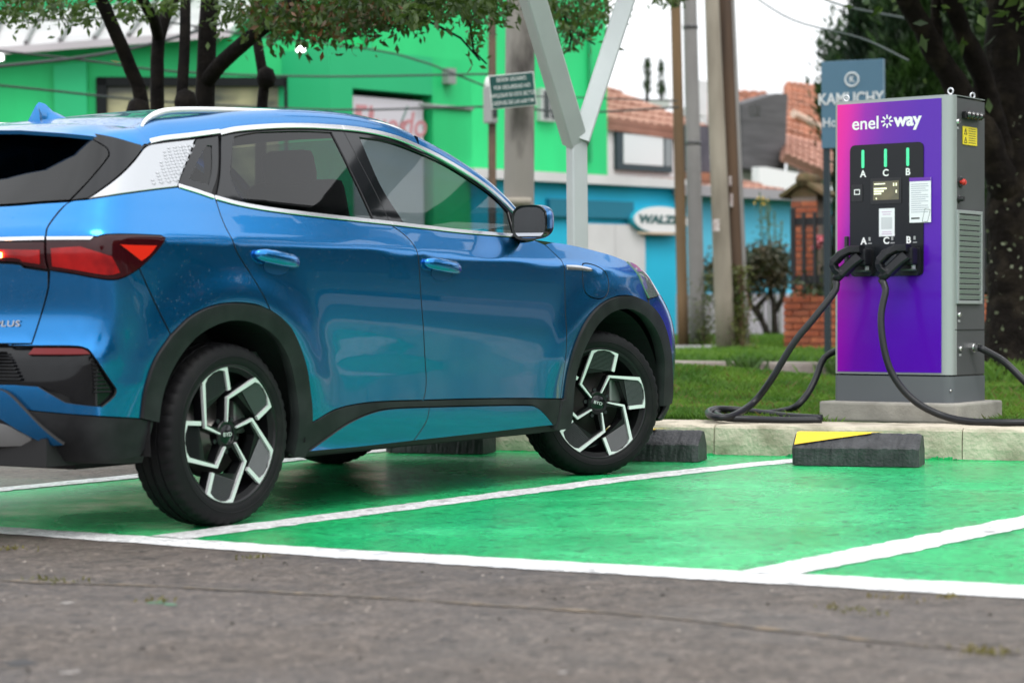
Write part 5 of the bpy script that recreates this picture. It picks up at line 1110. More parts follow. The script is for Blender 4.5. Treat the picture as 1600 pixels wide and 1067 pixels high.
# conifers behind the charger: columns of upright sprays
CON = leaf_mat('conifer_sprays', (0.007, 0.022, 0.006), (0.040, 0.100, 0.014), 0.2, 0.55)
CON2 = leaf_mat('conifer_sprays_dark', (0.005, 0.016, 0.006), (0.022, 0.060, 0.012), 0.15, 0.55)
def conifer(px, Z, hw, pytop, label, material, n=9000, pybot=470, taper=0.35, tuft=0.12):
    base = at(px, 540, Z); o = empty('conifer', (base.x, base.y, 0.2)); tag(o, label, 'tree', 'conifers behind the charger')
    ztop = at(px, pytop, Z).z; zb = at(px, pybot, Z).z; R_ = hw*Z/FPX
    MB().tube([(0, 0, 0), (0, 0, (ztop-0.2)*0.5), (0, 0, (ztop-0.2)*0.92)], [0.16, 0.10, 0.03], 8).build('trunk', TRB, o, smooth=True)
    P = []; Dv = []
    tufts = [(rng.uniform(0, 6.28), rng.uniform(0, 1)) for _ in range(int(n/28))]
    for (a, t) in tufts:
        z = zb + (ztop-zb)*t; rr = R_*(1-t)**taper if t < 0.97 else R_*0.15; rr = min(rr, R_)*rng.uniform(0.65, 1.05)
        c = np.array([math.cos(a)*rr, math.sin(a)*rr, z-0.2])
        for _ in range(28):
            q = c + rng.normal(0, 1, 3)*np.array([tuft, tuft, tuft*1.7]); P.append(q)
            Dv.append(np.array([math.cos(a)*0.55, math.sin(a)*0.55, 0.9]) + rng.normal(0, 0.35, 3))
    P = np.array(P); d = np.array(Dv); d /= np.linalg.norm(d, axis=1)[:, None]; k = len(P)
    r = rng.normal(0, 1, (k, 3)); s = np.cross(d, r); s /= np.linalg.norm(s, axis=1)[:, None]; L = 0.14*min(1, tuft/0.09)*rng.uniform(0.5, 1.4, k)[:, None]; W_ = 0.04*rng.uniform(0.6, 1.4, k)[:, None]
    v = np.stack([P-s*W_*0.3, P+d*L*0.5+s*W_*0.5, P+d*L, P+d*L*0.5-s*W_*0.5], 1)
    me = bpy.data.meshes.new('crown'); me.vertices.add(4*k); me.vertices.foreach_set('co', v.astype(np.float32).ravel()); i = np.arange(k)*4
    f = np.stack([i, i+1, i+2, i, i+2, i+3], 1).reshape(-1, 3); me.loops.add(f.size); me.loops.foreach_set('vertex_index', f.astype(np.int32).ravel()); me.polygons.add(len(f)); me.polygons.foreach_set('loop_start', np.arange(len(f))*3); me.polygons.foreach_set('loop_total', np.full(len(f), 3)); me.update(); me.materials.append(material)
    oc_ = bpy.data.objects.new('crown', me); COL.objects.link(oc_); oc_.parent = o
conifer(1312, 31, 20, 60, 'small pointed conifer top left of the hotel sign', CON, 1800, 200, 0.9)
conifer(1372, 29, 46, -60, 'tall dense conifer rising behind the hotel sign', CON2, 22000, 420, 0.5)
conifer(1440, 27, 62, -120, 'broad green conifer behind the middle of the charger', CON, 26000, 420, 0.45)
conifer(1520, 28, 66, -120, 'dark conifer behind the charger near the old tree', CON2, 24000, 480, 0.45)
conifer(1610, 26, 70, -120, 'conifer filling the right edge behind the old tree', CON, 22000, 480, 0.45)
for (px, pyt, Z, label) in ((1014, 92, 46, 'thin distant cypress tip above the pink roof'), (1036, 100, 46, 'second thin distant cypress tip beside the wooden pole')): conifer(px, Z, 3, pyt, label, CON, 500, 150, 0.9, tuft=0.035)

# ---- behind the camera: unseen terrace and trees added to darken the car paint's reflections
RB = empty('reflection_terrace', (24.0, -27.0, 0.0)); RB.rotation_euler = (0, 0, math.radians(8)); tag(RB, 'long low unseen terrace added behind the camera to darken reflections in the car doors', 'building')
MB().box((0, 0, 2.6), (44, 5, 5.2)).build('wall', mat('terrace_wall', (0.085, 0.075, 0.07), 0.85, col2=(0.05, 0.045, 0.04), nscale=0.5), RB)
MB().prism([(-22.4, 5.2), (22.4, 5.2), (21.6, 6.9), (-21.6, 6.9)], -2.8, 2.8, 'y').build('roof', TILEO, RB)
for k in range(9): MB().box((-18.5+4.6*k, 2.53, 2.3), (1.8, 0.1, 1.8)).build('window', mat('terrace_pane', (0.03, 0.035, 0.04), 0.1), RB)
def round_tree(loc, h, r, label):
    o = empty('reflection_tree', loc); tag(o, label, 'tree', 'unseen trees added for reflections'); MB().tube([(0, 0, 0), (0.1, 0, h*0.5)], [0.2, 0.14], 8).build('trunk', TRB, o)
    P = []
    for _ in range(44):
        c = rng.normal(0, 1, 3); c = c/np.linalg.norm(c)*r*rng.uniform(0.1, 0.95); 
        for _ in range(90): P.append(tuple(np.array([0, 0, h*0.68])+c*np.array([1, 1, 0.8])+rng.normal(0, 0.32, 3)))
    leaves_mesh('crown', P, 0.42, LEAF, o, 0.5)
for (x_, y_, h_, r_, lb_) in ((10, -17, 7.5, 2.6, 'unseen rounded tree added for reflections, nearest to the camera'), (16.5, -18.5, 8.5, 2.9, 'unseen tall tree added for reflections, second from the camera'), (23, -17.5, 7.8, 2.8, 'unseen broad tree added for reflections, third from the camera'), (29.5, -16.5, 9.0, 3.1, 'unseen largest tree added for reflections, near the street'), (36, -13.5, 8.2, 2.9, 'unseen tree added for reflections, on the street corner'), (42, -9, 8.6, 3.0, 'unseen tree added for reflections, farthest from the lot'), (-10, -24, 8.0, 2.8, 'unseen tree added for reflections, behind the camera at the terrace end')):
    round_tree((x_, y_, 0), h_, r_, lb_)
# ------------------------------------------------------------------ the parked car
def paint_mat():
    m = bpy.data.materials.new('blue_metallic_paint'); m.use_nodes = True; nt = m.node_tree; b = nt.nodes['Principled BSDF']
    b.inputs['Base Color'].default_value = (0.006, 0.165, 0.43, 1); b.inputs['Metallic'].default_value = 0.92; b.inputs['Roughness'].default_value = 0.22
    b.inputs['Coat Weight'].default_value = 0.62; b.inputs['Coat Roughness'].default_value = 0.012; b.inputs['Coat IOR'].default_value = 1.55
    tc = nt.nodes.new('ShaderNodeTexCoord')
    fl = nt.nodes.new('ShaderNodeTexNoise'); fl.inputs['Scale'].default_value = 900; fl.inputs['Detail'].default_value = 1
    nt.links.new(tc.outputs['Object'], fl.inputs['Vector'])
    mx = nt.nodes.new('ShaderNodeMix'); mx.data_type = 'RGBA'; mx.inputs['A'].default_value = (0.003, 0.150, 0.42, 1); mx.inputs['B'].default_value = (0.008, 0.205, 0.53, 1)
    nt.links.new(fl.outputs['Fac'], mx.inputs['Factor']); nt.links.new(mx.outputs['Result'], b.inputs['Base Color'])
    # rain drops standing on the clear coat
    vo = nt.nodes.new('ShaderNodeTexVoronoi'); vo.inputs['Scale'].default_value = 70; vo.inputs['Randomness'].default_value = 1.0
    nt.links.new(tc.outputs['Object'], vo.inputs['Vector'])
    rp = nt.nodes.new('ShaderNodeMapRange'); rp.inputs['From Min'].default_value = 0.0; rp.inputs['From Max'].default_value = 0.24; rp.inputs['To Min'].default_value = 1.0; rp.inputs['To Max'].default_value = 0.0
    nt.links.new(vo.outputs['Distance'], rp.inputs['Value'])
    gate = nt.nodes.new('ShaderNodeMath'); gate.operation = 'GREATER_THAN'; gate.inputs[1].default_value = 0.62
    sp = nt.nodes.new('ShaderNodeSeparateColor'); nt.links.new(vo.outputs['Color'], sp.inputs[0]); nt.links.new(sp.outputs[0], gate.inputs[0])
    mul = nt.nodes.new('ShaderNodeMath'); mul.operation = 'MULTIPLY'; nt.links.new(rp.outputs[0], mul.inputs[0]); nt.links.new(gate.outputs[0], mul.inputs[1])
    bp = nt.nodes.new('ShaderNodeBump'); bp.inputs['Strength'].default_value = 0.8; bp.inputs['Distance'].default_value = 0.0022
    nt.links.new(mul.outputs[0], bp.inputs['Height']); nt.links.new(bp.outputs[0], b.inputs['Coat Normal'])
    return m
PAINT = paint_mat()
POCKETSHADE = mat('pocket_shade', (0.004, 0.10, 0.28), 0.35, metal=0.7, coat=0.6)
BLACKP = mat('black_plastic', (0.012, 0.0125, 0.014), 0.55, spec=0.18, bump=0.25, bscale=350, bdist=0.001, col2=(0.024, 0.025, 0.027), nscale=8)
GLOSSB = mat('gloss_black', (0.006, 0.0065, 0.008), 0.06, spec=0.32)
SHELLB = mat('dark_inner', (0.006, 0.006, 0.007), 0.7)
CHROME = mat('satin_chrome', (0.66, 0.66, 0.68), 0.2, metal=1.0)
SILVER = mat('silver_trim', (0.46, 0.47, 0.49), 0.3, metal=0.8)
RUBBER = mat('tyre_rubber', (0.008, 0.008, 0.009), 0.62, spec=0.15, col2=(0.016, 0.0155, 0.015), nscale=9, nmix=(0.5, 0.8), bump=0.25, bscale=160, bdist=0.002)
ALLOYD = mat('dark_alloy', (0.006, 0.006, 0.007), 0.3, spec=0.3)
ALLOYM = mat('machined_alloy', (0.78, 0.79, 0.80), 0.42, metal=0.45)
INTER = mat('interior_dark', (0.03, 0.031, 0.035), 0.7, col2=(0.045, 0.046, 0.05), nscale=6)
INTERG = mat('interior_grey', (0.16, 0.17, 0.19), 0.75)
LAMPRED = mat('red_lens', (0.42, 0.008, 0.008), 0.12, spec=0.4, col2=(0.16, 0.002, 0.004), nscale=9)
LAMPDARK = mat('smoked_red_lens', (0.030, 0.002, 0.004), 0.05, spec=0.4)
GLASS = glass_mat('car_glass', (0.52, 0.59, 0.58), 0.52, 0.0, 0.0)
GLASSD = glass_mat('privacy_glass', (0.26, 0.29, 0.295), 0.55, 0.0, 0.01)
GLASSR = glass_mat('rear_screen_glass', (0.10, 0.11, 0.12), 0.65, 0.0, 0.0)

CARNAME = 'parked_car'
car = empty(CARNAME, (0, 0, 0.004))
tag(car, 'blue metallic electric hatchback SUV with rain drops parked in the green bay', 'car')

def densify(curves, step):
    """closed outline from a list of curves laid end to end; each curve is smooth, corners fall between them"""
    out = []
    for c in curves:
        p = catmull(c, step) if len(c) > 2 else catmull(c, step)
        if out and np.linalg.norm(out[-1] - p[0]) < 1e-6: p = p[1:]
        out += p
    if np.linalg.norm(out[0] - out[-1]) < 1e-6: out = out[:-1]
    return np.array(out)
def inset(poly, d):
    n = len(poly); a = np.roll(poly, 1, 0); b = np.roll(poly, -1, 0)
    area = 0.5*np.sum(poly[:, 0]*b[:, 1] - b[:, 0]*poly[:, 1]); sg = 1 if area > 0 else -1
    e1 = poly - a; e2 = b - poly
    e1 /= np.linalg.norm(e1, axis=1)[:, None] + 1e-12; e2 /= np.linalg.norm(e2, axis=1)[:, None] + 1e-12
    n1 = np.stack([-e1[:, 1], e1[:, 0]], 1)*sg; n2 = np.stack([-e2[:, 1], e2[:, 0]], 1)*sg
    m = n1 + n2; L = np.linalg.norm(m, axis=1)[:, None] + 1e-9; m /= L
    k = 1.0/np.clip((m*n1).sum(1), 0.45, 1)
    return poly + m*(d*k)[:, None]
def inside(pts, poly):
    x, y = pts[:, 0], pts[:, 1]; r = np.zeros(len(pts), bool); j = len(poly)-1
    for i in range(len(poly)):
        xi, yi = poly[i]; xj, yj = poly[j]
        c = ((yi > y) != (yj > y))
        with np.errstate(divide='ignore', invalid='ignore'):
            c &= x < (xj-xi)*(y-yi)/(yj-yi if yj != yi else 1e-12) + xi
        r ^= c; j = i
    return r
def tri2d(poly, holes, step):
    loops = [poly] + list(holes); pts = []; edges = []
    for lp in loops:
        n0 = len(pts); pts += [tuple(p) for p in lp]; edges += [(n0+i, n0+(i+1) % len(lp)) for i in range(len(lp))]
    nb = len(pts)
    lo, hi = poly.min(0), poly.max(0)
    gx, gy = np.meshgrid(np.arange(lo[0]+step*0.5, hi[0], step), np.arange(lo[1]+step*0.5, hi[1], step))
    g = np.stack([gx.ravel(), gy.ravel()], 1)
    if len(g):
        ok = inside(g, poly)
        for h in holes: ok &= ~inside(g, h)
        g = g[ok]; B = np.array(pts)
        if len(g):
            dm = np.full(len(g), 9.0)
            for k in range(0, len(B), 200):
                dm = np.minimum(dm, np.sqrt(((g[:, None, :]-B[None, k:k+200, :])**2).sum(2)).min(1))
            g = g[dm > 0.55*step]; pts += [tuple(p) for p in g]
    r = mgeo.delaunay_2d_cdt([Vector(p) for p in pts], edges, [], 0, 1e-7)
    V = np.array([(v.x, v.y) for v in r[0]]); T = np.array([t for t in r[2]])
    c = V[T].mean(1); ok = inside(c, poly)
    for h in holes: ok &= ~inside(c, h)
    return V, T[ok]
def skin(name, curves, material, parent, holes=(), step=0.03, gap=0.0028, off=0.0, depth=0.014, side=1, surf=None, centre=False, flip=False):
    """a body panel: outline in (u, z) laid on the body surface, edges turned inwards; side=-1 mirrors it to the left"""
    surf = surf or (lambda u, z: (lambda p: (p, body_nrm(p)))(body_pt(u, z)))
    poly = inset(densify(curves, step*0.6), gap) if gap else densify(curves, step*0.6)
    hs = [inset(densify(h, step*0.6), -gap) for h in holes]
    if centre:                                               # keep the edge on the centre line straight
        umin = UA - UL*math.pi/2; poly[poly[:, 0] < umin + gap*1.5, 0] = umin
    V, T = tri2d(poly, hs, step)
    P, N = surf(V[:, 0], V[:, 1])
    P = P + N*off
    # make the triangles face outwards
    fn = np.cross(P[T[:, 1]]-P[T[:, 0]], P[T[:, 2]]-P[T[:, 0]]); bad = (fn*N[T[:, 0]]).sum(1) < 0
    T[bad] = T[bad][:, ::-1]
    verts = [*P]; norms = [*N]; faces = [list(t) for t in T]
    cnt = {}
    for t in T:
        for i in range(3):
            e = (t[i], t[(i+1) % 3]); cnt[e] = cnt.get(e, 0) + 1
    for (a, b) in [e for e in cnt if (e[1], e[0]) not in cnt]:
        if centre and abs(P[a][1]) < 0.004 and abs(P[b][1]) < 0.004: continue
        k = len(verts); d = P[b]-P[a]
        wn_ = np.cross(d, N[a]); wn_ /= np.linalg.norm(wn_) + 1e-12
        wa = wn_*0.7 + N[a]*0.7; wb = wn_*0.7 + N[b]*0.7
        verts += [P[a], P[b], P[b]-N[b]*depth, P[a]-N[a]*depth]; norms += [wa, wb, wn_, wn_]
        faces.append([k+1, k, k+3, k+2])
    verts = np.array(verts); norms = np.array(norms)
    if centre:
        n0 = len(verts); v2 = verts*np.array([1, -1, 1]); m2 = norms*np.array([1, -1, 1])
        faces = faces + [[i+n0 for i in f][::-1] for f in faces]; verts = np.vstack([verts, v2]); norms = np.vstack([norms, m2])
    elif side < 0:
        verts = verts*np.array([1, -1, 1]); norms = norms*np.array([1, -1, 1]); faces = [f[::-1] for f in faces]
    norms /= np.linalg.norm(norms, axis=1)[:, None] + 1e-12
    o = mesh_obj(name, verts, faces, material, parent, normals=norms)
    if material is PAINT:                                    # turned edges coloured near black to give the panel gap its shade
        o.data.materials.append(SHELLB); o.data.polygons.foreach_set('material_index', [0 if len(f) == 3 else 1 for f in faces])
    return o

CEN = UA - UL*math.pi/2                                      # u on the rear centre line
FCEN = UB + UL*math.pi/2
# ---- outlines (u, z)
belt_r = [(-0.012, 1.222), (0.115, 1.201), (0.314, 1.183), (0.643, 1.166), (1.043, 1.149)]
belt_f = [(1.043, 1.149), (1.30, 1.137), (1.54, 1.126), (1.80, 1.119), (2.015, 1.114)]
gap_b = [(1.043, 1.149), (1.10, 1.115), (1.134, 1.078), (1.146, 1.02), (1.169, 0.843), (1.215, 0.62), (1.238, 0.51), (1.234, 0.45), (1.220, 0.416)]
gap_c = [(0.180, 0.806), (0.135, 0.871), (0.073, 0.950), (0.005, 1.030), (-0.017, 1.091), (-0.020, 1.15), (-0.012, 1.222)]
gap_a = [(2.19, 1.088), (2.25, 1.035), (2.278, 0.985), (2.284, 0.757), (2.291, 0.48), (2.282, 0.379)]
def arch(cx, rx, rz, a0, a1, n=13, cz=0.347):
    return [(cx + rx*math.cos(math.radians(a0+(a1-a0)*i/(n-1))), cz + rz*math.sin(math.radians(a0+(a1-a0)*i/(n-1)))) for i in range(n)]
r_out = [(0.472, 0.36), (0.455, 0.456), (0.405, 0.598), (0.322, 0.717), (0.255, 0.770), (0.180, 0.806)]
r_out2 = [(0.180, 0.806), (0.09, 0.829), (-0.035, 0.836), (-0.15, 0.824), (-0.255, 0.787), (-0.345, 0.722)]
r_out3 = [(-0.345, 0.722), (-0.415, 0.635), (-0.455, 0.532), (-0.468, 0.424)]
r_in = [(-0.385, 0.405), (-0.365, 0.52), (-0.313, 0.620), (-0.225, 0.708), (-0.111, 0.757), (0.0, 0.770), (0.12, 0.750), (0.225, 0.700), (0.310, 0.615), (0.362, 0.50), (0.388, 0.38), (0.400, 0.235)]
f_out = [(3.255, 0.31), (3.215, 0.457), (3.165, 0.603), (3.095, 0.727), (3.00, 0.800), (2.88, 0.842), (2.76, 0.852), (2.64, 0.835), (2.53, 0.794), (2.43, 0.722), (2.365, 0.62), (2.335, 0.51), (2.318, 0.379)]
f_in = [(2.385, 0.235), (2.392, 0.38), (2.412, 0.50), (2.465, 0.612), (2.545, 0.708), (2.655, 0.768), (2.765, 0.788), (2.87, 0.776), (2.965, 0.735), (3.05, 0.655), (3.110, 0.54), (3.140, 0.42), (3.155, 0.30)]
clad_top_r = [(1.220, 0.418), (1.0, 0.424), (0.80, 0.423), (0.62, 0.405), (0.472, 0.36)]
clad_top_f = [(2.282, 0.379), (1.95, 0.395), (1.60, 0.408), (1.220, 0.418)]
clad_lo = [(0.486, 0.250), (0.60, 0.305), (0.72, 0.352), (0.86, 0.383), (1.0, 0.393), (1.3, 0.386), (1.7, 0.374), (2.0, 0.362), (2.07, 0.352), (2.13, 0.325), (2.235, 0.262)]
quarter_top = [(-0.012, 1.228), (-0.195, 1.265)]
silver_bot = [(-0.195, 1.265), (-0.32, 1.252), (-0.48, 1.232), (-0.632, 1.208)]
gate_edge_hi = [(-0.632, 1.208), (-0.690, 1.201), (-0.725, 1.172), (-0.757, 1.135), (-0.778, 1.104), (-0.783, 1.080)]
lamp_top = [(-0.783, 1.072), (-0.63, 1.072)]
lamp_top2 = [(-0.63, 1.072), (-0.598, 1.080), (-0.50, 1.082), (-0.375, 1.080)]
lamp_tip = [(-0.375, 1.080), (-0.360, 1.072), (-0.367, 1.060), (-0.400, 1.026), (-0.440, 0.992), (-0.480, 0.962)]
lamp_low = [(-0.480, 0.962), (-0.53, 0.935), (-0.576, 0.921), (-0.632, 0.927), (-0.70, 0.943), (-0.774, 0.957)]
bump_edge = [(-0.345, 0.722), (-0.480, 0.962)]
gate_low = [(-0.774, 0.957), (-0.777, 0.898), (-0.790, 0.84), (-0.808, 0.78), (-0.828, 0.72), (-0.836, 0.698)]

for sd in (1, -1):
    # ---- doors
    rd = skin('rear_door', [belt_r, gap_b, clad_top_r, r_out, gap_c], PAINT, car, side=sd)
    fd = skin('front_door', [belt_f, [(2.015, 1.114), (2.10, 1.110), (2.19, 1.088)], gap_a, clad_top_f, gap_b[::-1]], PAINT, car, side=sd)
    # ---- wing and quarter
    fender = skin('front_fender', [gap_a[::-1], [(2.19, 1.088), (2.284, 1.100), (2.471, 1.086), (2.740, 1.051), (2.870, 1.022)],
                  [(2.870, 1.022), (2.910, 0.965), (2.955, 0.89), (2.992, 0.804)], [f_out[4], f_out[5], f_out[6], f_out[7], f_out[8], f_out[9], f_out[10], f_out[11], f_out[12]], [f_out[12], (2.282, 0.379)]],
                  PAINT, car, side=sd, holes=[[[(2.438, 0.985), (2.45, 1.000), (2.50, 1.003), (2.575, 0.99), (2.63, 0.965), (2.648, 0.93), (2.640, 0.880), (2.605, 0.845), (2.545, 0.838), (2.475, 0.850), (2.44, 0.880), (2.434, 0.93), (2.438, 0.985)]]])
    skin('charging_flap', [[(2.438, 0.985), (2.45, 1.000), (2.50, 1.003), (2.575, 0.99), (2.63, 0.965), (2.648, 0.93), (2.640, 0.880), (2.605, 0.845), (2.545, 0.838), (2.475, 0.850), (2.44, 0.880), (2.434, 0.93), (2.438, 0.985)]],
         PAINT, fender, side=sd)
    skin('fender_badge', [[(2.292, 0.996), (2.40, 0.994), (2.505, 0.982), (2.515, 0.972), (2.505, 0.963), (2.40, 0.969), (2.296, 0.970)], [(2.296, 0.970), (2.292, 0.996)]], CHROME, fender, side=sd, off=0.006, depth=0.006, step=0.02)
    quarter = skin('rear_quarter_panel', [gap_c[::-1][:0] or [(-0.012, 1.222)] + gap_c[::-1][1:], r_out2, bump_edge, lamp_tip[::-1], lamp_top2[::-1], lamp_top[::-1], gate_edge_hi[::-1], silver_bot[::-1], quarter_top[::-1]], PAINT, car, side=sd)
    # ---- black wheel arch trims and sill trim
    skin('wheel_arch_trim', [r_out, r_out2, r_out3, [(-0.468, 0.424), (-0.385, 0.405)], r_in, [(0.400, 0.235), (0.478, 0.235), (0.472, 0.36)]], BLACKP, car, side=sd, off=0.012, depth=0.05, step=0.025)
    skin('wheel_arch_trim', [f_out, [(2.318, 0.379), (2.285, 0.372)], [(2.285, 0.372), (2.265, 0.235)], [(2.265, 0.235), (2.385, 0.235)], f_in, [(3.155, 0.30), (3.255, 0.31)]], BLACKP, car, side=sd, off=0.012, depth=0.05, step=0.025)
    skin('sill_trim', [clad_top_r[::-1], clad_top_f[::-1], [(2.282, 0.379), (2.262, 0.262), (2.235, 0.262)], clad_lo[::-1], [(0.486, 0.250), (0.478, 0.30), (0.472, 0.36)]], BLACKP, car, side=sd, off=0.004, step=0.025)
    skin('sill_panel', [clad_lo[:5] + [(1.252, 0.388)], [(1.252, 0.388), (1.235, 0.33), (1.168, 0.252)], [(1.168, 0.252), (0.8, 0.248), (0.486, 0.250)]], PAINT, car, side=sd, off=0.010, depth=0.05, step=0.025)
    skin('sill_panel', [[(1.252, 0.388)] + clad_lo[6:], [(2.235, 0.262), (1.7, 0.256), (1.168, 0.252)], [(1.168, 0.252), (1.235, 0.33), (1.252, 0.388)]], PAINT, car, side=sd, off=0.010, depth=0.05, step=0.025)
    # ---- side windows: glossy black surrounds, glass, bright trim
    rw = [[(0.285, 1.484), (0.42, 1.508), (0.57, 1.522), (0.76, 1.535), (0.938, 1.540)], [(0.938, 1.540), (0.938, 1.176)], [(0.938, 1.176), (0.643, 1.187), (0.314, 1.204), (0.150, 1.224)], [(0.150, 1.224), (0.137, 1.30), (0.18, 1.37), (0.285, 1.484)]]
    fw = [[(1.118, 1.530), (1.30, 1.522), (1.44, 1.497), (1.60, 1.455), (1.73, 1.410), (1.93, 1.305), (2.00, 1.235)], [(2.00, 1.235), (1.972, 1.137)], [(1.972, 1.137), (1.80, 1.141), (1.54, 1.147), (1.30, 1.158), (1.145, 1.166)], [(1.145, 1.166), (1.10, 1.32), (1.118, 1.530)]]
    top_r = [(0.205, 1.484), (0.33, 1.506), (0.572, 1.532), (0.80, 1.547), (1.025, 1.553)]
    top_f = [(1.025, 1.553), (1.17, 1.551), (1.299, 1.541), (1.41, 1.524), (1.524, 1.494), (1.64, 1.457), (1.760, 1.408), (1.86, 1.360), (1.938, 1.312), (2.010, 1.250), (2.050, 1.195), (2.060, 1.135)]
    skin('window_frame', [[(-0.008, 1.224)] + belt_r[1:], [(1.043, 1.149), (1.0370, 1.30), (1.028, 1.45), (1.025, 1.553)], top_r[::-1], [(0.205, 1.484), (0.09, 1.33), (-0.008, 1.224)]], GLOSSB, rd, holes=[rw], side=sd, off=-0.004)
    skin('window_frame', [belt_f, [(2.015, 1.114), (2.060, 1.135)], top_f[::-1], [(1.025, 1.553), (1.028, 1.45), (1.037, 1.30), (1.043, 1.149)]], GLOSSB, fd, holes=[fw], side=sd, off=-0.004)
    skin('pillar_filler', [[(-0.06, 1.215), (0.07, 1.212)], [(0.07, 1.212), (0.30, 1.50)], [(0.30, 1.50), (0.12, 1.485)], [(0.12, 1.485), (-0.06, 1.215)]], SHELLB, quarter, side=sd, off=-0.018, depth=0.004, gap=0)
    skin('window_glass', rw, GLASSD, rd, side=sd, off=-0.010, gap=-0.006, depth=0.004)
    skin('window_glass', fw, GLASS, fd, side=sd, off=-0.010, gap=-0.006, depth=0.004)
    def band(c, w, up=True):
        c = [np.array(p) for p in c]; o = []
        for i, p in enumerate(c):
            t = c[min(i+1, len(c)-1)] - c[max(i-1, 0)]; t = t/np.linalg.norm(t); nn = np.array([-t[1], t[0]])*(1 if up else -1)
            o.append(p + nn*w)
        return [c, [c[-1], o[-1]], o[::-1], [o[0], c[0]]]
    skin('belt_trim', band(belt_r, 0.017), CHROME, rd, side=sd, off=0.006, depth=0.008, step=0.02, gap=0.0012)
    skin('belt_trim', band(belt_f, 0.017), CHROME, fd, side=sd, off=0.006, depth=0.008, step=0.02, gap=0.0012)
    skin('window_top_trim', band(top_r, 0.020), CHROME, rd, side=sd, off=0.006, depth=0.010, step=0.02, gap=0.0012)
    skin('window_top_trim', band(top_f, 0.020), CHROME, fd, side=sd, off=0.006, depth=0.010, step=0.02, gap=0.0012)
    top_q = [(-0.238, 1.428), (-0.12, 1.446), (0.02, 1.464), (0.205, 1.490)]
    skin('window_top_trim', band(top_q, 0.018), CHROME, quarter, side=sd, off=0.006, depth=0.010, step=0.02, gap=0.0012)
    skin('belt_trim', band([(-0.188, 1.262), (-0.10, 1.244), (-0.018, 1.224)], 0.016), CHROME, quarter, side=sd, off=0.005, depth=0.008, step=0.02, gap=0.0012)
    qg = [[(0.190, 1.484), (0.045, 1.462)], [(0.045, 1.462), (-0.182, 1.278)], [(-0.182, 1.278), (-0.018, 1.243)], [(-0.018, 1.243), (0.080, 1.335), (0.190, 1.484)]]
    skin('quarter_glass', qg, GLOSSB, quarter, side=sd, off=-0.002, holes=[[[(0.115, 1.437), (0.07, 1.425), (-0.10, 1.300)], [(-0.10, 1.300), (-0.01, 1.283)], [(-0.01, 1.283), (0.05, 1.345), (0.115, 1.437)]]])
    skin('window_glass', [[(0.115, 1.437), (0.07, 1.425), (-0.10, 1.300)], [(-0.10, 1.300), (-0.01, 1.283)], [(-0.01, 1.283), (0.05, 1.345), (0.115, 1.437)]], GLASSD, quarter, side=sd, off=-0.006, gap=-0.004, depth=0.003)
    # silver corner panel with its rows of scales
    sp_ = skin('silver_corner_panel', [[(-0.245, 1.424), (0.036, 1.459)], [(0.036, 1.459), (-0.194, 1.268)], silver_bot, [(-0.632, 1.208), (-0.50, 1.290), (-0.38, 1.362), (-0.30, 1.408), (-0.245, 1.424)]], SILVER, quarter, side=sd, off=0.003)
    mb = MB()
    for i in range(13):
        for j in range(8):
            a, b2 = i/13.0, (j+0.5*(i % 2)+0.3)/8.4
            uu = (-0.245+0.281*b2)*(1-a) + (-0.60+0.40*b2)*a; zz_ = (1.424+0.035*b2 - 0.012)*(1-a) + (1.214+0.051*b2)*a
            t_ = 1.0 - a*0.5
            if b2 < 0.35 + 0.2*a or a > 0.92 or a < 0.05: continue
            p = body_pt(np.array([uu]), np.array([zz_]))[0]; nn = body_nrm(p[None])[0]
            q = p + nn*0.004; ex = np.array([1.0, 0, 0]) - nn*nn[0]; ex /= np.linalg.norm(ex); ey = np.cross(nn, ex)
            s1, s2 = 0.016*b2+0.003, 0.010*b2+0.002
            vs = [q-ex*s1, q-ey*s2, q+ex*s1, q+ey*s2, q+nn*0.0026]; vs = [np.array([v[0], v[1]*sd, v[2]]) for v in vs]
            fs = [(0, 1, 4), (1, 2, 4), (2, 3, 4), (3, 0, 4)]
            mb.add(vs, fs if sd > 0 else [f[::-1] for f in fs])
    mb.build('scale_relief', SILVER, sp_)['kind'] = 'stuff'
    # ---- black fin beside the rear screen
    skin('rear_screen_fin', [[(-0.632, 1.210), (-0.50, 1.292), (-0.38, 1.364), (-0.30, 1.410), (-0.245, 1.426)], [(-0.245, 1.420), (-0.33, 1.424), (-0.45, 1.446), (-0.585, 1.472)], [(-0.585, 1.474), (-0.545, 1.440), (-0.497, 1.400), (-0.503, 1.372)], [(-0.503, 1.372), (-0.588, 1.297), (-0.690, 1.203)], [(-0.690, 1.203), (-0.632, 1.210)]], GLOSSB, car, side=sd, off=0.002)
    # ---- tail lamp, outer half
    tl = skin('tail_lamp', [lamp_top, lamp_top2, lamp_tip, lamp_low, [(-0.774, 0.957), (-0.783, 1.0), (-0.783, 1.072)]], LAMPDARK, quarter, side=sd, off=0.004)
    skin('red_lens', [[(-0.770, 1.035), (-0.68, 1.040)], [(-0.68, 1.040), (-0.585, 1.005)], [(-0.585, 1.005), (-0.555, 0.945)], [(-0.555, 0.945), (-0.60, 0.935), (-0.70, 0.955), (-0.765, 0.968)], [(-0.765, 0.968), (-0.770, 1.035)]], LAMPRED, tl, side=sd, off=0.007, depth=0.004)
    skin('red_lens', [[(-0.565, 1.047), (-0.48, 1.046), (-0.40, 1.046)], [(-0.40, 1.046), (-0.44, 1.006), (-0.475, 0.985)], [(-0.475, 0.985), (-0.52, 1.015), (-0.565, 1.047)]], mat('bright_red_lens', (0.68, 0.022, 0.010), 0.12, spec=0.4), tl, side=sd, off=0.007, depth=0.004)
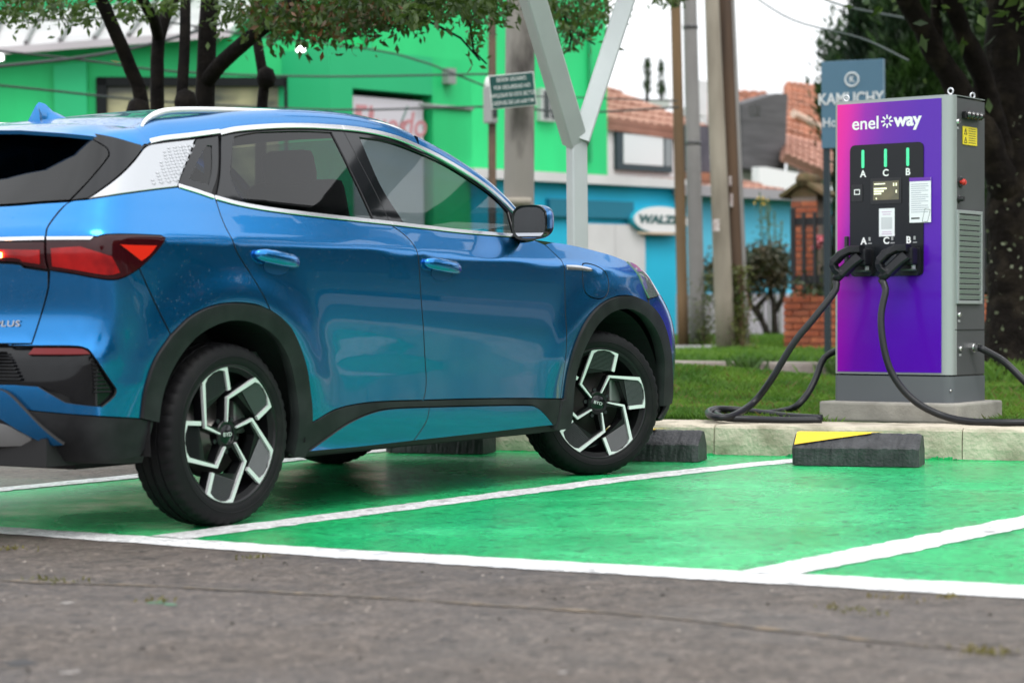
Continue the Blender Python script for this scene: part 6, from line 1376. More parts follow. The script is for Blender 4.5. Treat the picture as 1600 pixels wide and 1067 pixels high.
    skin('lamp_chrome_strip', [[(-0.778, 1.072), (-0.640, 1.070)], [(-0.640, 1.070), (-0.650, 1.060)], [(-0.650, 1.060), (-0.778, 1.061)], [(-0.778, 1.061), (-0.778, 1.072)]], CHROME, tl, side=sd, off=0.009, depth=0.006, step=0.02, gap=0)
    # ---- head lamp
    skin('head_lamp', [[(2.880, 1.020), (2.945, 1.003), (3.00, 0.965), (3.065, 0.905)], [(3.065, 0.905), (3.105, 0.855), (3.06, 0.845), (2.998, 0.835)], [(2.998, 0.835), (2.960, 0.885), (2.912, 0.967), (2.880, 1.020)]], mat('head_lamp_lens', (0.30, 0.31, 0.33), 0.05, metal=0.6, coat=1.0), fender, side=sd, off=0.003, step=0.02)
    # ---- door handles: a flat pocket with painted shade and a bar across it
    for (hx, hz, tilt, dn, dob) in ((0.225, 1.003, -0.12, 'rear', rd), (1.305, 0.983, -0.10, 'front', fd)):
        n = 24; c = body_pt(np.array([hx]), np.array([hz]))[0]
        def on(u, z): 
            p = body_pt(np.array([u]), np.array([z])); return p[0], body_nrm(p)[0]
        ring = []
        mbp = MB(); vs = []; fs = []
        for r_, dp in ((1.0, 0.0012), (0.85, -0.004), (0.6, -0.010), (0.25, -0.013)):
            for k in range(n):
                a = 2*math.pi*k/n
                p, nn = on(hx-0.005+0.085*r_*math.cos(a), hz-0.018+0.030*r_*math.sin(a))
                q = p + nn*max(dp, 0.0012); vs.append((q[0], q[1]*sd, q[2]))
        for i in range(3):
            for k in range(n): fs.append((i*n+k, i*n+(k+1) % n, (i+1)*n+(k+1) % n, (i+1)*n+k))
        fs.append(tuple(3*n+k for k in range(n)))
        fs = [f if sd > 0 else f[::-1] for f in fs]
        prof = [(-0.125, 0.006, 0.008), (-0.112, 0.020, 0.019), (-0.08, 0.036, 0.026), (0.0, 0.044, 0.028), (0.08, 0.040, 0.026), (0.115, 0.026, 0.020), (0.130, 0.006, 0.008)]
        vs2 = []; m = 10
        for (dx, outd, hh) in prof:
            p, nn = on(hx+dx, hz+dx*tilt)
            for k in range(m):
                a = 2*math.pi*k/m; q = p + nn*(outd*0.62 + 0.011*math.cos(a)) + np.array([0, 0, 1.0])*hh*math.sin(a)
                vs2.append((q[0], q[1]*sd, q[2]))
        fs2 = [(i*m+k, (i+1)*m+k, (i+1)*m+(k+1) % m, i*m+(k+1) % m) for i in range(len(prof)-1) for k in range(m)] + [tuple(range(m)), tuple(range((len(prof)-1)*m, len(prof)*m))[::-1]]
        fs2 = [f if sd < 0 else f[::-1] for f in fs2]
        hd = mesh_obj('door_handle', vs2, fs2, PAINT, dob, smooth=True)
        # flat pocket patch, the shade under the bar painted as darker blue
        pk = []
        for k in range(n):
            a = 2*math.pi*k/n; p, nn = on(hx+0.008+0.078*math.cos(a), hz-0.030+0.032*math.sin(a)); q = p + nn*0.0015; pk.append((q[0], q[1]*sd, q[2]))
        mesh_obj('handle_pocket', pk, [tuple(range(n)) if sd > 0 else tuple(range(n))[::-1]], POCKETSHADE, dob, smooth=True)
    # ---- mirror: a hollow painted cap, dark glass facing back, foot on the door
    mir = empty('door_mirror', parent=car)
    cx, cy, cz = 1.950, -0.992, 1.178
    n, m = 28, 12; vs = []; fs = []
    for i in range(m+1):
        t = i/m; xx = -0.050 + 0.140*t; k = (1 - max(0, (t-0.15)/0.85)**2.2)**0.5
        for j in range(n):
            a = 2*math.pi*j/n; ca, sa = math.cos(a), math.sin(a)
            yy = 0.088*k*math.copysign(abs(ca)**0.62, ca); zz_ = 0.078*k*math.copysign(abs(sa)**0.62, sa)
            vs.append(((cx+xx - 0.10*(-yy)*0.55), (cy - yy)*sd, cz + zz_ + 0.012*t))
    for i in range(m):
        for j in range(n):
            f = (i*n+j, i*n+(j+1) % n, (i+1)*n+(j+1) % n, (i+1)*n+j); fs.append(f if sd < 0 else f[::-1])
    up = [f for f in fs if sum(vs[q][2] for q in f)/4 > cz-0.018 and f[0] >= n and f[0] < 60*n and sum(1 for q in f) == 4 and (f[0]//n) >= 2]
    lo = [f for f in fs if f not in up]
    mesh_obj('mirror_cap', vs, up, PAINT, mir, smooth=True); mesh_obj('mirror_housing', vs, lo, GLOSSB, mir, smooth=True)
    rim = [vs[j] for j in range(n)]
    gl = [(x*0.9+sum(v[0] for v in rim)/n*0.1+0.006, y*0.90+sum(v[1] for v in rim)/n*0.10, z*0.88+cz*0.12) for x, y, z in rim]
    mesh_obj('mirror_glass', gl, [tuple(range(n))[::-1] if sd < 0 else tuple(range(n))], mat('mirror_silver', (0.55, 0.57, 0.60), 0.03, metal=1.0), mir)
    bz = [(x+0.004, y, z) for x, y, z in rim]
    mesh_obj('mirror_bezel', [*rim, *gl], [((j+1) % n, j, n+j, n+(j+1) % n) if sd < 0 else (j, (j+1) % n, n+(j+1) % n, n+j) for j in range(n)], BLACKP, mir)
    MB().tube([(1.98, sd*-0.865, 1.118), (1.975, sd*-0.915, 1.116), (1.965, sd*-0.96, 1.125)], [0.030, 0.026, 0.030], 10).build('mirror_foot', GLOSSB, mir, smooth=True)
    # ---- roof rail
    rp_ = [(-0.215, 0.665, 1.500), (-0.17, 0.645, 1.528), (-0.09, 0.625, 1.557), (0.0, 0.612, 1.575), (0.15, 0.600, 1.588), (0.40, 0.588, 1.602), (0.75, 0.580, 1.615), (1.05, 0.582, 1.616), (1.28, 0.592, 1.608), (1.42, 0.602, 1.592), (1.50, 0.612, 1.574), (1.555, 0.620, 1.552)]
    c3 = catmull([(x, -s*sd, z) for x, s, z in rp_], 0.04); k = len(c3)
    mb = MB(); rings = []
    for i, p in enumerate(c3):
        e = min(i, k-1-i)/5.0; hh = 0.0145*min(1, 0.45+e*0.6); ww = 0.016*min(1, 0.4+e*0.6)
        rings.append([(p[0], p[1]+ww*math.cos(a), p[2]-0.006+hh*math.sin(a)) for a in [2*math.pi*j/10 for j in range(10)]])
    mb.add([v for r_ in rings for v in r_], [[i*10+j, (i+1)*10+j, (i+1)*10+(j+1) % 10, i*10+(j+1) % 10] for i in range(k-1) for j in range(10)] + [list(range(10)), list(range((k-1)*10, k*10))[::-1]])
    ro = mb.build('roof_rail', mat('rail_silver', (0.86, 0.87, 0.89), 0.3, metal=0.6), car, smooth=True)
    if True: ro.data.flip_normals() if sd < 0 else None
    # ---- wheel-well liners
    for cx_, name in ((0.0, 'wheel_liner'), (2.76, 'wheel_liner')):
        mb = MB(); nn_ = 24; R0 = 0.44
        ring = [[(cx_ + R0*math.cos(math.radians(-8+196*j/nn_)), sd*yy, 0.347 + R0*math.sin(math.radians(-8+196*j/nn_))) for j in range(nn_+1)] for yy in (-0.90, -0.56)]
        mb.add(ring[0]+ring[1], [(j, j+1, nn_+2+j, nn_+1+j) for j in range(nn_)] + [tuple(range(nn_+1, 2*nn_+2))])
        mb.build(name, SHELLB, car)

# ---- rear bumper, tailgate, rear lamp bar, rear screen (both halves in one mesh each)
recess = [[(-0.90, 0.690), (-0.738, 0.690), (-0.690, 0.688)], [(-0.690, 0.688), (-0.663, 0.678), (-0.645, 0.650), (-0.60, 0.580), (-0.568, 0.536)], [(-0.568, 0.536), (-0.573, 0.512), (-0.617, 0.476)], [(-0.617, 0.476), (-0.68, 0.484), (-0.734, 0.494)], [(-0.734, 0.494), (-0.818, 0.550)], [(-0.818, 0.550), (-0.90, 0.556)]]
rb = skin('rear_bumper', [lamp_low[::-1][::-1], gate_low, [(-0.836, 0.698), (-0.93, 0.696)], [(-0.93, 0.696), (-0.90, 0.690)], recess[0], recess[1], recess[2], recess[3], recess[4], recess[5], [(-0.90, 0.556), (CEN, 0.556)], [(CEN, 0.556), (CEN, 0.475)], [(CEN, 0.475), (-0.95, 0.475), (-0.836, 0.462)], [(-0.836, 0.462), (-0.62, 0.440), (-0.468, 0.424)], r_out3[::-1], bump_edge], PAINT, car, centre=True)
skin('bumper_recess', [[(-0.56, 0.70), (CEN, 0.70)], [(CEN, 0.70), (CEN, 0.54)], [(CEN, 0.54), (-0.82, 0.54), (-0.70, 0.46), (-0.56, 0.46)], [(-0.56, 0.46), (-0.56, 0.70)]], GLOSSB, rb, centre=True, off=-0.020, gap=0)
mbs = MB()
for i in range(9):                                            # slats of the centre grille
    z0 = 0.572+0.0125*i
    us = np.linspace(CEN+0.001, -0.88-0.006*i, 24); p = body_pt(us, np.full(24, z0)); nn = body_nrm(p)
    a_ = p - nn*0.012; b_ = p - nn*0.004
    for sg in (1, -1):
        top = [(*(q*np.array([1, sg, 1])),) for q in a_+np.array([0, 0, 0.005])]; out_ = [(*(q*np.array([1, sg, 1])),) for q in b_]; bot = [(*(q*np.array([1, sg, 1])),) for q in a_-np.array([0, 0, 0.005])]
        mbs.add(top+out_+bot, [(j, j+1, 25+j, 24+j) for j in range(23)] + [(24+j, 25+j, 49+j, 48+j) for j in range(23)])
mbs.build('bumper_grille', BLACKP, rb)
for sd in (1, -1):
    skin('rear_reflector', [[(-0.835, 0.690), (-0.70, 0.688), (-0.665, 0.678), (-0.650, 0.660)], [(-0.650, 0.660), (-0.74, 0.661), (-0.858, 0.662)], [(-0.858, 0.662), (-0.835, 0.690)]], mat('reflector_red', (0.13, 0.004, 0.006), 0.2, spec=0.3), rb, side=sd, off=-0.008, depth=0.008)
    mb = MB()                                                  # mesh vent at the end of the recess
    for i in range(10):
        t = i/9; z0 = 0.525+0.125*t; ua, ub = -0.640-0.012*abs(t-0.2), -0.578-0.068*t
        us = np.linspace(ua, ub, 5); p = body_pt(us, np.full(5, z0)); nn = body_nrm(p)
        a_ = (p - nn*0.018)*np.array([1, sd, 1]); b_ = (p - nn*0.010)*np.array([1, sd, 1]); u_ = np.array([0, 0, 0.0035])
        fs = [(j, j+1, 6+j, 5+j) for j in range(4)] + [(5+j, 6+j, 11+j, 10+j) for j in range(4)]
        mb.add([*(a_+u_), *b_, *(a_-u_)], fs if sd > 0 else [f[::-1] for f in fs])
    mb.build('bumper_vent', BLACKP, rb)
low = skin('lower_bumper', [[(-0.462, 0.424), (-0.62, 0.440), (-0.836, 0.462)], [(-0.836, 0.462), (-0.95, 0.475), (CEN, 0.475)], [(CEN, 0.475), (CEN, 0.27)], [(CEN, 0.27), (-0.97, 0.275), (-0.62, 0.280), (-0.455, 0.287)], [(-0.455, 0.287), (-0.425, 0.335), (-0.405, 0.41)], [(-0.405, 0.41), (-0.462, 0.424)]], BLACKP, car, centre=True, off=0.003, depth=0.05)
for sd in (1, -1):
    skin('bumper_fin', [[(-0.955, 0.545), (-0.90, 0.520), (-0.80, 0.415), (-0.725, 0.350)], [(-0.725, 0.350), (-0.78, 0.352), (-0.88, 0.40), (-0.975, 0.452)], [(-0.975, 0.452), (-0.955, 0.545)]], PAINT, low, side=sd, off=0.022, depth=0.022)
skin('skid_plate', [[(-0.86, 0.385), (-1.0, 0.425), (CEN, 0.43)], [(CEN, 0.43), (CEN, 0.335)], [(CEN, 0.335), (-1.0, 0.335), (-0.80, 0.345)], [(-0.80, 0.345), (-0.86, 0.385)]], mat('skid_silver', (0.30, 0.31, 0.32), 0.4, metal=0.5), low, centre=True, off=0.012, depth=0.012)
bar = [[(-0.787, 1.058), (-1.0, 1.060), (CEN, 1.060)], [(CEN, 1.060), (CEN, 1.0)], [(CEN, 1.0), (-0.95, 0.990), (-0.854, 0.972), (-0.779, 0.958)], [(-0.779, 0.958), (-0.787, 1.0), (-0.787, 1.058)]]
gate = skin('tailgate', [[(-0.690, 1.201), (-0.80, 1.197), (-0.97, 1.191), (CEN, 1.188)], [(CEN, 1.188), (CEN, 1.074)], [(CEN, 1.074), (-1.0, 1.074), (-0.783, 1.072)], gate_edge_hi[::-1][:-1]], PAINT, car, centre=True)
skin('tailgate_lower_panel', [[(CEN, 0.988), (-0.95, 0.984), (-0.854, 0.966), (-0.777, 0.953)], gate_low[1:], [(-0.836, 0.698), (CEN, 0.698)], [(CEN, 0.698), (CEN, 0.988)]], PAINT, gate, centre=True)
lb = skin('lamp_bar', bar, LAMPDARK, gate, centre=True, off=0.004)
skin('red_lens', [[(-0.80, 1.030), (-1.0, 1.035), (CEN, 1.035)], [(CEN, 1.035), (CEN, 1.010)], [(CEN, 1.010), (-0.95, 1.002), (-0.86, 0.985), (-0.80, 0.975)], [(-0.80, 0.975), (-0.80, 1.030)]], LAMPRED, lb, centre=True, off=0.007, depth=0.004)
skin('lamp_chrome_strip', [[(-0.787, 1.073), (CEN, 1.073)], [(CEN, 1.073), (CEN, 1.061)], [(CEN, 1.061), (-0.787, 1.061)], [(-0.787, 1.061), (-0.787, 1.073)]], CHROME, lb, centre=True, off=0.009, depth=0.008, gap=0)
for sd in (1, -1):                                             # the lit indicator at the inner end
    p = body_pt(np.array([-0.952]), np.array([1.012]))[0]; nn = body_nrm(p[None])[0]; q = p+nn*0.010
    mb = MB(); mb.box((q[0], q[1]*sd, q[2]), (0.006, 0.034, 0.018), None, 0.002)
    mb.build('lit_indicator', mat('indicator_glow', (1.0, 0.35, 0.08), 0.3, emit=(1.0, 0.42, 0.10), estr=14.0), lb)
skin('rear_screen', [[(-0.690, 1.206), (-0.80, 1.202), (-0.97, 1.196), (CEN, 1.193)], [(CEN, 1.193), (CEN, 1.492)], [(CEN, 1.492), (-1.1, 1.490), (-0.75, 1.484), (-0.585, 1.474)], [(-0.585, 1.474), (-0.545, 1.440), (-0.497, 1.400), (-0.503, 1.372)], [(-0.503, 1.372), (-0.588, 1.297), (-0.690, 1.206)]], GLASSR, gate, centre=True, depth=0.004)
# lettering on the tailgate
p = body_pt(np.array([-0.925]), np.array([0.768]))[0]; nn = body_nrm(p[None])[0]
tx = text_obj('badge_lettering', 'PLUS', 0.030, CHROME, gate, extrude=0.003, bold=0.0005, shear=0.12, spacing=1.12, sx=1.55)
tx.location = Vector(p + nn*0.003); tx.rotation_euler = (0, 0, math.atan2(nn[1], nn[0]) + math.pi/2)

# ---- front bumper and bonnet
skin('front_bumper', [[f_out[0], f_out[1], f_out[2], f_out[3], f_out[4]], [f_out[4], (2.992, 0.804), (2.998, 0.835)], [(2.998, 0.835), (3.06, 0.845), (3.105, 0.855)], [(3.105, 0.855), (3.30, 0.86), (3.7, 0.87), (FCEN, 0.88)], [(FCEN, 0.88), (FCEN, 0.30)], [(FCEN, 0.30), (3.6, 0.30), (3.255, 0.31)]], PAINT, car, side=1)
skin('front_bumper', [[f_out[0], f_out[1], f_out[2], f_out[3], f_out[4]], [f_out[4], (2.992, 0.804), (2.998, 0.835)], [(2.998, 0.835), (3.06, 0.845), (3.105, 0.855)], [(3.105, 0.855), (3.30, 0.86), (3.7, 0.87), (FCEN, 0.88)], [(FCEN, 0.88), (FCEN, 0.30)], [(FCEN, 0.30), (3.6, 0.30), (3.255, 0.31)]], PAINT, car, side=-1)
for sd in (1, -1):
    skin('lower_front_lip', [[(3.20, 0.315), (3.6, 0.31), (FCEN, 0.31)], [(FCEN, 0.31), (FCEN, 0.20)], [(FCEN, 0.20), (3.5, 0.20), (3.16, 0.235)], [(3.16, 0.235), (3.20, 0.315)]], BLACKP, car, side=sd, off=0.004)
edge = catmull([(2.10, 1.112), (2.284, 1.100), (2.471, 1.086), (2.740, 1.051), (2.88, 1.020), (2.955, 0.998), (3.07, 0.945), (3.20, 0.90)], 0.05)
vs = []; ncol = 13
for (x, z) in edge:
    w = float(half_width(x, z)) - 0.004 - max(0, x-2.9)*0.35
    for j in range(ncol):
        t = j/(ncol-1); s = w*(1-2*t); q = 1 - abs(s/w)**2.6
        vs.append((x + 0.22*(1-(s/w)**2)*min(1, max(0, (x-2.2)/0.9))**1.3, -s, z + 0.045*q*(1 if x < 2.9 else max(0.2, 1-(x-2.9)*2)) - 0.0015))
fs = [(i*ncol+j, (i+1)*ncol+j, (i+1)*ncol+j+1, i*ncol+j+1) for i in range(len(edge)-1) for j in range(ncol-1)]
mesh_obj('bonnet', vs, fs, PAINT, car, smooth=True)

# ---- roof, screen pillars, windscreen, spoiler
trim = catmull([(-0.245, 1.426), (-0.12, 1.464), (0.02, 1.482), (0.205, 1.506), (0.33, 1.526), (0.572, 1.552), (0.80, 1.567), (1.025, 1.573), (1.17, 1.571), (1.299, 1.561), (1.41, 1.544), (1.524, 1.514)], 0.05)
def roof_sec(x, z):
    w = float(half_width(x, z)) - 0.001
    return [(w, z), (w-0.010, z+0.020), (w-0.024, z+0.040), (w-0.042, z+0.056), (w-0.065, z+0.066), (w-0.085, z+0.062), (w-0.11, z+0.069), (w*0.6, z+0.082), (w*0.3, z+0.090), (0, z+0.093)]
rs = []
for (x, z) in trim:
    c = roof_sec(x, z if x > 0.02 else z); full = c + [(-s, zz_) for s, zz_ in c[-2::-1]]
    rs.append([(x + (0.0 if x < 1.2 else (1-(s/0.7)**2)*-0.0), -s, zz_) for s, zz_ in full])
m = len(rs[0])
mesh_obj('roof', [v for r_ in rs for v in r_], [(i*m+j, (i+1)*m+j, (i+1)*m+j+1, i*m+j+1) for i in range(len(rs)-1) for j in range(m-1)], PAINT, car, smooth=True)
mesh_obj('headliner', [(v[0], v[1]*0.97, v[2]-0.035) for r_ in rs for v in r_], [(i*m+j, i*m+j+1, (i+1)*m+j+1, (i+1)*m+j) for i in range(len(rs)-1) for j in range(m-1)], INTERG, car, smooth=True)
pil = catmull([(1.524, 1.514), (1.64, 1.477), (1.760, 1.428), (1.86, 1.380), (1.945, 1.330), (2.025, 1.262), (2.085, 1.195), (2.13, 1.125)], 0.04)
wsl = []
for sd in (1, -1):
    vs = []
    for i, (x, z) in enumerate(pil):
        w = float(half_width(min(x, 2.06), z)) - 0.001; e = i/(len(pil)-1)
        sec = [(w, 0, 0), (w-0.008, 0.012, 0.022), (w-0.022, 0.024, 0.040), (w-0.045, 0.036, 0.048), (w-0.075, 0.046, 0.046), (w-0.10, 0.046, 0.030)]
        vs += [(x+dx, -s*sd, z+dz*(1-0.25*e)) for s, dx, dz in sec]
        if sd > 0: wsl.append((x+0.046, w-0.095, z+0.036*(1-0.25*e)))
    k = 6; fs = [(i*k+j, (i+1)*k+j, (i+1)*k+j+1, i*k+j+1) for i in range(len(pil)-1) for j in range(k-1)]
    mesh_obj('screen_pillar', vs, fs if sd > 0 else [f[::-1] for f in fs], PAINT, car, smooth=True)
vs = []
for (x, s, z) in wsl:
    for j in range(9):
        t = -1+2*j/8; vs.append((x+0.16*(1-t*t), -s*t*-1, z+0.03*(1-t*t)))
mesh_obj('windscreen', vs, [(i*9+j, i*9+j+1, (i+1)*9+j+1, (i+1)*9+j) for i in range(len(wsl)-1) for j in range(8)], GLASS, car, smooth=True)
# rear spoiler
hinge = [(-0.243, s, z) for s, z in roof_sec(*trim[0])]
tr_ = [(-0.285, 0.728, 1.414), (-0.315, 0.715, 1.424), (-0.36, 0.690, 1.434), (-0.41, 0.660, 1.442), (-0.455, 0.628, 1.449), (-0.49, 0.600, 1.453), (-0.525, 0.570, 1.457), (-0.60, 0.43, 1.470), (-0.64, 0.22, 1.478), (-0.655, 0.0, 1.481)]
vs = []; NS = 7
for (a, b) in zip(hinge, tr_):
    a = np.array(a); b = np.array(b)
    for j in range(NS):
        t = j/(NS-1); p = a*(1-t)+b*t; p[2] += 0.016*math.sin(math.pi*t)*(1 if a[1] < 0.62 else 0.3); vs.append((p[0], -p[1], p[2]))
    vs.append((b[0]+0.004, -b[1], b[2]-0.014)); vs.append((b[0]*0.72-0.10, -b[1]*0.97, b[2]-0.012))
k = NS+2; n0 = len(vs)
fs = [(i*k+j, i*k+j+1, (i+1)*k+j+1, (i+1)*k+j) for i in range(len(hinge)-1) for j in range(k-1)]
vs2 = [(x, -y, z) for x, y, z in vs]
so = mesh_obj('rear_spoiler', vs+vs2, [f[::-1] for f in fs]+[tuple(i+n0 for i in f) for f in fs], PAINT, car, smooth=True)
so.data.set_sharp_from_angle(angle=math.radians(40))
bmm = bmesh.new(); bmm.from_mesh(so.data); bmesh.ops.recalc_face_normals(bmm, faces=bmm.faces); bmm.to_mesh(so.data); bmm.free()
# shark fin aerial
mb = MB(); sec = [(-0.118, 1.560, 0.034), (-0.108, 1.616, 0.020), (-0.09, 1.632, 0.011), (-0.055, 1.626, 0.011), (-0.015, 1.600, 0.018), (0.04, 1.586, 0.024), (0.10, 1.566, 0.010)]
vs = []
for x, zt, hw in sec: vs += [(x, -hw-0.014, 1.545), (x, -hw, (zt*0.6+1.55*0.4)), (x, 0, zt), (x, hw, (zt*0.6+1.55*0.4)), (x, hw+0.014, 1.545)]
mb.add(vs, [(i*5+j, (i+1)*5+j, (i+1)*5+j+1, i*5+j+1) for i in range(6) for j in range(4)] + [(0, 1, 2, 3, 4)]).build('shark_fin_aerial', PAINT, car, auto=50)

# ---- dark inner shell, floor, cabin
for sd in (1, -1):
    skin('inner_shell', [[(CEN, 1.185), (-0.69, 1.195), (-0.2, 1.25), (-0.01, 1.21), (0.6, 1.16), (1.04, 1.14), (2.1, 1.09), (2.5, 1.06), (2.9, 0.99), (3.1, 0.86)], [(3.1, 0.86), (FCEN, 0.86)], [(FCEN, 0.86), (FCEN, 0.22)], [(FCEN, 0.22), (3.20, 0.24)], [(3.20, 0.24)] + [(x+0.02, z+0.01) for x, z in f_in[::-1][1:-1]] + [(2.36, 0.22)], [(2.36, 0.22), (0.42, 0.22)], [(0.42, 0.22)] + [(x, z+0.015) for x, z in r_in[::-1][1:-1]] + [(-0.41, 0.25)], [(-0.41, 0.25), (CEN, 0.25)], [(CEN, 0.25), (CEN, 1.185)]], SHELLB, car, side=sd, off=-0.026, depth=0.004, step=0.06, gap=0)
mb = MB(); mb.box((1.36, 0, 0.265), (1.80, 1.62, 0.09)); mb.box((-0.60, 0, 0.315), (0.36, 1.45, 0.10)); mb.box((3.30, 0, 0.25), (0.34, 1.40, 0.09)); mb.box((0.0, 0, 0.33), (0.95, 1.12, 0.2)); mb.box((2.72, 0, 0.33), (0.96, 1.12, 0.2))
mb.build('underbody', SHELLB, car)
mb = MB(); mb.tube([(0.0, -0.75, 0.33), (0.0, 0.75, 0.33)], 0.045, 8); mb.tube([(2.72, -0.75, 0.33), (2.72, 0.75, 0.33)], 0.035, 8); mb.build('axle', SHELLB, car)
mb = MB(); mb.box((0.95, 0, 0.62), (2.1, 1.5, 0.05)); mb.box((2.0, 0, 1.00), (0.35, 1.45, 0.16), None, 0.04); mb.box((-0.42, 0, 0.98), (0.5, 1.3, 0.03)); mb.build('cabin_floor', INTER, car)
def seat(x, y, w, name='seat'):
    s = empty(name, parent=car)
    rot = Matrix.Rotation(math.radians(-16), 3, 'Y')
    MB().box((x+0.10, y, 0.80), (0.52, w, 0.16), None, 0.05).build('cushion', INTER, s, smooth=True)
    MB().box((x-0.18, y, 1.08), (0.13, w*0.95, 0.56), rot, 0.05).build('backrest', INTER, s, smooth=True)
    for k in ((-0.0,) if w < 0.7 else (-0.42, 0.0, 0.42)):
        MB().box((x-0.285, y+k, 1.405), (0.09, 0.25, 0.15), rot, 0.04).build('headrest', INTER, s, smooth=True)
seat(1.28, -0.37, 0.50); seat(1.28, 0.37, 0.50); seat(0.42, 0.0, 1.25)
st = MB(); st.lathe([(0.185+0.014*math.cos(a), 0.014*math.sin(a)) for a in [2*math.pi*i/8 for i in range(8)]], 28, 'x', (0, 0, 0), True)
so = st.build('steering_wheel', INTER, car, smooth=True); so.location = (1.74, 0.37, 1.06); so.rotation_euler = (0, math.radians(-22), 0)

# ---- wheels
def wheel(cx, y, sd, steer, phase):
    w = empty('wheel', (cx, y, 0.341), parent=car)
    w.rotation_euler = (0, 0, steer + (0 if sd > 0 else math.pi))
    # built facing -y, axle along y
    mb = MB(); N = 144
    prof = [(0.236, -0.080), (0.258, -0.096), (0.268, -0.1045), (0.280, -0.1085), (0.290, -0.1088), (0.2915, -0.1105), (0.294, -0.1105), (0.2955, -0.1085), (0.306, -0.1065), (0.318, -0.1015), (0.330, -0.096), (0.3375, -0.088), (0.3425, -0.072), (0.3445, -0.055), (0.345, -0.0475), (0.338, -0.046), (0.338, -0.040), (0.3455, -0.0385),
            (0.347, -0.009), (0.339, -0.008), (0.339, 0.0)]
    prof = prof + [(r, -h) for r, h in prof[-2::-1]]
    vs = []; k = len(prof)
    for i, (r, h) in enumerate(prof):
        for j in range(N):
            a = 2*math.pi*j/N; rr = r
            if 10 <= i <= 13 or k-14 <= i <= k-11: rr = r - (0.0055 if j % 3 == 0 else 0)
            elif 14 <= i <= 18 or k-19 <= i <= k-15: rr = r - (0.003 if (j+i) % 4 == 0 and r > 0.342 else 0)
            vs.append((rr*math.cos(a), h, rr*math.sin(a)))
    mb.add(vs, [[i*N+j, i*N+(j+1) % N, (i+1)*N+(j+1) % N, (i+1)*N+j] for i in range(k-1) for j in range(N)])
    t = mb.build('tyre', RUBBER, w, auto=28)
    bmm = bmesh.new(); bmm.from_mesh(t.data); bmesh.ops.recalc_face_normals(bmm, faces=bmm.faces); bmm.to_mesh(t.data); bmm.free()
    rim = MB().lathe([(0.264, -0.090), (0.266, -0.097), (0.263, -0.103), (0.256, -0.100), (0.248, -0.080), (0.234, -0.03), (0.218, 0.02), (0.226, 0.085), (0.240, 0.09)], 64, 'y').build('rim', ALLOYD, w, smooth=True)
    bmm = bmesh.new(); bmm.from_mesh(rim.data); bmesh.ops.recalc_face_normals(bmm, faces=bmm.faces); bmm.to_mesh(rim.data); bmm.free()
    MB().lathe([(0.0, -0.055), (0.045, -0.055), (0.055, -0.05), (0.058, -0.02), (0.16, 0.0), (0.165, 0.03), (0.0, 0.03)], 40, 'y').build('brake_disc', mat('brake_steel', (0.18, 0.17, 0.16), 0.4, metal=0.8), w, smooth=True)
    mb = MB(); mb.box((0.13, 0.0, 0.06), (0.07, 0.06, 0.13), None, 0.012); mb.build('brake_caliper', mat('caliper', (0.25, 0.25, 0.25), 0.4, metal=0.7), w)
    def pol(a, r, dy=0.0): return (r*math.cos(math.radians(a)), r*math.sin(math.radians(a)))
    def face_y(r): return -0.086 - 0.010*min(1, r/0.25)
    for q in range(5):
        A = phase - 72*q
        # dark arm behind the bright strips
        def slab(name, poly, back, fwd, material, par, thick=0.02):
            n = len(poly); vs = []
            for (x, z) in poly:
                r = math.hypot(x, z); vs.append((x, face_y(r)-fwd, z))
            for (x, z) in poly:
                r = math.hypot(x, z); vs.append((x, face_y(r)+back, z))
            fs = []
            P = np.array(poly); V_, T_ = None, None
            tri = mgeo.tessellate_polygon([[Vector((x, z, 0)) for x, z in poly]])
            area = sum(poly[i][0]*poly[(i+1) % n][1]-poly[(i+1) % n][0]*poly[i][1] for i in range(n))
            for tt in tri:
                a_, b_, c_ = tt
                cr = (P[b_][0]-P[a_][0])*(P[c_][1]-P[a_][1])-(P[b_][1]-P[a_][1])*(P[c_][0]-P[a_][0])
                f = (a_, b_, c_) if cr > 0 else (a_, c_, b_)
                fs.append(f); fs.append(tuple(v+n for v in f)[::-1])
            for i in range(n):
                f = (i, n+i, n+(i+1) % n, (i+1) % n); fs.append(f if area > 0 else f[::-1])
            return mesh_obj(name, vs, fs, material, par)
        outer = [pol(A+12, 0.050), pol(A+2.5, 0.142), pol(A-37.5, 0.2565), pol(A-45, 0.2595), pol(A-53, 0.261), pol(A-61, 0.261), pol(A-71.5, 0.2585), pol(A-77, 0.170)]
        wid = [0.006, 0.011, 0.0165, 0.0090, 0.0075, 0.0090, 0.0165, 0.0165]
        O = np.array(outer); inn = []
        for i in range(len(O)):
            e1 = O[i]-O[max(i-1, 0)]; e2 = O[min(i+1, len(O)-1)]-O[i]
            e1 = e1/(np.linalg.norm(e1)+1e-9) if i else e2/np.linalg.norm(e2); e2 = e2/(np.linalg.norm(e2)+1e-9) if i < len(O)-1 else e1
            n1 = np.array([e1[1], -e1[0]]); n2 = np.array([e2[1], -e2[0]]); m_ = n1+n2; m_ /= np.linalg.norm(m_)
            inn.append(O[i] + m_*wid[i]/max(0.5, m_@n1))
        inner = [tuple(v) for v in inn[::-1]]
        arm = slab('spoke', [pol(A+18, 0.045), outer[1], outer[2], outer[4], outer[6], outer[7], inner[0], tuple(O[2]*0.45+O[1]*0.55+(inn[2]-O[2])*1.5), tuple(inn[1]*1.0+(inn[1]-O[1])*0.6), pol(A-14, 0.05)], 0.050, -0.010, ALLOYD, w)
        # bright machined strip: hub leg, long leg, arc along the rim, return leg
        slab('bright_strip', outer+inner, 0.012, 0.002, ALLOYM, arm)
        cl = tuple(O[2]*0.56+O[1]*0.44+(inn[2]-O[2])*1.0)
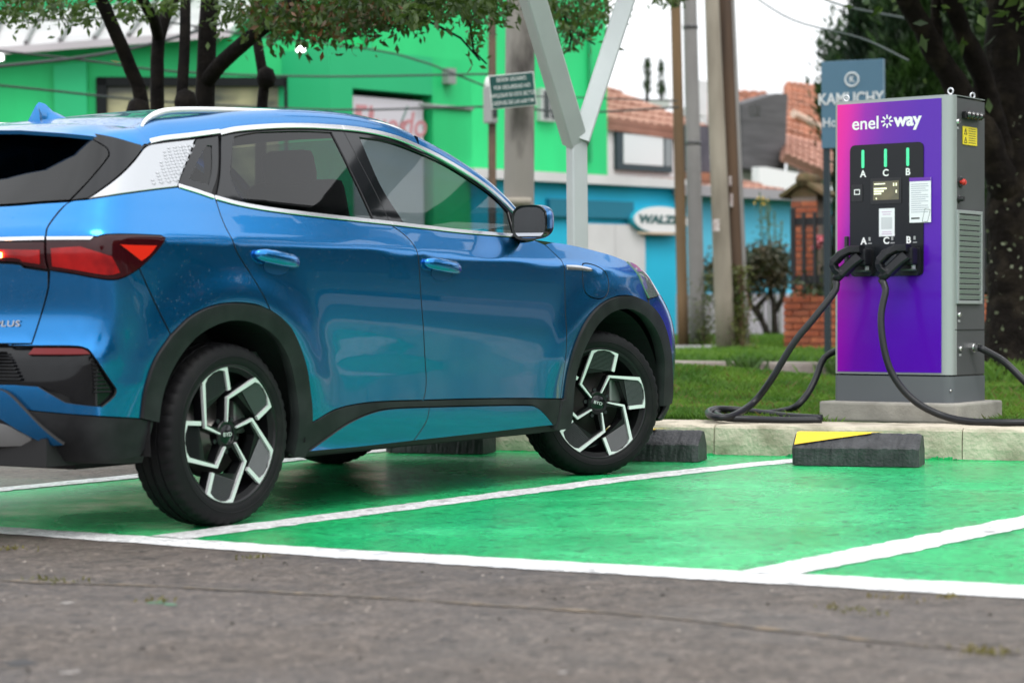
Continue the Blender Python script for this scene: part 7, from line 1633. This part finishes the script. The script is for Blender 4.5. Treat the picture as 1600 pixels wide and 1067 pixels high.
        slab('mesh_insert', [tuple(inn[2]), tuple(inn[3]), tuple(inn[4]), tuple(inn[5]), tuple(inn[6]), tuple(inn[7]), cl], 0.010, -0.008, mat('mesh_dark', (0.010, 0.0105, 0.012), 0.6, spec=0.2), arm)
        mbg = MB(); poly_m = np.array([inn[2], inn[3], inn[4], inn[5], inn[6], inn[7], np.array(cl)])
        ca = A-55; uv = np.array([math.cos(math.radians(ca)), math.sin(math.radians(ca))]); vv = np.array([-uv[1], uv[0]])
        ts = np.linspace(-0.09, 0.09, 181)
        for i in range(18):
            rr = 0.150+0.0060*i; P_ = uv*rr + vv*ts[:, None]; ok = inside(P_, poly_m)
            if ok.sum() < 8: continue
            a_, b_ = P_[np.argmax(ok)], P_[len(ts)-1-np.argmax(ok[::-1])]; y0 = face_y(rr)+0.0055
            mbg.add([(a_[0]-uv[0]*0.0012, y0, a_[1]-uv[1]*0.0012), (b_[0]-uv[0]*0.0012, y0, b_[1]-uv[1]*0.0012), (b_[0]+uv[0]*0.0012, y0-0.002, b_[1]+uv[1]*0.0012), (a_[0]+uv[0]*0.0012, y0-0.002, a_[1]+uv[1]*0.0012)], [(0, 1, 2, 3)])
        mbg.build('mesh_bar', mat('mesh_grey', (0.10, 0.105, 0.11), 0.5, metal=0.2), arm)['kind'] = 'stuff'
    MB().lathe([(0.056, -0.02), (0.056, -0.076), (0.052, -0.080), (0.040, -0.079), (0.038, -0.0765)], 32, 'y').build('hub', ALLOYD, w, auto=40)
    cap = MB().lathe([(0.038, -0.0765), (0.036, -0.079), (0.0, -0.081)], 32, 'y').build('centre_cap', GLOSSB, w, smooth=True)
    for oo in (w.children[-1], w.children[-2]):
        bmm = bmesh.new(); bmm.from_mesh(oo.data); bmesh.ops.recalc_face_normals(bmm, faces=bmm.faces); bmm.to_mesh(oo.data); bmm.free()
    lt = text_obj('cap_lettering', 'BYD', 0.021, ALLOYM, w, extrude=0.0006, sx=1.25); lt.location = (0, -0.0815, 0); lt.rotation_euler = (0, math.radians(-(phase-165)*0.5), 0)
    for q in range(5):
        a = math.radians(phase+36-72*q)
        MB().tube([(0.046*1.4*math.cos(a), -0.06, 0.046*1.4*math.sin(a)), (0.046*1.4*math.cos(a), -0.072, 0.046*1.4*math.sin(a))], 0.010, 6).build('wheel_nut', mat('nut_dark', (0.03, 0.03, 0.035), 0.4, metal=0.6), w)
    return w
STEER = math.radians(-27)
wheel(0.0, -0.800, 1, 0.0, 165); wheel(0.0, 0.800, -1, 0.0, 100)
wheel(2.72, -0.790, 1, STEER, 137); wheel(2.72, 0.790, -1, STEER, 60)
